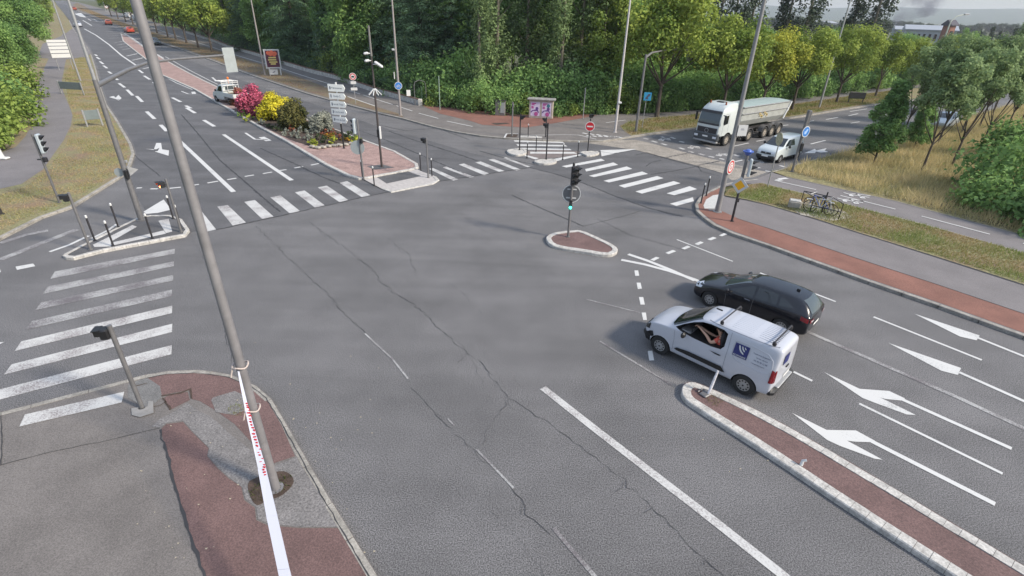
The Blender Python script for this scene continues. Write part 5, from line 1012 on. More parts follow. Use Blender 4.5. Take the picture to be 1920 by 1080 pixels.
for x in (-.28, -1.8):
    mb = MB(); mb.box((x, 0, 1.93), (.045, 1.3, .03), bev=.01)
    for s in (1, -1): mb.prism([(-.09, 0), (.09, 0), (.03, .16), (-.03, .16)], 'y', s*.60, s*.72) if False else mb.box((x, s*.62, 1.86), (.11, .06, .14), bev=.03)
    mb.build('roof_bar', M['dark'], t)
mirror(t, .62, .91, 1.12, M['black']); mirror(t, .62, -.91, 1.12, M['black'])
boxpart(t, 'aerial', (.1, 0, 1.90), (.2, .025, .05), M['black'], .01)
mb = MB(); mb.tube([(.55+.02*0, .42+.18*math.cos(a), 1.12+.18*math.sin(a)) for a in np.linspace(0, 2*PI, 21)], .016, 6); mb.build('steering_wheel', M['black'], t, True); boxpart(t, 'dashboard', (.72, .3, 1.09), (.4, .9, .14), M['metal'], .05); boxpart(t, 'seat', (-.42, .42, 1.12), (.16, .46, .8), M['seat'], .06)
# the driver: one continuous skinned body
def skin_body(name, verts, edges, radii, m, parent):
    me = bpy.data.meshes.new(name); me.from_pydata(verts, edges, []); o = bpy.data.objects.new(name, me); COL.objects.link(o)
    s = o.modifiers.new('s', 'SKIN'); s.use_smooth_shade = True; lay = me.skin_vertices[0].data
    for i, r in enumerate(radii): lay[i].radius = (r, r)
    lay[0].use_root = True; u = o.modifiers.new('u', 'SUBSURF'); u.levels = u.render_levels = 1
    bpy.context.view_layer.update(); dg = bpy.context.evaluated_depsgraph_get(); nm = bpy.data.meshes.new_from_object(o.evaluated_get(dg)); o.modifiers.clear(); o.data = nm; nm.materials.clear(); nm.materials.append(m)
    if parent is not None: o.parent = parent
    return o
mv = Matrix.Translation(t.location) @ Matrix.Rotation(YA, 4, 'Z')
pe = empty('person', mv @ Vector((-.28, .42, .72)), YA, 'driver in an orange shirt with an arm stretched to the wheel inside the white van', 'person')
V = [(0, 0, 0), (-.03, 0, .2), (-.02, 0, .42), (.0, 0, .54), (.03, 0, .60), (.06, 0, .72), (.07, 0, .80), (0, .17, .47), (.16, .25, .34), (.34, .20, .48), (.62, .12, .60), (.70, .10, .61), (0, -.17, .47), (.16, -.24, .3), (.42, -.14, .40), (.66, -.1, .5), (.72, -.08, .52), (.2, .1, .0), (.42, .12, .04), (.2, -.1, 0), (.42, -.12, .04)]
Eg = [(0, 1), (1, 2), (2, 3), (3, 4), (4, 5), (5, 6), (2, 7), (7, 8), (8, 9), (9, 10), (10, 11), (2, 12), (12, 13), (13, 14), (14, 15), (15, 16), (0, 17), (17, 18), (0, 19), (19, 20)]
Rr = [.15, .14, .15, .07, .06, .095, .075, .08, .06, .045, .033, .035, .08, .06, .045, .033, .035, .08, .07, .08, .07]
bodyo = skin_body('body', V, Eg, Rr, M['skin'], pe)
skin_body('shirt', [(0, 0, 0), (-.03, 0, .2), (-.02, 0, .43), (0, .17, .475), (.11, .23, .385), (0, -.17, .475), (.11, -.23, .37)], [(0, 1), (1, 2), (2, 3), (3, 4), (2, 5), (5, 6)], [.165, .155, .16, .095, .075, .095, .075], M['orange'], pe)
for hx, hy, hz in ((.70, .10, .61), (.72, -.08, .52)):
    fv = [(hx-.04, hy, hz)]; fe = []; fr = [.028]
    for q in range(5):
        oy = (-.034+.019*q) if q < 4 else -.045*(1 if hy > 0 else -1); L_ = (.05, .06, .056, .044, .03)[q]; n0 = len(fv); fv += [(hx+.03, hy+oy, hz+(.01 if q < 4 else 0)), (hx+.03+L_*.6, hy+oy, hz-.005), (hx+.035+L_*.7, hy+oy, hz-.035)]; fe += [(0, n0), (n0, n0+1), (n0+1, n0+2)]; fr += [.010, .009, .008]
    skin_body('hand', fv, fe, fr, M['skin'], pe)
hair = mat('dark_hair', (.03, .022, .018), .8); mb = MB(); mb.sphere((.035, 0, .775), .105, 14, 8, (1.05, .9, .78)); mb.build('hair', hair, pe, True)
mb = MB(); mb.sphere((.155, 0, .70), .018, 8, 5, (1, .8, 1.3)); mb.sphere((.145, .035, .735), .011, 8, 5); mb.sphere((.145, -.035, .735), .011, 8, 5); mb.sphere((.05, .092, .71), .02, 8, 5, (.8, .5, 1.3)); mb.sphere((.05, -.092, .71), .02, 8, 5, (.8, .5, 1.3)); mb.box((.148, 0, .66), (.01, .045, .01)); mb.build('face_features', mat('skin_darker', (.38, .2, .14), .6), pe, True)
# ---- black hatchback
def car(name, loc, yaw, ST, paint, label, cat='car', group=None, wins=None, wb=(1.35, -1.3), ws=None, hl=None, tl=None, r=.32, glass=None, wd=.78, rim=None, sub=2, detail=True):
    t = empty(name, loc, yaw, label, cat, group); cuts = [arch(x, s, r) for x in wb for s in (1, -1)]
    b = Body(t, ST, paint, cuts, sub=sub)
    for x in wb:
        for y in (wd, -wd): wheel(t, x, y, r, .21, rim, 10 if detail else 5)
    g = glass or M['glass']
    for poly in wins or []:
        for s in (1, -1): b.patch(poly, 'y', s, g, 'side_window', .006)
    return t, b
STH = [(2.17, .30, .55, .50, .52, .60, .40), (2.10, .22, .74, .62, .68, .70, .52), (1.9, .18, .86, .72, .78, .78, .62), (1.5, .18, .90, .82, .84, .90, .70), (1.1, .18, .90, .88, .86, .97, .74), (.95, .18, .90, .89, .86, 1.01, .74), (.5, .18, .90, .91, .865, 1.26, .66), (.1, .18, .90, .92, .87, 1.42, .58), (-.25, .18, .90, .93, .87, 1.46, .56),
       (-1.0, .18, .90, .95, .87, 1.45, .57), (-1.5, .18, .90, .97, .86, 1.42, .57), (-1.76, .20, .89, .98, .84, 1.33, .57), (-1.96, .22, .87, .97, .80, 1.13, .58), (-2.06, .26, .83, .92, .76, .99, .58), (-2.11, .36, .76, .86, .70, .93, .54)]
fl = P(1326, 573); pos = fl-dirv*1.35-left*.78
t, b = car('hatchback_car', pos, YA, STH, M['bodyb'], 'glossy black hatchback waiting beyond the white panel van', 'car',
 wins=[[(.74, .98), (.45, 1.14), (.1, 1.30), (-.12, 1.35), (-.14, 1.0)], [(-.22, 1.01), (-.2, 1.36), (-.75, 1.36), (-.90, 1.32), (-.95, 1.03)], [(-1.02, 1.04), (-.98, 1.31), (-1.25, 1.25), (-1.5, 1.10)]], glass=M['glass'])
b.patch([(-.70, 1.02), (.70, 1.02), (.52, 1.38), (-.52, 1.38)], 'x', 1, M['glassl'], 'windscreen', .008); b.patch([(-.56, 1.02), (.56, 1.02), (.44, 1.36), (-.44, 1.36)], 'x', -1, M['glassl'], 'rear_window', .008)
for s in (1, -1):
    b.patch([(1.78, .66), (2.04, .60), (2.10, .68), (1.85, .79), (1.72, .80)], 'y', s, M['headl'], 'headlight', .01); b.patch([(-1.80, .82), (-2.05, .76), (-2.05, .90), (-1.80, .97)], 'y', s, M['tail'], 'tail_light', .012)
    yy = sorted((s*.44, s*.74)); b.patch([(yy[0], .74), (yy[1], .74), (yy[1], .88), (yy[0], .88)], 'x', -1, M['tail'], 'tail_light', .012); b.patch([(yy[0]+.06, .79), (yy[1]-.06, .79), (yy[1]-.06, .84), (yy[0]+.06, .84)], 'x', -1, M['headl'], 'tail_reflector', .018)
    mirror(t, .72, s*.88, .95, M['bodyb'])
    b.patch([(-.08, .86), (.12, .86), (.12, .89), (-.08, .89)][:4], 'y', s, gapm, 'door_handle', .012); seamp(b, [(.80, .9), (.76, .3)], 'y', s, .01, m=M['metal']); seamp(b, [(-.18, .95), (-.18, .3)], 'y', s, .01, m=M['metal'])
t.scale = (.965, .965, .965); b.patch([(-.26, .50), (.26, .50), (.26, .60), (-.26, .60)], 'x', -1, M['plate'], 'number_plate', .012); b.patch([(-.4, .40), (.4, .40), (.4, .52), (-.4, .52)], 'x', 1, M['black'], 'grille', .01)
boxpart(t, 'aerial', (-1.3, 0, 1.47), (.12, .03, .08), M['black'], .01)
# ---- small white van in the right arm
YV = YB+PI; dv = Vector((math.cos(YV), math.sin(YV), 0)); lv = Vector((-dv.y, dv.x, 0)); pos = P(1459, 306)-dv*1.35-lv*.78
pos.z = 0
STV = [tuple([r[0], r[1], r[2], r[3], r[4], r[5], r[6]]) for r in ST]
t = empty('small_van', pos, YV, 'small white van with black front bumper, beside the tipper truck', 'van')
b = Body(t, STV, mat('white_van_paint', (.52, .56, .56), .3, coat=.5), [arch(x, s, .32) for x in (1.37, -1.35) for s in (1, -1)])
for x in (1.37, -1.35):
    for y in (.80, -.80): wheel(t, x, y, .32, .2)
b.patch([(-.74, 1.20), (.74, 1.20), (.60, 1.70), (-.60, 1.70)], 'x', 1, M['glass'], 'windscreen', .008)
for s in (1, -1): b.patch([(.9, 1.2), (.3, 1.62), (-.45, 1.66), (-.5, 1.2)], 'y', s, M['glass'], 'side_window', .008); b.patch([(1.0, .36), (.9, .42), (-.95, .42), (-.95, .32), (1.0, .32)], 'y', s, M['black'], 'sill_moulding', .015); mirror(t, .66, s*.91, 1.14, M['black'])
boxpart(t, 'front_bumper', (2.05, 0, .42), (.26, 1.55, .34), M['black'], .09); b.patch([(-.42, .66), (.42, .66), (.4, .80), (-.4, .80)], 'x', 1, M['black'], 'grille', .012)
for s in (1, -1): yy = sorted((s*.40, s*.64)); b.patch([(yy[0], .72), (yy[1], .70), (yy[1], .86), (yy[0], .82)], 'x', 1, M['headl'], 'headlight', .012)
t.scale = (.95, .95, .95); boxpart(t, 'number_plate', (2.19, 0, .52), (.02, .52, .12), M['plate'], .005); mb = MB(); mb.prism([(0, .1), (.06, 0), (0, -.1), (-.06, 0)], 'x', 2.08, 2.1) if False else mb.box((2.13, 0, .75), (.03, .1, .14), bev=.01); mb.build('badge', M['galv'], t); boxpart(t, 'rear_bumper', (-2.2, 0, .42), (.2, 1.6, .24), M['black'], .05)
for i, s_ in enumerate(('service', 'dépannage', '04 72 15')): text_mesh(s_, .13, M['ink'], 'side_lettering', t, Matrix.Translation((-1.35, .915-.02*(2-i), 1.45-.17*i)) @ Matrix(((-1, 0, 0, 0), (0, 0, 1, 0), (0, 1, 0, 0), (0, 0, 0, 1))), .012)
# ---- tipper truck
fl = P(1357.4, 273.5); pos = fl-lv*1.08; pos.z = 0
t = empty('tipper_truck', pos, YV, 'white articulated tipper truck with grey-green tarpaulin on the far lane', 'truck'); TW = mat('truck_white_paint', (.52, .55, .53), .35, coat=.4)
mb = MB()
cs = [(1.42, 1.0, 1.10, 1.20), (1.40, 1.45, 1.14, 1.20), (1.35, 1.95, 1.13, 1.18)]
def ring(x0, x1, w, z): return [(x1, -w, z), (x1, w, z), (x0+.08, w, z), (x0, w-.12, z), (x0, -w+.12, z), (x0+.08, -w, z)]
rows = [(1.43, 1.20, .95), (1.43, 1.22, 1.35), (1.42, 1.22, 1.75), (1.36, 1.20, 2.2), (1.20, 1.17, 2.85), (1.02, 1.13, 3.1), (.70, 1.05, 3.36), (.35, 1.0, 3.52), (.15, .9, 3.56)]
vs = []
for x, w, z in rows: vs += [(-.95, -w, z), (-.95, w, z), (x-.28, w, z), (x-.05, w-.14, z), (x, w*.5, z+.0), (x, -w*.5, z), (x-.05, -w+.14, z), (x-.28, -w, z)]
k = 8; fs = [[i*k+a, i*k+(a+1) % k, (i+1)*k+(a+1) % k, (i+1)*k+a] for i in range(len(rows)-1) for a in range(k)]+[list(range(7, -1, -1)), [(len(rows)-1)*k+a for a in range(k)]]
mb.add(vs, fs); cab = mb.build('cab', [TW, M['black']]); c1 = MB(); 
for s in (1, -1): c1.cyl((0, s*.75, .52), (0, s*1.5, .52), .66, n=26)
finalize(cab, [cutter(c1, M['black'])], 0); cab.parent = t; me = cab.data; tbv = Body.__new__(Body); tbv.t = t; tbv.bvh = BVHTree.FromPolygons([v.co for v in me.vertices], [list(p.vertices) for p in me.polygons])
tbv.patch([(-1.02, 1.95), (1.02, 1.95), (.98, 2.80), (-.98, 2.80)], 'x', 1, M['glassl'], 'windscreen', .015); tbv.patch([(-1.04, 2.78), (1.04, 2.78), (1.0, 2.95), (-1.0, 2.95)], 'x', 1, M['dark'], 'sun_visor', .06); tbv.patch([(-1.05, 1.80), (1.05, 1.80), (1.03, 1.96), (-1.03, 1.96)], 'x', 1, M['dark'], 'wiper_panel', .012)
for s in (1, -1): tbv.patch([(.95, 1.85), (.35, 1.95), (.3, 2.65), (.85, 2.6)], 'y', s, M['glass'], 'side_window', .012); seamp(tbv, [(1.0, 1.0), (1.0, 2.7), (.2, 2.75), (.2, 1.0)], 'y', s, .03)
tbv.patch([(-.95, 1.14), (.95, 1.14), (.98, 1.58), (-.98, 1.58)], 'x', 1, M['dark'], 'grille', .02); mb = MB(); mb.tube([(1.47, .17*math.cos(a), 1.32+.17*math.sin(a)) for a in np.linspace(0, 2*PI, 17)], .02, 6); 
mb.build('round_badge', M['galv'], t, True)
boxpart(t, 'bumper', (1.35, 0, .82), (.38, 2.42, .62), mat('dark_grey_bumper', (.06, .065, .07), .5), .08); boxpart(t, 'lower_apron', (1.38, 0, .42), (.3, 2.36, .18), M['galv'], .05)
for s in (1, -1): boxpart(t, 'headlight', (1.53, s*.92, .82), (.06, .38, .2), M['headl'], .03); mb = MB(); mb.box((1.2, s*1.42, 2.35), (.14, .2, .75), bev=.05); mb.cyl((1.15, s*1.15, 2.7), (1.2, s*1.4, 2.7), .03, n=6); mb.build('mirror', M['black'], t)
boxpart(t, 'number_plate', (1.54, 0, .85), (.02, .52, .12), M['plate'], .005); boxpart(t, 'roof_hatch', (.0, 0, 3.57), (.5, .7, .06), M['dark'], .02)
for s in (1, -1): mb = MB(); mb.cyl((.45, s*.75, 3.45), (.45, s*.75, 3.68), .08, .06, 8); mb.build('beacon', mat('beacon_dark_amber', (.25, .06, .02), .3), t)
boxpart(t, 'chassis', (-4.2, 0, .95), (9.5, .8, .28), M['dark'], .03)
for s in (1, -1):
    wheel(t, 0, s*1.05, .52, .32, M['rimd']); wheel(t, -3.6, s*.98, .52, .5, M['rimd'])
    for x in (-6.3, -7.6, -8.9): wheel(t, x, s*1.05, .52, .36, M['rimd'])
    mb = MB(); mb.cyl((-2.5, s*.95, .78), (-1.3, s*.95, .78), .34, n=16); mb.build('fuel_tank', M['galv'], t, True)
    for k2 in range(4): boxpart(t, 'tank_strap', (-2.4+.33*k2, s*.96, .78), (.06, .7, .72), M['dark'], .02)
    for x in (-3.6, -6.3, -7.6, -8.9):
        mb = MB(); v = []; n = 10
        for a in np.linspace(.15, PI-.15, n): v += [(x+.62*math.cos(a), s*.78, .55+.62*math.sin(a)), (x+.62*math.cos(a), s*1.25, .55+.62*math.sin(a)), (x+.65*math.cos(a), s*1.25, .55+.65*math.sin(a)), (x+.65*math.cos(a), s*.78, .55+.65*math.sin(a))]
        mb.add(v, [[4*i+q, 4*i+(q+1) % 4, 4*i+4+(q+1) % 4, 4*i+4+q] for i in range(n-1) for q in range(4)]+[[0, 1, 2, 3], [4*n-1, 4*n-2, 4*n-3, 4*n-4]]); mb.build('mudguard', M['metal'], t, True)
mb = MB(); secs = []
for x, dz, ww in ((-1.55, .35, .95), (-1.75, .0, 1.15), (-9.0, 0, 1.22), (-9.9, .55, 1.22)):
    secs.append([(x, yy*ww, zz) for yy, zz in ((-1.0, 3.12), (-1.0, 2.55), (-.99, 1.95+dz*.6), (-.72, 1.45+dz), (.72, 1.45+dz), (.99, 1.95+dz*.6), (1.0, 2.55), (1.0, 3.12))])
vs = sum(secs, []); fs = [[i*8+a, i*8+(a+1) % 8, (i+1)*8+(a+1) % 8, (i+1)*8+a] for i in range(3) for a in range(8)]+[list(range(8)), [24+a for a in range(7, -1, -1)]]
mb.add(vs, fs); mb.build('tipper_body', M['silver'], t)
for s in (1, -1):
    for zz in (3.12, 2.55): mb = MB(); mb.cyl((-1.7, s*1.24, zz), (-9.6, s*1.26, zz), .05, n=6); mb.build('body_rail', M['galv'], t)
    mb = MB(); mb.cyl((-9.0, s*1.26, 1.6), (-9.9, s*1.26, 3.1), .09, n=6); mb.build('rear_frame', M['white'], t)
    q = MB()
    for j, (cx, cz) in enumerate(((-4.6, 2.3), (-5.0, 2.1), (-5.4, 2.35), (-5.8, 2.2))): q.tube([(cx+.16*math.cos(a), s*(1.24 if cz > 2.2 else 1.2)+s*.02, cz+.13*math.sin(a)) for a in np.linspace(0, 4.6, 12)], .035, 5)
    q.build('yellow_lettering', mat('worn_yellow_lettering', (.5, .36, .12), .6), t)
mb = MB(); v = []
for x in np.linspace(-1.7, -9.85, 14):
    for yy, zz in ((-1.26, 3.12), (-.9, 3.2), (0, 3.25), (.9, 3.2), (1.26, 3.12)): v.append((x, yy, zz+.02*math.sin(x*6)*(abs(yy) < 1.2)))
mb.add(v, [[i*5+a, i*5+a+1, (i+1)*5+a+1, (i+1)*5+a] for i in range(13) for a in range(4)]); mb.build('tarpaulin', M['tarp'], t, True)
mb = MB(); mb.cyl((-3.2, -.1, 1.15), (-3.0, .9, 1.25), .14, n=8); mb.build('orange_hose', mat('orange_hose', (.6, .14, .05), .6), t)
boxpart(t, 'front_wall_ram', (-1.25, 0, 1.9), (.3, .4, 1.6), M['dark'], .04); t.scale = (.94, .94, .94); t.location = t.location-lv*-.05
# ---- white flatbed pickup on the median
a, b_ = P(420, 190, .13), P(445, 197, .13)
p = P(434, 192, .13); yw = YA+.12; t = empty('flatbed_pickup', p, yw, 'white flatbed pickup with ladder rack and orange beacon parked on the brick median', 'pickup truck')
STP = [(2.3, .4, .6, .7, .58, .8, .4), (2.22, .3, .82, .85, .74, .95, .6), (1.7, .28, .88, 1.0, .82, 1.1, .68), (1.35, .28, .89, 1.08, .84, 1.22, .72), (.9, .28, .89, 1.1, .84, 1.68, .66), (.6, .28, .89, 1.12, .84, 1.82, .64), (-.1, .28, .89, 1.12, .84, 1.84, .66), (-.35, .28, .89, 1.12, .84, 1.80, .66), (-.42, .4, .85, 1.1, .8, 1.7, .62)]
b = Body(t, STP, TW, [arch(1.4, s, .32) for s in (1, -1)], name='cab')
for s in (1, -1): b.patch([(.85, 1.18), (.55, 1.66), (0, 1.68), (-.2, 1.18)], 'y', s, M['glass'], 'side_window', .01); mirror(t, .8, s*.9, 1.2, M['black']); wheel(t, 1.4, s*.8, .32, .2); wheel(t, -1.45, s*.8, .32, .2)
b.patch([(-.55, 1.2), (.55, 1.2), (.5, 1.66), (-.5, 1.66)], 'x', -1, M['glassl'], 'rear_window', .012); b.patch([(-.68, 1.2), (.68, 1.2), (.58, 1.7), (-.58, 1.7)], 'x', 1, M['glass'], 'windscreen', .012)
boxpart(t, 'load_bed', (-1.55, 0, .72), (2.15, 1.8, .1), M['galv'], .02)
for s in (1, -1): boxpart(t, 'side_board', (-1.55, s*.9, .95), (2.15, .05, .4), TW, .02); boxpart(t, 'tail_light', (-2.66, s*.75, .62), (.06, .26, .14), M['tail'], .02)
boxpart(t, 'tailboard', (-2.63, 0, .95), (.05, 1.8, .38), TW, .02); boxpart(t, 'load', (-1.4, .0, .95), (1.4, 1.2, .3), mat('load_tan', (.35, .26, .16), .9, var=.3, scale=4), .08)
mb = MB()
for x in (-.5, ): 
    for y in (-.85, -.3, .3, .85): mb.cyl((x, y, .8), (x, y, 2.15), .03, n=6)
    for z in (1.3, 1.75, 2.0, 2.15): mb.cyl((x, -.88, z), (x, .88, z), .035, n=6)
for y in (-.8, .8): mb.cyl((-.5, y, 2.15), (.9, y, 2.1), .03, n=6)
for x in (.1, .5, .9): mb.cyl((x, -.82, 2.13), (x, .82, 2.13), .03, n=6)
mb.build('ladder_rack', M['white'], t); mb = MB(); mb.cyl((-.1, -.1, 1.86), (-.1, -.1, 2.35), .03, n=6); mb.sphere((-.1, -.1, 2.42), .11, 10, 6, (1, 1, 1.2)); mb.build('orange_beacon', mat('beacon_orange', (.75, .18, .02), .3), t)
# ---- distant cars on the left road
rdir = P(205, 45)-P(300, 110); YL = math.atan2(rdir.y, rdir.x)
def smallcar(px, yaw, paint, label, van=False, grp='distant cars on the left road', z0=0):
    S = ST if van else STH; t = empty('van' if van else 'car', P(px[0], px[1], z0), yaw, label, 'van' if van else 'car', grp); b = Body(t, S, paint, [], sub=1)
    for x in (1.35, -1.35):
        for y in (.8, -.8): wheel(t, x, y, .32, .2, spokes=5)
    if van: b.patch([(-.7, 1.2), (.7, 1.2), (.6, 1.7), (-.6, 1.7)], 'x', 1, M['glass'], 'windscreen', .01, cell=.3); wl_ = [[(.9, 1.2), (.3, 1.62), (-.45, 1.66), (-.5, 1.2)]]
    else: b.patch([(-.70, 1.02), (.70, 1.02), (.52, 1.38), (-.52, 1.38)], 'x', 1, M['glass'], 'windscreen', .01, cell=.3); b.patch([(-.56, 1.02), (.56, 1.02), (.44, 1.36), (-.44, 1.36)], 'x', -1, M['glass'], 'rear_window', .01, cell=.3); wl_ = [[(.74, .98), (.1, 1.30), (-.9, 1.34), (-1.4, 1.10), (-.9, 1.0)]]
    for w_ in wl_:
        for s in (1, -1): b.patch(w_, 'y', s, M['glass'], 'side_window', .01, cell=.3)
    for s in (1, -1): boxpart(t, 'tail_light', (-2.2, s*.62, .8), (.06, .25, .14), M['tail'], .02); boxpart(t, 'headlight', (2.12, s*.55, .62), (.06, .3, .12), M['headl'], .02)
    return t
smallcar((243, 61), YL+PI*0+.1, M['bodyr'], 'nearer orange-red car on the left road'); smallcar((204, 46), YL, mat('coral_car_paint', (.42, .10, .06), .3, coat=.5), 'second orange-red car further up the left road')
smallcar((147, 50), YL+PI, M['vanw'], 'white car coming down the left road'); smallcar((292, 84), YL+PI+.05, M['bodyg'], 'dark grey car on the left road behind the big lamp post')
smallcar((140, 19), YL, mat('brown_red_car', (.3, .07, .04), .4), 'farthest brownish red car at the road top')
smallcar((240, 33), YL+.5, M['white'], 'white van parked beyond the verge at the far left, left one', True, z0=.12); smallcar((254, 38), YL+.4, M['white'], 'white van parked beyond the verge at the far left, right one', True, z0=.12)
smallcar((1765, 238), YB+PI, mat('silver_car_paint', (.45, .5, .55), .3, coat=.5), 'pale car on the right road glimpsed between the thin trunks', grp=None)
p = P(203, 24, .12); t = empty('red_road_sign', p, 0, 'distant round red and white road sign at the verge', 'road sign', 'road signs'); mb = MB(); mb.cyl((0, 0, 0), (0, 0, 2.6), .05, n=6); mb.build('pole', M['galv'], t); round_sign(t, 2.3, yawCam(p), .6, M['redp'], M['white'])
# ------------------------------------------------------------------ PART5 vegetation
def leaf_mesh(name, pts, nrm, size, m, tint, asp=.62, jit=.6):
    """many small leaf-clump quads; pts,nrm (N,3), size (N,), tint (N,)"""
    N = len(pts); n = nrm+rng.normal(0, jit, (N, 3)); n /= np.linalg.norm(n, axis=1)[:, None]+1e-9
    r = rng.normal(0, 1, (N, 3)); u = np.cross(n, r); u /= np.linalg.norm(u, axis=1)[:, None]+1e-9; w = np.cross(n, u)
    s = size[:, None]*.5; bend = n*s*.35
    V = np.stack([pts-u*s, pts+w*s*asp-bend*0+bend, pts+u*s, pts-w*s*asp+bend], 1).reshape(-1, 3).astype(np.float32)
    me = bpy.data.meshes.new(name); me.vertices.add(4*N); me.vertices.foreach_set('co', V.ravel()); me.loops.add(4*N); me.loops.foreach_set('vertex_index', np.arange(4*N, dtype=np.int32))
    me.polygons.add(N); me.polygons.foreach_set('loop_start', np.arange(0, 4*N, 4, dtype=np.int32)); me.polygons.foreach_set('loop_total', np.full(N, 4, dtype=np.int32))
    a = me.attributes.new('tint', 'FLOAT', 'FACE'); a.data.foreach_set('value', np.clip(tint, 0, 1).astype(np.float32)); me.materials.append(m); me.update(); return me
def clumps(centres, radii, n_per, size, tvar=.25, flat=1.0, leaf_var=.35):
    P_, N_, S_, T_ = [], [], [], []
    for c, r in zip(centres, radii):
        k = max(8, int(n_per*(r**2))); d = rng.normal(0, 1, (k, 3)); d /= np.linalg.norm(d, axis=1)[:, None]; rad = r*(rng.random(k)**.4)*(1+rng.normal(0, .12, k))
        q = d*rad[:, None]*np.array([1, 1, flat]); P_.append(q+c); N_.append(d+np.array([0, 0, .5])); S_.append(size*(1+rng.uniform(-leaf_var, leaf_var, k))); T_.append(np.full(k, .5+rng.normal(0, tvar))+rng.normal(0, .16, k))
    return np.concatenate(P_), np.concatenate(N_), np.concatenate(S_), np.concatenate(T_)
def ell_centres(n, rx, ry, rz, cz, inner=.55, low=-1):
    out = []
    while len(out) < n:
        d = rng.normal(0, 1, 3); d /= np.linalg.norm(d)
        if d[2] < low: continue
        s = inner+(1-inner)*rng.random()**.6; out.append(np.array([d[0]*rx*s, d[1]*ry*s, cz+d[2]*rz*s]))
    return out
def trunk_mesh(h, r, limbs, top, m, lean=0, name='trunk'):
    mb = MB(); pts = [(0, 0, -.1), (.05*r, 0, .15*h), (lean*.3, .1*r, .5*h), (lean, 0, h)]; mb.tube(pts, [r*1.35, r, r*.85, r*.6], 9)
    for c in limbs: c = Vector(c); st_ = Vector((lean*.6, 0, h*random.uniform(.72, 1.0))); mid_ = st_.lerp(c, .5)+Vector((0, 0, -.1*top)); mb.tube([st_, mid_, c], [r*.5, r*.33, r*.1], 6)
    return mb
class Kind: pass
def make_tree(crown_me, tmb, bark, name='tree'):
    k = Kind(); o = tmb.build('trunk', bark, None, True); k.trunk = o.data; bpy.data.objects.remove(o); k.crown = crown_me; k.name = name; return k
LM = {}
LM['plane'] = leaf_mat('plane_foliage', (.13, .20, .035), (.38, .45, .09), .35)
LM['cedar'] = leaf_mat('cedar_foliage', (.07, .13, .075), (.20, .31, .16), .3)
LM['wood'] = leaf_mat('wood_foliage', (.10, .20, .06), (.33, .49, .15), .45)
LM['poplar'] = leaf_mat('poplar_foliage', (.10, .155, .065), (.25, .34, .14), .35)
LM['dark'] = leaf_mat('dark_poplar_foliage', (.035, .055, .035), (.09, .12, .07), .15)
LM['bush'] = leaf_mat('bush_foliage', (.10, .19, .06), (.29, .45, .14), .4)
LM['light'] = leaf_mat('light_foliage', (.12, .19, .04), (.34, .43, .10), .35)
LM['copse'] = leaf_mat('copse_foliage', (.13, .19, .08), (.30, .40, .18), .42)
def k_plane(seed, h=10.5, R=4.6, m='plane', trunk_h=3.4, dens=520, leaf=.30, nc=46, tr=.19):
    global rng; rng = np.random.default_rng(seed); random.seed(seed); cz = trunk_h+(h-trunk_h)*.52; rz = (h-trunk_h)*.5
    cs = ell_centres(nc, R*.82, R*.82, rz*.85, cz, .35, -.75); rs = [rng.uniform(.75, 1.45)*R/4.6 for _ in cs]
    p, n, s, t = clumps(cs, rs, dens/ (R/4.6)**2 * .36, leaf); me = leaf_mesh('crown', p, n, s, LM[m], t)
    lim = [c for c in cs if c[2] < cz+rz*.3][:9]; return make_tree(me, trunk_mesh(trunk_h, tr, lim, 1.5, M['bark']), M['bark'])
def k_cedar(seed, h=19, R=5.5, m='cedar'):
    global rng; rng = np.random.default_rng(seed); random.seed(seed); P_, N_, S_, T_ = [], [], [], []; mb = MB(); mb.tube([(0, 0, 0), (.1, 0, h*.5), (0, 0, h)], [.38, .24, .04], 8)
    z = 1.0
    while z < h*.98:
        f = z/h; Rr = R*(1-f)**.75*(1 if f > .12 else .75)+.35; nb = int(6+5*(1-f)); a0 = rng.random()*6.28
        for b in range(nb):
            a = a0+b*2*PI/nb+rng.normal(0, .25); L = Rr*rng.uniform(.6, 1.12); k = int(70*L/3)+22; u = rng.random(k)**.6
            dirn = np.array([math.cos(a), math.sin(a)]); x = dirn[0]*L*u; y = dirn[1]*L*u; wd = (.16+.26*u*(1-u)*2.2)*L*.5
            lat = rng.normal(0, 1, k)*wd; zz = z+.35*L*u*.3-.42*L*(u**2)*.75+rng.normal(0, .1, k)-np.abs(lat)*.15
            P_.append(np.stack([x-dirn[1]*lat, y+dirn[0]*lat, zz], 1)); N_.append(np.tile([dirn[0]*.25, dirn[1]*.25, 1.0], (k, 1))); S_.append(rng.uniform(.22, .46, k)); T_.append(np.full(k, rng.uniform(.1, .6))+.35*u+rng.normal(0, .14, k))
            if b % 2 == 0: mb.tube([(0, 0, z), (dirn[0]*L*.8, dirn[1]*L*.8, z-.05*L)], [.06, .015], 4)
        z += rng.uniform(.5, .85)*(1 if f < .7 else .7)
    me = leaf_mesh('crown', np.concatenate(P_), np.concatenate(N_), np.concatenate(S_), LM[m], np.concatenate(T_), .38, .3); return make_tree(me, mb, M['bark'])
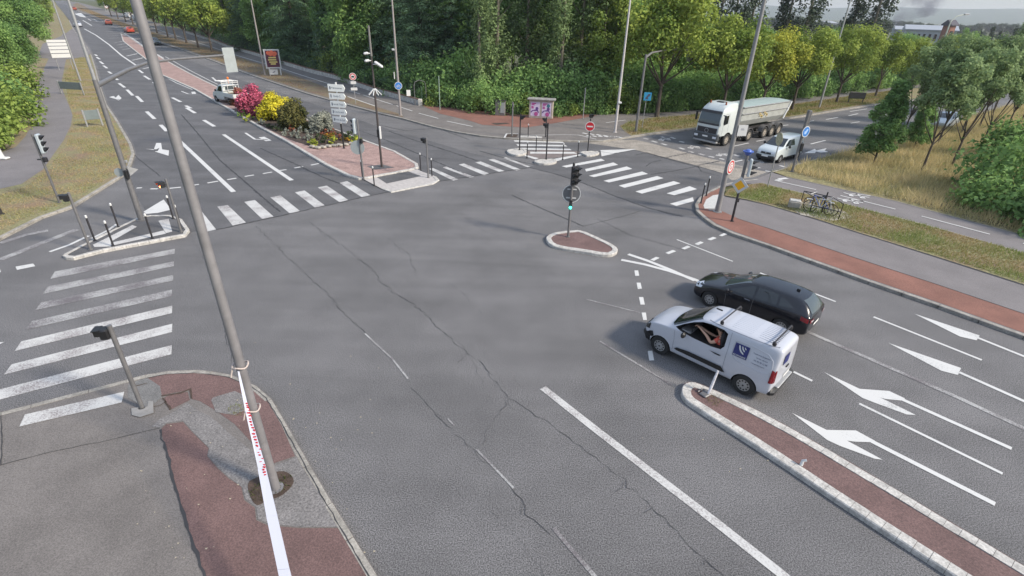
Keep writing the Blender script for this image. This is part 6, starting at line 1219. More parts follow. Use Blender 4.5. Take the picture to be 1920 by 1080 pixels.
def k_column(seed, h=18, R=2.0, m='poplar', dens=190, leaf=.3, base=1.0, tr=.28):
    global rng; rng = np.random.default_rng(seed); random.seed(seed); cs, rs = [], []; n = int(h*3.4)
    for i in range(n):
        f = (i+rng.random())/n; w = R*(math.sin(PI*min(1, f*.9+.12))**.6); a = rng.random()*6.28; q = w*rng.uniform(.2, 1.0); cs.append(np.array([q*math.cos(a), q*math.sin(a), base+(h-base)*f])); rs.append(rng.uniform(.45, .95)*R/2)
    p, nn, s, t = clumps(cs, rs, dens/(R/2)**2, leaf, flat=1.7); me = leaf_mesh('crown', p, nn+np.array([0, 0, .3]), s, LM[m], t)
    mb = MB(); mb.tube([(0, 0, -.1), (.1, .05, h*.5), (0, 0, h*.95)], [tr, tr*.6, tr*.1], 8)
    for c in cs[::5]: mb.tube([(0, 0, max(.5, c[2]-2)), tuple(c)], [tr*.25, tr*.07], 5)
    return make_tree(me, mb, M['barkl'])
def k_wood(seed, h=16, R=5, m='wood', leaf=.36, dens=150, nc=60, th=2.0):
    global rng; rng = np.random.default_rng(seed); random.seed(seed); cz = h*.53; cs = ell_centres(nc, R*.85, R*.85, h*.44, cz, .4, -.98); rs = [rng.uniform(.8, 1.7)*R/5 for _ in cs]
    p, n, s, t = clumps(cs, rs, dens, leaf); me = leaf_mesh('crown', p, n, s, LM[m], t); return make_tree(me, trunk_mesh(h*.3, .25, cs[:8], 2, M['bark']), M['bark'])
def k_bush(seed, R=2.0, h=2.4, m='bush', leaf=.2, dens=260, nc=22):
    global rng; rng = np.random.default_rng(seed); random.seed(seed); cs = [c for c in ell_centres(nc, R*.8, R*.8, h*.75, h*.1, .3, -.05)]; rs = [rng.uniform(.35, .7)*R/2*min(1.3, h/2+.3) for _ in cs]
    p, n, s, t = clumps(cs, rs, dens/(R/2)**1.5, leaf); p[:, 2] = np.maximum(p[:, 2], .02); me = leaf_mesh('foliage', p, n, s, LM.get(m, None) or m, t); mb = MB()
    for c in cs[:10]: mb.tube([(c[0]*.1, c[1]*.1, 0), (c[0]*.5, c[1]*.5, c[2]*.6), tuple(c)], [.035, .025, .01], 5)
    return make_tree(me, mb, M['bark'])
KD = {}
KD['plane'] = [k_plane(11), k_plane(12, 11, 5.0), k_plane(13, 10, 4.3)]
LM['planey'] = leaf_mat('yellowing_plane_foliage', (.14, .21, .035), (.46, .46, .07), .35)
KD['planey'] = [k_plane(16, 10, 4.5, 'planey')]
KD['planef'] = [k_plane(14, 10, 4.4, leaf=.42, dens=300, nc=36), k_plane(15, 11, 4.6, leaf=.42, dens=300, nc=36)]
KD['cedar'] = [k_cedar(21), k_cedar(22, 22, 6.2), k_cedar(23, 16, 5)]
KD['poplar'] = [k_column(31, 19, 2.3), k_column(32, 21, 2.6), k_column(33, 17, 2.0)]
KD['dark'] = [k_column(41, 20, 2.6, 'dark', 110, .42), k_column(42, 18, 2.2, 'dark', 110, .42)]
KD['wood'] = [k_wood(51), k_wood(52, 18, 5.6), k_wood(53, 14, 4.5), k_wood(54, 15, 5, 'light')]
KD['woodbig'] = [k_wood(55, 22, 7, leaf=.55, dens=70, nc=70)]
KD['bush'] = [k_bush(61), k_bush(62, 2.4, 3.2), k_bush(63, 1.8, 2.0)]
KD['bushl'] = [k_bush(64, 2.0, 2.6, 'light'), k_bush(65, 1.6, 1.8, 'light')]
KD['copse'] = [k_plane(71, 8.4, 2.2, 'copse', 2.4, 360, .2, 34, .085), k_plane(72, 9.2, 2.5, 'copse', 2.6, 360, .2, 38, .09), k_plane(77, 7.8, 2.0, 'copse', 2.3, 360, .2, 30, .08)]
def k_cone(seed, h=5.6, R=1.5, m='bush', base=1.1):
    global rng; rng = np.random.default_rng(seed); random.seed(seed); cs, rs = [], []
    for i in range(95):
        f = (i/95)**1.15; w = R*math.sin(PI*min(1, f*.62+.30))**1.2*(1-f*.35); a = rng.random()*6.28; q = w*rng.uniform(.3, 1.0); cs.append(np.array([q*math.cos(a), q*math.sin(a), base+(h-base)*f])); rs.append(rng.uniform(.28, .5))
    p, nn, s, t = clumps(cs, rs, 900, .17, tvar=.2); me = leaf_mesh('crown', p, nn+np.array([0, 0, .4]), s, LM[m], t); mb = MB(); mb.tube([(0, 0, -.1), (.02, 0, h*.5), (0, 0, h*.9)], [.07, .05, .015], 8)
    for c in cs[::6]: mb.tube([(0, 0, max(.6, c[2]-.7)), tuple(c)], [.02, .008], 5)
    return make_tree(me, mb, M['bark'])
KD['small'] = [k_cone(76)]
KD['dense'] = [k_wood(74, 11, 5.2, 'wood', .3, 230, 60), k_wood(75, 9, 4.6, 'bush', .28, 260, 50)]
CNT = {}
def plant(kind, loc, sc=1.0, idx=None, label='', group=None, name='tree', rot=None, sz=None, cat='tree'):
    ks = KD[kind]; i = CNT.get(kind, 0); CNT[kind] = i+1; k = ks[idx if idx is not None else i % len(ks)]
    t = empty(name, loc, rot if rot is not None else random.uniform(0, 6.28), label, cat, group); t.scale = (sc, sc, sz or sc)
    a = link('trunk' if cat == 'tree' else 'stems', k.trunk, t); b = link('crown' if cat == 'tree' else 'foliage', k.crown, t); return t
random.seed(99)
# left-road avenue
av = [(398, 98), (372, 89), (350, 81), (330, 74), (315, 69), (295, 62), (280, 57), (265, 51), (250, 46), (236, 41), (222, 36), (209, 31)]
ords = ['first', 'second', 'third', 'fourth', 'fifth', 'sixth', 'seventh', 'eighth', 'ninth', 'tenth', 'eleventh', 'twelfth']
for i, b in enumerate(av):
    plant('planef', P(b[0], b[1], .12), 1.0 if i < 4 else .95, label=f'{ords[i]} plane tree of the left road verge, counted from the signal arm head' if i else 'nearest plane tree of the left road verge, behind the signal arm head', group='plane trees along the left road')
# right avenue
ra = [((1232, 231), 1.12, 1), ((1352, 219), .93, 0), ((1425, 213), .85, 2), ((1484, 206), .9, 0), ((1568, 192), .95, 1), ((1641, 181), .95, 2), ((1700, 173), .9, 0), ((1752, 166), .9, 1), ((1800, 160), .9, 2), ((1850, 154), .9, 0)]
rl = ['big plane tree with dark trunk beside the far signal arm', 'yellow-green plane tree directly behind the truck cab', 'plane tree with yellow tips behind the tipper body', 'plane tree whose dark trunk stands behind the rear of the tipper', 'plane tree right of the pale lamp post on the far grass', 'plane tree just right of the low dark notice board', 'plane tree behind the small dark field tree', 'eighth plane tree of the right road, under the curved lamp', 'ninth plane tree of the right road row', 'last plane tree of the right road row']
for i, (b, s, ix) in enumerate(ra): plant('planey' if i == 2 else 'plane', P(b[0], b[1], .13)+(Vector((.8, 3.6, 0)) if i == 0 else Vector((0, 0, 0))), s*(1, 1, 1, .93, .84, .82, .8, .76, .74, .74)[i], 0 if i == 2 else ix, rl[i], 'plane trees along the right road', rot=i*1.7)
# centre wood: front row then depth
def wood(px, dist_back, kind, sc, label, idx=None, sz=None, group='trees of the wood behind the cycle path'):
    p = P(px[0], px[1], .1); d = Vector((p.x, p.y, 0)).normalized(); q = p+d*dist_back; q.z = hf(q.x, q.y); return plant(kind, q, sc, idx, label, group, sz=sz)
WD = [((470, 100), 5, 'cedar', .8, 'dark cedar above the signal head at the left of the wood'), ((500, 108), 9, 'wood', .95, 'mid green leafy tree between the left dark conifers'), ((560, 126), 6, 'cedar', .95, 'dark blue-green cedar behind the red poster board'), ((628, 143), 8, 'cedar', .85, 'dark cedar behind the direction sign post'),
 ((690, 163), 7, 'wood', 1.0, 'bright leafy tree behind the camera mast'), ((655, 150), 14, 'wood', 1.15, 'tall leafy tree rising left of the camera mast'), ((795, 190), 6, 'cedar', .95, 'big dark cedar right of the blue-signed lamp post'), ((760, 180), 12, 'cedar', 1.05, 'tall cedar behind the gate, its boughs reaching the lamp post'), ((850, 198), 8, 'cedar', .9, 'dark cedar at the right end of the low wall'),
 ((900, 210), 3.5, 'poplar', .82, 'pale columnar tree left of the dark gap in the wood'), ((930, 212), 6, 'poplar', .95, 'tall columnar tree next right of the palest one'), ((985, 216), 9, 'poplar', 1.0, 'columnar tree behind the poster cabinet, left trunk'), ((1045, 218), 6, 'poplar', .95, 'slim columnar tree with visible pale trunk above the poster cabinet'), ((1080, 216), 8, 'poplar', 1.0, 'columnar tree left of the pale lamp post'), ((1120, 214), 7, 'wood', .85, 'leafy tree directly behind the pale lamp post'), ((1165, 213), 9, 'wood', .9, 'leafy tree between pale lamp post and far signal mast'), ((1010, 216), 14, 'wood', 1.15, 'tall leafy tree deep behind the poster cabinet'), ((880, 204), 14, 'wood', 1.2, 'tall leafy tree behind the columnar trees'), ((1210, 208), 10, 'wood', .8, 'leafy tree behind the far signal arm'),
 ((720, 170), 16, 'wood', 1.2, 'leafy tree behind the two cedars at centre left'), ((590, 130), 16, 'wood', 1.1, 'leafy tree behind the leftmost cedars'), ((530, 112), 18, 'wood', 1.1, 'leafy tree high behind the poster board'), ((440, 88), 12, 'wood', 1.0, 'leafy tree at the left end of the wood'), ((410, 76), 14, 'wood', .9, 'leafy tree beyond the avenue crowns')]
for i, w in enumerate(WD): wood(*w)
for i, (x, y, b, s) in enumerate([(420, 80, 25, 1.), (480, 95, 28, 1.1), (545, 112, 30, 1.1), (610, 130, 28, 1.15), (680, 150, 28, 1.1), (740, 165, 28, 1.15), (800, 180, 26, 1.1), (850, 190, 26, 1.1), (910, 200, 28, 1.1), (960, 205, 28, 1.1), (1020, 208, 30, 1.1), (1080, 208, 28, 1.0), (1135, 206, 28, .95), (350, 62, 15, .8), (300, 50, 18, .8), (255, 38, 20, .8), (200, 22, 18, .7)]):
    wood((x, y), b, 'woodbig', s*.9, 'large background tree deep in the wood, only its dark crown showing', group='background trees deep in the wood')
# understory
under = []
hx = [(800, 195, 'bush'), (825, 200, 'bushl'), (845, 203, 'bush'), (870, 207, 'bush'), (895, 210, 'bushl'), (915, 213, 'bush'), (955, 214, 'bush'), (975, 213, 'bushl'), (1045, 220, 'bush'), (1065, 219, 'bushl'), (1090, 216, 'bush'), (1112, 214, 'bush'), (1135, 213, 'bush'), (1158, 212, 'bushl'), (1182, 211, 'bushl'), (1205, 210, 'bush'), (1230, 209, 'bush'), (1260, 207, 'bush'), (1290, 204, 'bush'), (1320, 202, 'bushl'), (1350, 199, 'bush'), (1385, 195, 'bush'), (1420, 191, 'bush'), (1455, 187, 'bush'), (1490, 183, 'bushl'), (1520, 179, 'bush'), (1555, 175, 'bush'), (1590, 171, 'bush'), (1625, 168, 'bushl'), (1660, 164, 'bush'), (1700, 160, 'bush'), (1745, 154, 'bush'), (1795, 148, 'bush')]
for i, (x, y, k) in enumerate(hx):
    for j, (b, s) in enumerate(((1.2, 1.0), (3.4, 1.45), (6.0, 1.9))):
        pp_ = P(x+(j*9), y-j, .1); d = Vector((pp_.x, pp_.y, 0)).normalized(); q = pp_+d*b; q.z = hf(q.x, q.y)
        plant(k if j == 0 else 'bush', q, s*random.uniform(.85, 1.2), None, ('low leafy bush at the hedge foot beyond the cycle path', 'middle bush of the hedge beyond the cycle path', 'tall back bush of the hedge beyond the cycle path')[j], 'hedge bushes in front of the wood', name='bush', cat='bush')
for i, (x, y) in enumerate(((600, 131), (625, 138), (650, 147), (575, 123), (680, 157), (705, 165), (735, 172), (765, 181))):
    pp_ = P(x, y, .1); d = Vector((pp_.x, pp_.y, 0)).normalized(); q = pp_+d*2.2; q.z = hf(q.x, q.y); plant('bushl' if i in (0, 1, 2) else 'bush', q, 1.35, None, 'rounded bush behind the wire fence on the low wall', 'bushes behind the wire fence', name='bush', cat='bush')
for i, (x, y) in enumerate(((555, 116), (530, 109), (505, 102), (478, 94), (450, 86), (425, 77), (395, 68), (365, 58), (335, 50), (305, 42), (270, 33), (235, 24), (205, 15))):
    pp_ = P(x, y, .1); d = Vector((pp_.x, pp_.y, 0)).normalized(); q = pp_+d*3; q.z = hf(q.x, q.y); plant('bush', q, 1.7, None, 'dark bush behind the wall beside the left road', 'bushes behind the left wall', name='bush', cat='bush')
# trees behind the right avenue
for i, (x, y, b, k, s, l) in enumerate([(1285, 204, 8, 'dense', .8, 'dark dense tree behind the truck cab, left of it'), (1340, 200, 8, 'dense', .75, 'dark dense tree behind the truck roof'), (1400, 193, 8, 'dense', .75, 'dark dense tree behind the tipper'), (1460, 186, 9, 'dense', .75, 'dark dense tree behind the tipper rear'), (1530, 178, 9, 'dense', .75, 'dark dense tree behind the pale far lamp post'), (1600, 170, 9, 'dense', .7, 'dark dense tree behind the notice board'), (1670, 163, 9, 'dense', .7, 'dark dense tree behind the field tree'), (1740, 156, 9, 'dense', .62, 'dense tree below the curved lamp'), (1810, 147, 8, 'dense', .66, 'dense tree right of the curved lamp'), (1880, 140, 8, 'dense', .7, 'dense tree near the right picture edge, far side'), (1780, 150, 22, 'wood', .5, 'rounded tree behind the curved lamp, right'), (1850, 142, 22, 'wood', .5, 'rounded tree at the right skyline'), (1930, 135, 20, 'wood', .52, 'rounded tree at the skyline by the picture edge')]):
    wood((x, y), b, k, s, l, group='trees behind the right road row')
for i, (x, y, b, s, l) in enumerate([(1345, 195, 40, 1.15, 'dark poplar against the sky above the truck cab'), (1318, 198, 36, 1.05, 'dark poplar just right of the big plane tree crown'), (1375, 192, 45, 1.05, 'dark poplar right of the sky gap edge above the cab'), (1440, 186, 45, 1.25, 'dark poplar against the sky beside the tall lamp post'), (1478, 182, 42, 1.2, 'dark poplar second right of the tall lamp post'), (1560, 174, 48, 1.3, 'tall dark poplar against the sky, left of the pair at right'), (1600, 170, 46, 1.3, 'tall dark poplar against the sky, right of the pair')]):
    wood((x, y), b, 'dark', s, l, group='dark poplars against the sky')
for x in (1815, 1835, 1852, 1878, 1890, 1900, 1914, 1380, 1392, 1404):
    d = P(x, 120, 0); d = Vector((d.x, d.y, 0)).normalized()*260; plant('dark', d+Vector((0, 0, -4)), .62, None, 'tiny dark poplar on the distant skyline', 'tiny skyline poplars')
# right copse
cp = [((1690, 262), .95, 'slender copse tree just right of the dense young field tree'), ((1722, 246), .95, 'slender copse tree behind the small dark tree by the road'), ((1728, 321), 1.05, 'slender copse tree with the nearest long bare trunk'), ((1784, 312), 1.0, 'slender copse tree second from the field tree, near row'), ((1758, 270), .95, 'slender copse tree with paler trunk in the middle row'), ((1838, 278), .95, 'slender copse tree near the big right bush'), ((1801, 252), .95, 'slender copse tree in the back of the copse'), ((1835, 240), .95, 'slender copse tree at the back by the road kerb'), ((1885, 246), 1.0, 'slender copse tree above the big right bush'), ((1915, 228), 1.05, 'slender copse tree at the right picture edge'), ((1860, 215), 1.1, 'farthest slender copse tree at right'), ((1950, 260), 1.1, 'copse tree half outside the right picture edge')]
for b, s, l in cp: plant('copse', P(b[0], b[1], .1), s, None, l, 'slender trees of the right copse')
plant('small', P(1637, 308, .1), 1.0, None, 'small dense young tree at the field edge beside the right road'); plant('small', P(1712, 280, .1), .72, None, 'small dark tree with low crown between field tree and copse')
for (b, s, l) in (((1885, 400), 1.25, 'big dark bush at the right edge of the dry field'), ((1925, 370), 1.6, 'big bush behind the right-edge one'), ((1940, 430), 1.3, 'bush lowest at the right picture edge'), ((1900, 300), 1.5, 'bush behind the copse at the right')):
    plant('bush', P(b[0], b[1], .1), s, None, l, 'large bushes at the right edge', name='bush', cat='bush')
# left side
def near(px, kind, sc, label, idx=0, off=(0, 0), name='tree', cat='tree', sz=None):
    q = P(px[0], px[1], .12)+Vector((off[0], off[1], 0)); return plant(kind, q, sc, idx, label, None, name=name, cat=cat, sz=sz)
near((25, 165), 'dense', .80, 'large dark green tree hanging over the left footpath', 0, (-3.5, 1), sz=.8); near((-50, 150), 'dense', 1.0, 'large tree beyond the left picture edge', 1, (-2, 2)); near((48, 150), 'dense', .72, 'mid green tree overhanging the footpath beside the five white panels', 1, (-3.2, 2)); near((60, 110), 'dense', .9, 'dark green tree behind the one over the left footpath', 0, (-4, 4)); near((85, 60), 'dense', .9, 'green tree beside the far left side road', 1, (-5, 0)); near((95, 35), 'dense', 1.0, 'green tree at the top of the left road', 0, (-8, 0)); near((112, 50), 'wood', .6, 'light green tree beside the distant left kerb', 3, (-3, 0)); near((70, 30), 'woodbig', .8, 'tall tree at the top left corner', 0, (-8, 0))
near((8, 285), 'bushl', 1.3, 'bright green bush lowest on the left bank beside the white marker post', 1, (-1.2, 0), 'bush', 'bush'); near((44, 215), 'bushl', 1.35, 'bright green bush at the footpath edge of the left bank', 1, (-.9, .3), 'bush', 'bush'); near((22, 240), 'bushl', 1.5, 'bright green bush on the left bank', 0, (-.8, .2), 'bush', 'bush'); near((-20, 262), 'bushl', 1.7, 'bright green bush touching the left picture edge', 1, (0, 0), 'bush', 'bush'); near((42, 188), 'bushl', 1.5, 'bright green bush under the large dark tree', 0, (-1.2, .5), 'bush', 'bush'); near((-40, 220), 'bush', 1.6, 'taller bush behind the bright ones at the left', 1, (0, 0), 'bush', 'bush')
# median planting
def shrub(px, R, h, ca, cb, label, name='shrub', leaf=.16, dens=700, nc=26, trans=.2, cat='shrub', group=None, z0=.13):
    key = label; LM[key] = leaf_mat('foliage '+key[:30], ca, cb, trans); k = k_bush(hash(len(LM)) % 1000+200, R, h, key, leaf, dens, nc)
    t = empty(name, P(px[0], px[1], z0), random.uniform(0, 6), label, cat, group); link('stems', k.trunk, t); link('foliage', k.crown, t); return t
sheet('flower_bed_soil', [[(432, 205), (460, 200), (500, 206), (560, 226), (620, 240), (672, 258), (686, 266), (650, 271), (600, 277), (585, 275), (545, 262), (500, 240), (460, 220)]], .136, M['soil'])
shrub((480, 212), 1.95, 2.9, (.18, .05, .06), (.62, .13, .22), 'crimson pink shrub at the left end of the median bed', leaf=.2); shrub((452, 196), 1.0, 1.8, (.10, .06, .02), (.35, .12, .08), 'tan and red shrub touching the flatbed pickup', leaf=.18)
shrub((519, 223), 1.7, 2.5, (.36, .33, .02), (.85, .74, .06), 'bright yellow shrub in the median bed', leaf=.2, trans=.3); shrub((556, 241), 1.55, 2.3, (.045, .06, .015), (.17, .15, .05), 'olive and russet rounded shrub in the median bed', leaf=.18); shrub((604, 246), 1.1, 1.75, (.16, .17, .14), (.36, .37, .30), 'silvery grey shrub in the median bed', leaf=.15)
fl_ = [(455, 218, 'g'), (470, 226, 'y'), (488, 233, 's'), (505, 240, 'd'), (520, 246, 'd'), (540, 253, 's'), (556, 258, 's'), (565, 250, 's'), (575, 262, 's'), (590, 252, 's'), (585, 270, 'y'), (600, 262, 'd'), (610, 268, 'd'), (620, 258, 'o'), (628, 268, 'y'), (634, 262, 'r'), (642, 256, 'd'), (650, 264, 'o'), (655, 258, 'd'), (664, 263, 'g'), (672, 268, 'y'), (590, 273, 'y'), (608, 252, 'r'), (626, 252, 'r'), (548, 246, 'r'), (497, 226, 'd')]
cols = {'g': ((.06, .12, .02), (.2, .32, .06), 'green leafy'), 'y': ((.15, .2, .02), (.42, .45, .06), 'lime yellow'), 's': ((.14, .16, .13), (.38, .40, .34), 'silvery'), 'd': ((.03, .05, .02), (.09, .12, .05), 'dark green'), 'o': ((.12, .12, .02), (.65, .28, .02), 'orange flowering'), 'r': ((.12, .05, .03), (.36, .13, .08), 'russet')}
fk = {}
for i, (x, y, c) in enumerate(fl_):
    if c not in fk: LM['fl'+c] = leaf_mat('bedding_'+c, cols[c][0], cols[c][1], .2); fk[c] = k_bush(300+i, .62, .6, 'fl'+c, .11, 330, 12)
    t = empty('bedding_plant', P(x, y, .13), i, f'low {cols[c][2]} bedding plant in the median bed', 'bedding plant', f'low {cols[c][2]} bedding plants'); t.scale = (1.0+.25*math.sin(i), 1.0, .95+.2*math.cos(i)); link('stems', fk[c].trunk, t); link('foliage', fk[c].crown, t)
for i, (x, y) in enumerate(((596, 279), (606, 278), (616, 276), (627, 275), (637, 274), (648, 273), (586, 277), (660, 271))):
    mb = MB(); mb.box((0, 0, .09), (.5, .3, .2), bev=.07); o = mb.build('edging_stone', M['stone'], None); o.location = P(x, y, .13); o.rotation_euler = (0, 0, -.35+.2*math.sin(i*3)); tag(o, 'pale stone edging the front of the flower bed', 'stone', 'edging stones of the flower bed')
# grass tufts as stuff
def in_poly(x, y, poly):
    c = np.zeros(len(x), bool); n = len(poly)
    for i in range(n):
        x0, y0 = poly[i]; x1, y1 = poly[(i+1) % n]; cond = ((y0 > y) != (y1 > y)) & (x < (x1-x0)*(y-y0)/((y1-y0) or 1e-9)+x0); c ^= cond
    return c
def grass(name, px, dens, hmin, hmax, w, ca, cb, label, z=.12, lean=.5, patch=.0, cap=90000):
    pl = [(P(x, y, z).x, P(x, y, z).y) for x, y in px]; xs = [p[0] for p in pl]; ys = [p[1] for p in pl]; area = (max(xs)-min(xs))*(max(ys)-min(ys)); n = min(int(area*dens), 600000)
    x = rng.uniform(min(xs), max(xs), n); y = rng.uniform(min(ys), max(ys), n); k = in_poly(x, y, pl); x, y = x[k], y[k]
    pn = np.sin(x*1.3+np.sin(y*.9)*2)+np.sin(y*1.7+np.sin(x*.6)*2)+rng.normal(0, .5, len(x)); 
    if patch: kk = pn > -patch; x, y, pn = x[kk], y[kk], pn[kk]
    if len(x) > cap: kk = rng.choice(len(x), cap, False); x, y, pn = x[kk], y[kk], pn[kk]
    N = len(x); hh = rng.uniform(hmin, hmax, N)*(1+.25*np.clip(pn, -1, 1)); a = rng.uniform(0, 6.283, N); zz = np.array([hf(p, q) for p, q in zip(x, y)])+z
    b = np.stack([x, y, zz], 1); u = np.stack([np.cos(a), np.sin(a), np.zeros(N)], 1)*w*.5; tip = b+np.stack([rng.normal(0, lean, N)*hh, rng.normal(0, lean, N)*hh, hh], 1)
    V = np.stack([b-u, b+u, tip], 1).reshape(-1, 3).astype(np.float32); me = bpy.data.meshes.new(name); me.vertices.add(3*N); me.vertices.foreach_set('co', V.ravel()); me.loops.add(3*N); me.loops.foreach_set('vertex_index', np.arange(3*N, dtype=np.int32)); me.polygons.add(N); me.polygons.foreach_set('loop_start', np.arange(0, 3*N, 3, dtype=np.int32)); me.polygons.foreach_set('loop_total', np.full(N, 3, dtype=np.int32))
    at = me.attributes.new('tint', 'FLOAT', 'FACE'); at.data.foreach_set('value', np.clip(.5+.28*pn+rng.normal(0, .2, N), 0, 1).astype(np.float32)); me.materials.append(leaf_mat(name+'_blades', ca, cb, .3)); me.update(); o = link(name, me); tag(o, label, 'grass', None, 'stuff'); return o
rng = np.random.default_rng(5)
grass('tall_dry_grass', [(1470, 318), (1600, 355), (1679, 374), (1770, 399), (1920, 438), (2050, 470), (2050, 180), (1900, 198), (1805, 223), (1743, 240), (1621, 276), (1520, 304)], 90, .2, .65, .035, (.30, .28, .12), (.62, .50, .27), 'tall dry straw-coloured grass of the field under the slender copse', lean=.42, cap=120000, patch=2.2)
grass('short_grass', [(1358, 365), (1366, 356), (1400, 348), (1427, 345), (1462, 354), (1529, 369), (1629, 395), (1755, 428), (1930, 477), (1930, 534), (1760, 480), (1600, 431), (1529, 408), (1440, 382), (1400, 373)], 420, .05, .16, .025, (.34, .24, .11), (.20, .26, .07), 'short patchy grass of the corner strip between footpath and cycle path')
grass('short_grass', [(-30, 444), (60, 405), (130, 378), (190, 343), (225, 318), (242, 290), (238, 265), (222, 243), (200, 215), (186, 180), (176, 140), (165, 105), (140, 110), (120, 140), (128, 190), (140, 225), (125, 270), (95, 310), (50, 350), (-30, 375)], 230, .03, .11, .03, (.46, .32, .18), (.27, .27, .11), 'patchy dry grass of the left verge between footpath and kerb', cap=110000, patch=1.0)
grass('short_grass', [(1164, 237), (1173, 246), (1185, 254), (1211, 249), (1240, 245), (1285, 240), (1340, 234), (1480, 218), (1600, 199), (1700, 186), (1690, 168), (1627, 176), (1500, 194), (1335, 213.5), (1220, 222), (1180, 229)], 90, .08, .25, .05, (.26, .19, .08), (.20, .22, .07), 'patchy grass under the plane trees along the right road', cap=60000)
grass('verge_grass', [(140, 12), (200, 40), (258, 61), (345, 91), (457, 132), (507, 149), (577, 171), (560, 150), (525, 133), (445, 108), (400, 95), (345, 80), (260, 54), (170, 20)], 30, .06, .18, .06, (.34, .20, .09), (.26, .20, .08), 'thin dry grass of the verge under the left avenue', cap=50000)
grass('pavement_weeds', [(425, 775), (430, 762), (462, 752), (470, 768), (450, 782)], 600, .02, .08, .012, (.2, .16, .05), (.2, .26, .06), 'tuft of weeds growing in the pavement by the nearest lamp post', z=.13)
grass('median_weeds', [(1318, 742), (1340, 738), (1356, 752), (1345, 765), (1330, 758)], 700, .02, .1, .012, (.22, .17, .09), (.16, .17, .08), 'dry weeds on the nose of the near median', z=.12)
grass('bed_litter', [(462, 925), (500, 888), (550, 890), (548, 915), (480, 945)], 500, .01, .05, .02, (.1, .07, .03), (.08, .1, .03), 'leaf litter in the soil pit of the nearest lamp post', z=.14)
# fallen leaves / litter on tarmac
mb = MB()
for i in range(150):
    x, y = random.choice([(random.uniform(430, 720), random.uniform(640, 1070)), (random.uniform(980, 1130), random.uniform(440, 500)), (random.uniform(1180, 1500), random.uniform(500, 900)), (random.uniform(240, 640), random.uniform(720, 1070))]); p = P(x, y, .14 if x < 450 and y > 720 else .014); a = random.uniform(0, 6); r = random.uniform(.012, .035); mb.add([(p.x+r*math.cos(a+k*2.1), p.y+r*math.sin(a+k*2.1)*.7, p.z+.004*(k == 1)) for k in range(3)], [[0, 1, 2]])
o = mb.build('fallen_leaves', mat('dry_leaf', (.42, .36, .26), .8), None, fix=False); tag(o, 'scattered pale dry leaves and chips on road and pavement', 'leaves', None, 'stuff')
# ------------------------------------------------------------------ PART6 far things
def farz(px, py, dist):
    v = Vector(((px-960)/960, (py-540)/960, F)); d = Vector((v.dot(RTc), v.dot(FWc), v.dot(UPc))); k = dist/math.hypot(d.x, d.y); return Vector((d.x*k, d.y*k, d.z*k+H))
hill = MB(); rows_ = []
rng2 = random.Random(3)
N_ = 90; base = []
for i in range(N_+1):
    az = -.25+1.6*i/N_; D = 4200; x, y = math.sin(az)*D, math.cos(az)*D
    hgt_ = 60+28*math.sin(az*2.3+1)+9*math.sin(az*11)+4*math.sin(az*37)+rng2.uniform(-1.5, 1.5)
    base.append([(x*.72, y*.72, -6), (x*.85, y*.85, hgt_*.45), (x*.95, y*.95, hgt_*.9), (x, y, hgt_), (x*1.25, y*1.25, hgt_*1.02)])
vs = sum(base, []); hill.add(vs, [[i*5+k, (i+1)*5+k, (i+1)*5+k+1, i*5+k+1] for i in range(N_) for k in range(4)])
o = hill.build('hills', mat('wooded_hill', (.035, .06, .03), .95, var=.35, scale=.02, fine=.4, fscale=.08), None, True, fix=False); o['kind'] = 'structure'
def shed(px, py, dist, w, d, h, wallm, roofm, label, rz, win=0):
    p = farz(px, py, dist); t = empty('warehouse', (p.x, p.y, -.05), rz, label, 'building'); mb = MB(); mb.box((0, 0, h/2), (w, d, h), bev=.1); wl = mb.build('wall', wallm, t); mb = MB(); mb.prism([(-d/2-.6, h), (d/2+.6, h), (d/2+.6, h+.4), (0, h+2.2), (-d/2-.6, h+.4)], 'x', -w/2-.6, w/2+.6); mb.build('roof', roofm, t)
    for k in range(win): mb = MB(); mb.box((-w/2+w*(k+.5)/win, -d/2-.05, h*.55), (w/win*.45, .3, h*.45)); mb.build('window', M['glass'], t)
    return t
wr = mat('white_roof', (.3, .32, .35), .6); wwl = mat('white_wall', (.33, .35, .38), .7); bw = mat('brick_wall', (.22, .10, .07), .9, var=.2, scale=.5)
shed(1728, 98, 330, 19, 14, 6.2, wwl, wr, 'long white warehouse with pale roof above the right trees', -.5, 9); shed(1722, 82, 430, 30, 16, 5.0, wwl, wr, 'farther white-roofed shed behind the long warehouse', -.45, 8)
t = shed(1763, 96, 300, 3.2, 3.2, 8.5, bw, mat('dark_roof', (.06, .055, .07), .8), 'narrow brick tower with dark top beside the curved lamp', .3, 1)
shed(1503, 62, 700, 60, 25, 6, wwl, wr, 'small pale distant building in the gap between the dark poplars', .1, 6)
# far tree belts
far = [k_wood(81, 14, 8, 'dark', .9, 26, 46), k_wood(82, 12, 9, 'dark', .9, 26, 46)]; KD['far'] = far
for i in range(110):
    az = math.radians(14+36*((i*37) % 110)/110); D = 380+((i*53) % 110)*6; plant('far', Vector((math.sin(az)*D, math.cos(az)*D, -1)), .62+.25*math.sin(i), None, 'distant dark tree of the belt before the hills', 'distant tree belt')
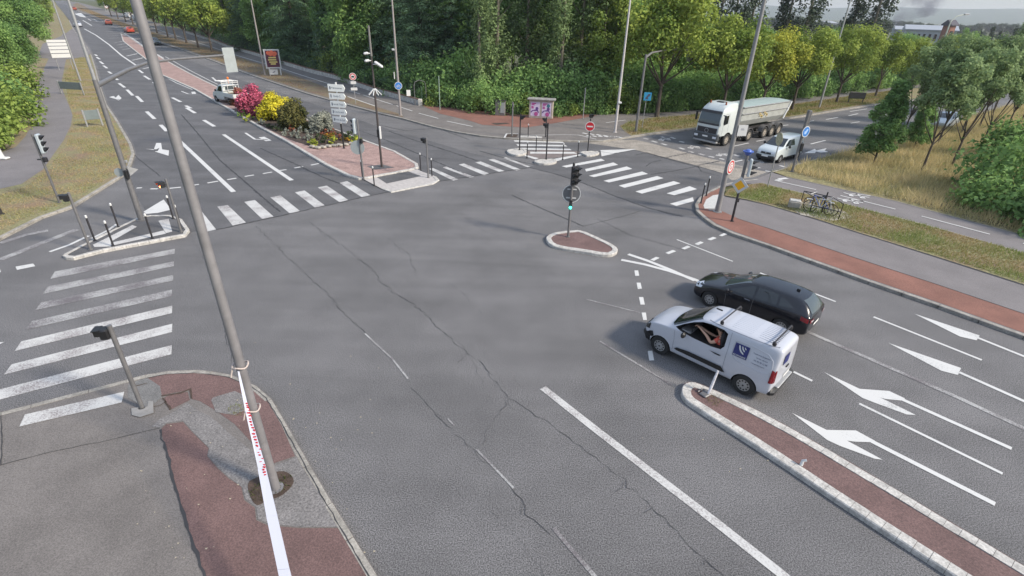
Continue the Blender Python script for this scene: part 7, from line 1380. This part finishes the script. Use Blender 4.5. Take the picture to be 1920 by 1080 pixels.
# smoke plume: a soft volume rising from the town
pt_ = farz(1684, 58, 900); sm = MB(); q = [farz(x, y, 900) for x, y in ((1678, 62), (1686, 48), (1694, 34), (1704, 20), (1722, 8), (1745, -4), (1775, -14))]; sm.tube(q, [7, 9, 12, 15, 19, 22, 12], 12)
so_ = sm.build('smoke_plume', None or M['white'], None, True); so_.data.materials.clear(); smm = bpy.data.materials.new('smoke'); smm.use_nodes = True; nt = smm.node_tree; nt.nodes.remove(nt.nodes['Principled BSDF']); pv = nt.nodes.new('ShaderNodeVolumePrincipled'); pv.inputs['Color'].default_value = (.25, .25, .32, 1)
nz = nt.nodes.new('ShaderNodeTexNoise'); nz.inputs['Scale'].default_value = .05; nz.inputs['Detail'].default_value = 4; ge = nt.nodes.new('ShaderNodeNewGeometry'); nt.links.new(ge.outputs['Position'], nz.inputs['Vector']); mr = nt.nodes.new('ShaderNodeMapRange'); mr.inputs[1].default_value = .42; mr.inputs[2].default_value = .7; mr.inputs[3].default_value = 0; mr.inputs[4].default_value = .07; nt.links.new(nz.outputs[0], mr.inputs[0]); nt.links.new(mr.outputs[0], pv.inputs['Density']); nt.links.new(pv.outputs[0], nt.nodes['Material Output'].inputs['Volume'])
so_.data.materials.append(smm); tag(so_, 'dark smoke plume drifting up and right over the distant hills', 'smoke', None, 'stuff')

# ---- the air
hz = MB(); hz.box((0, 3000, 55), (14000, 7600, 130)); ho = hz.build('haze', M['white']); ho.data.materials.clear(); hm = bpy.data.materials.new('haze_air'); hm.use_nodes = True; nt = hm.node_tree; nt.nodes.remove(nt.nodes['Principled BSDF'])
pv = nt.nodes.new('ShaderNodeVolumePrincipled'); pv.inputs['Color'].default_value = (.86, .90, .95, 1); pv.inputs['Density'].default_value = .00022; pv.inputs['Anisotropy'].default_value = .3; nt.links.new(pv.outputs[0], nt.nodes['Material Output'].inputs['Volume']); ho.data.materials.append(hm)
ho['kind'] = 'stuff'; ho['label'] = 'pale summer haze over the far hills'; ho['category'] = 'haze'
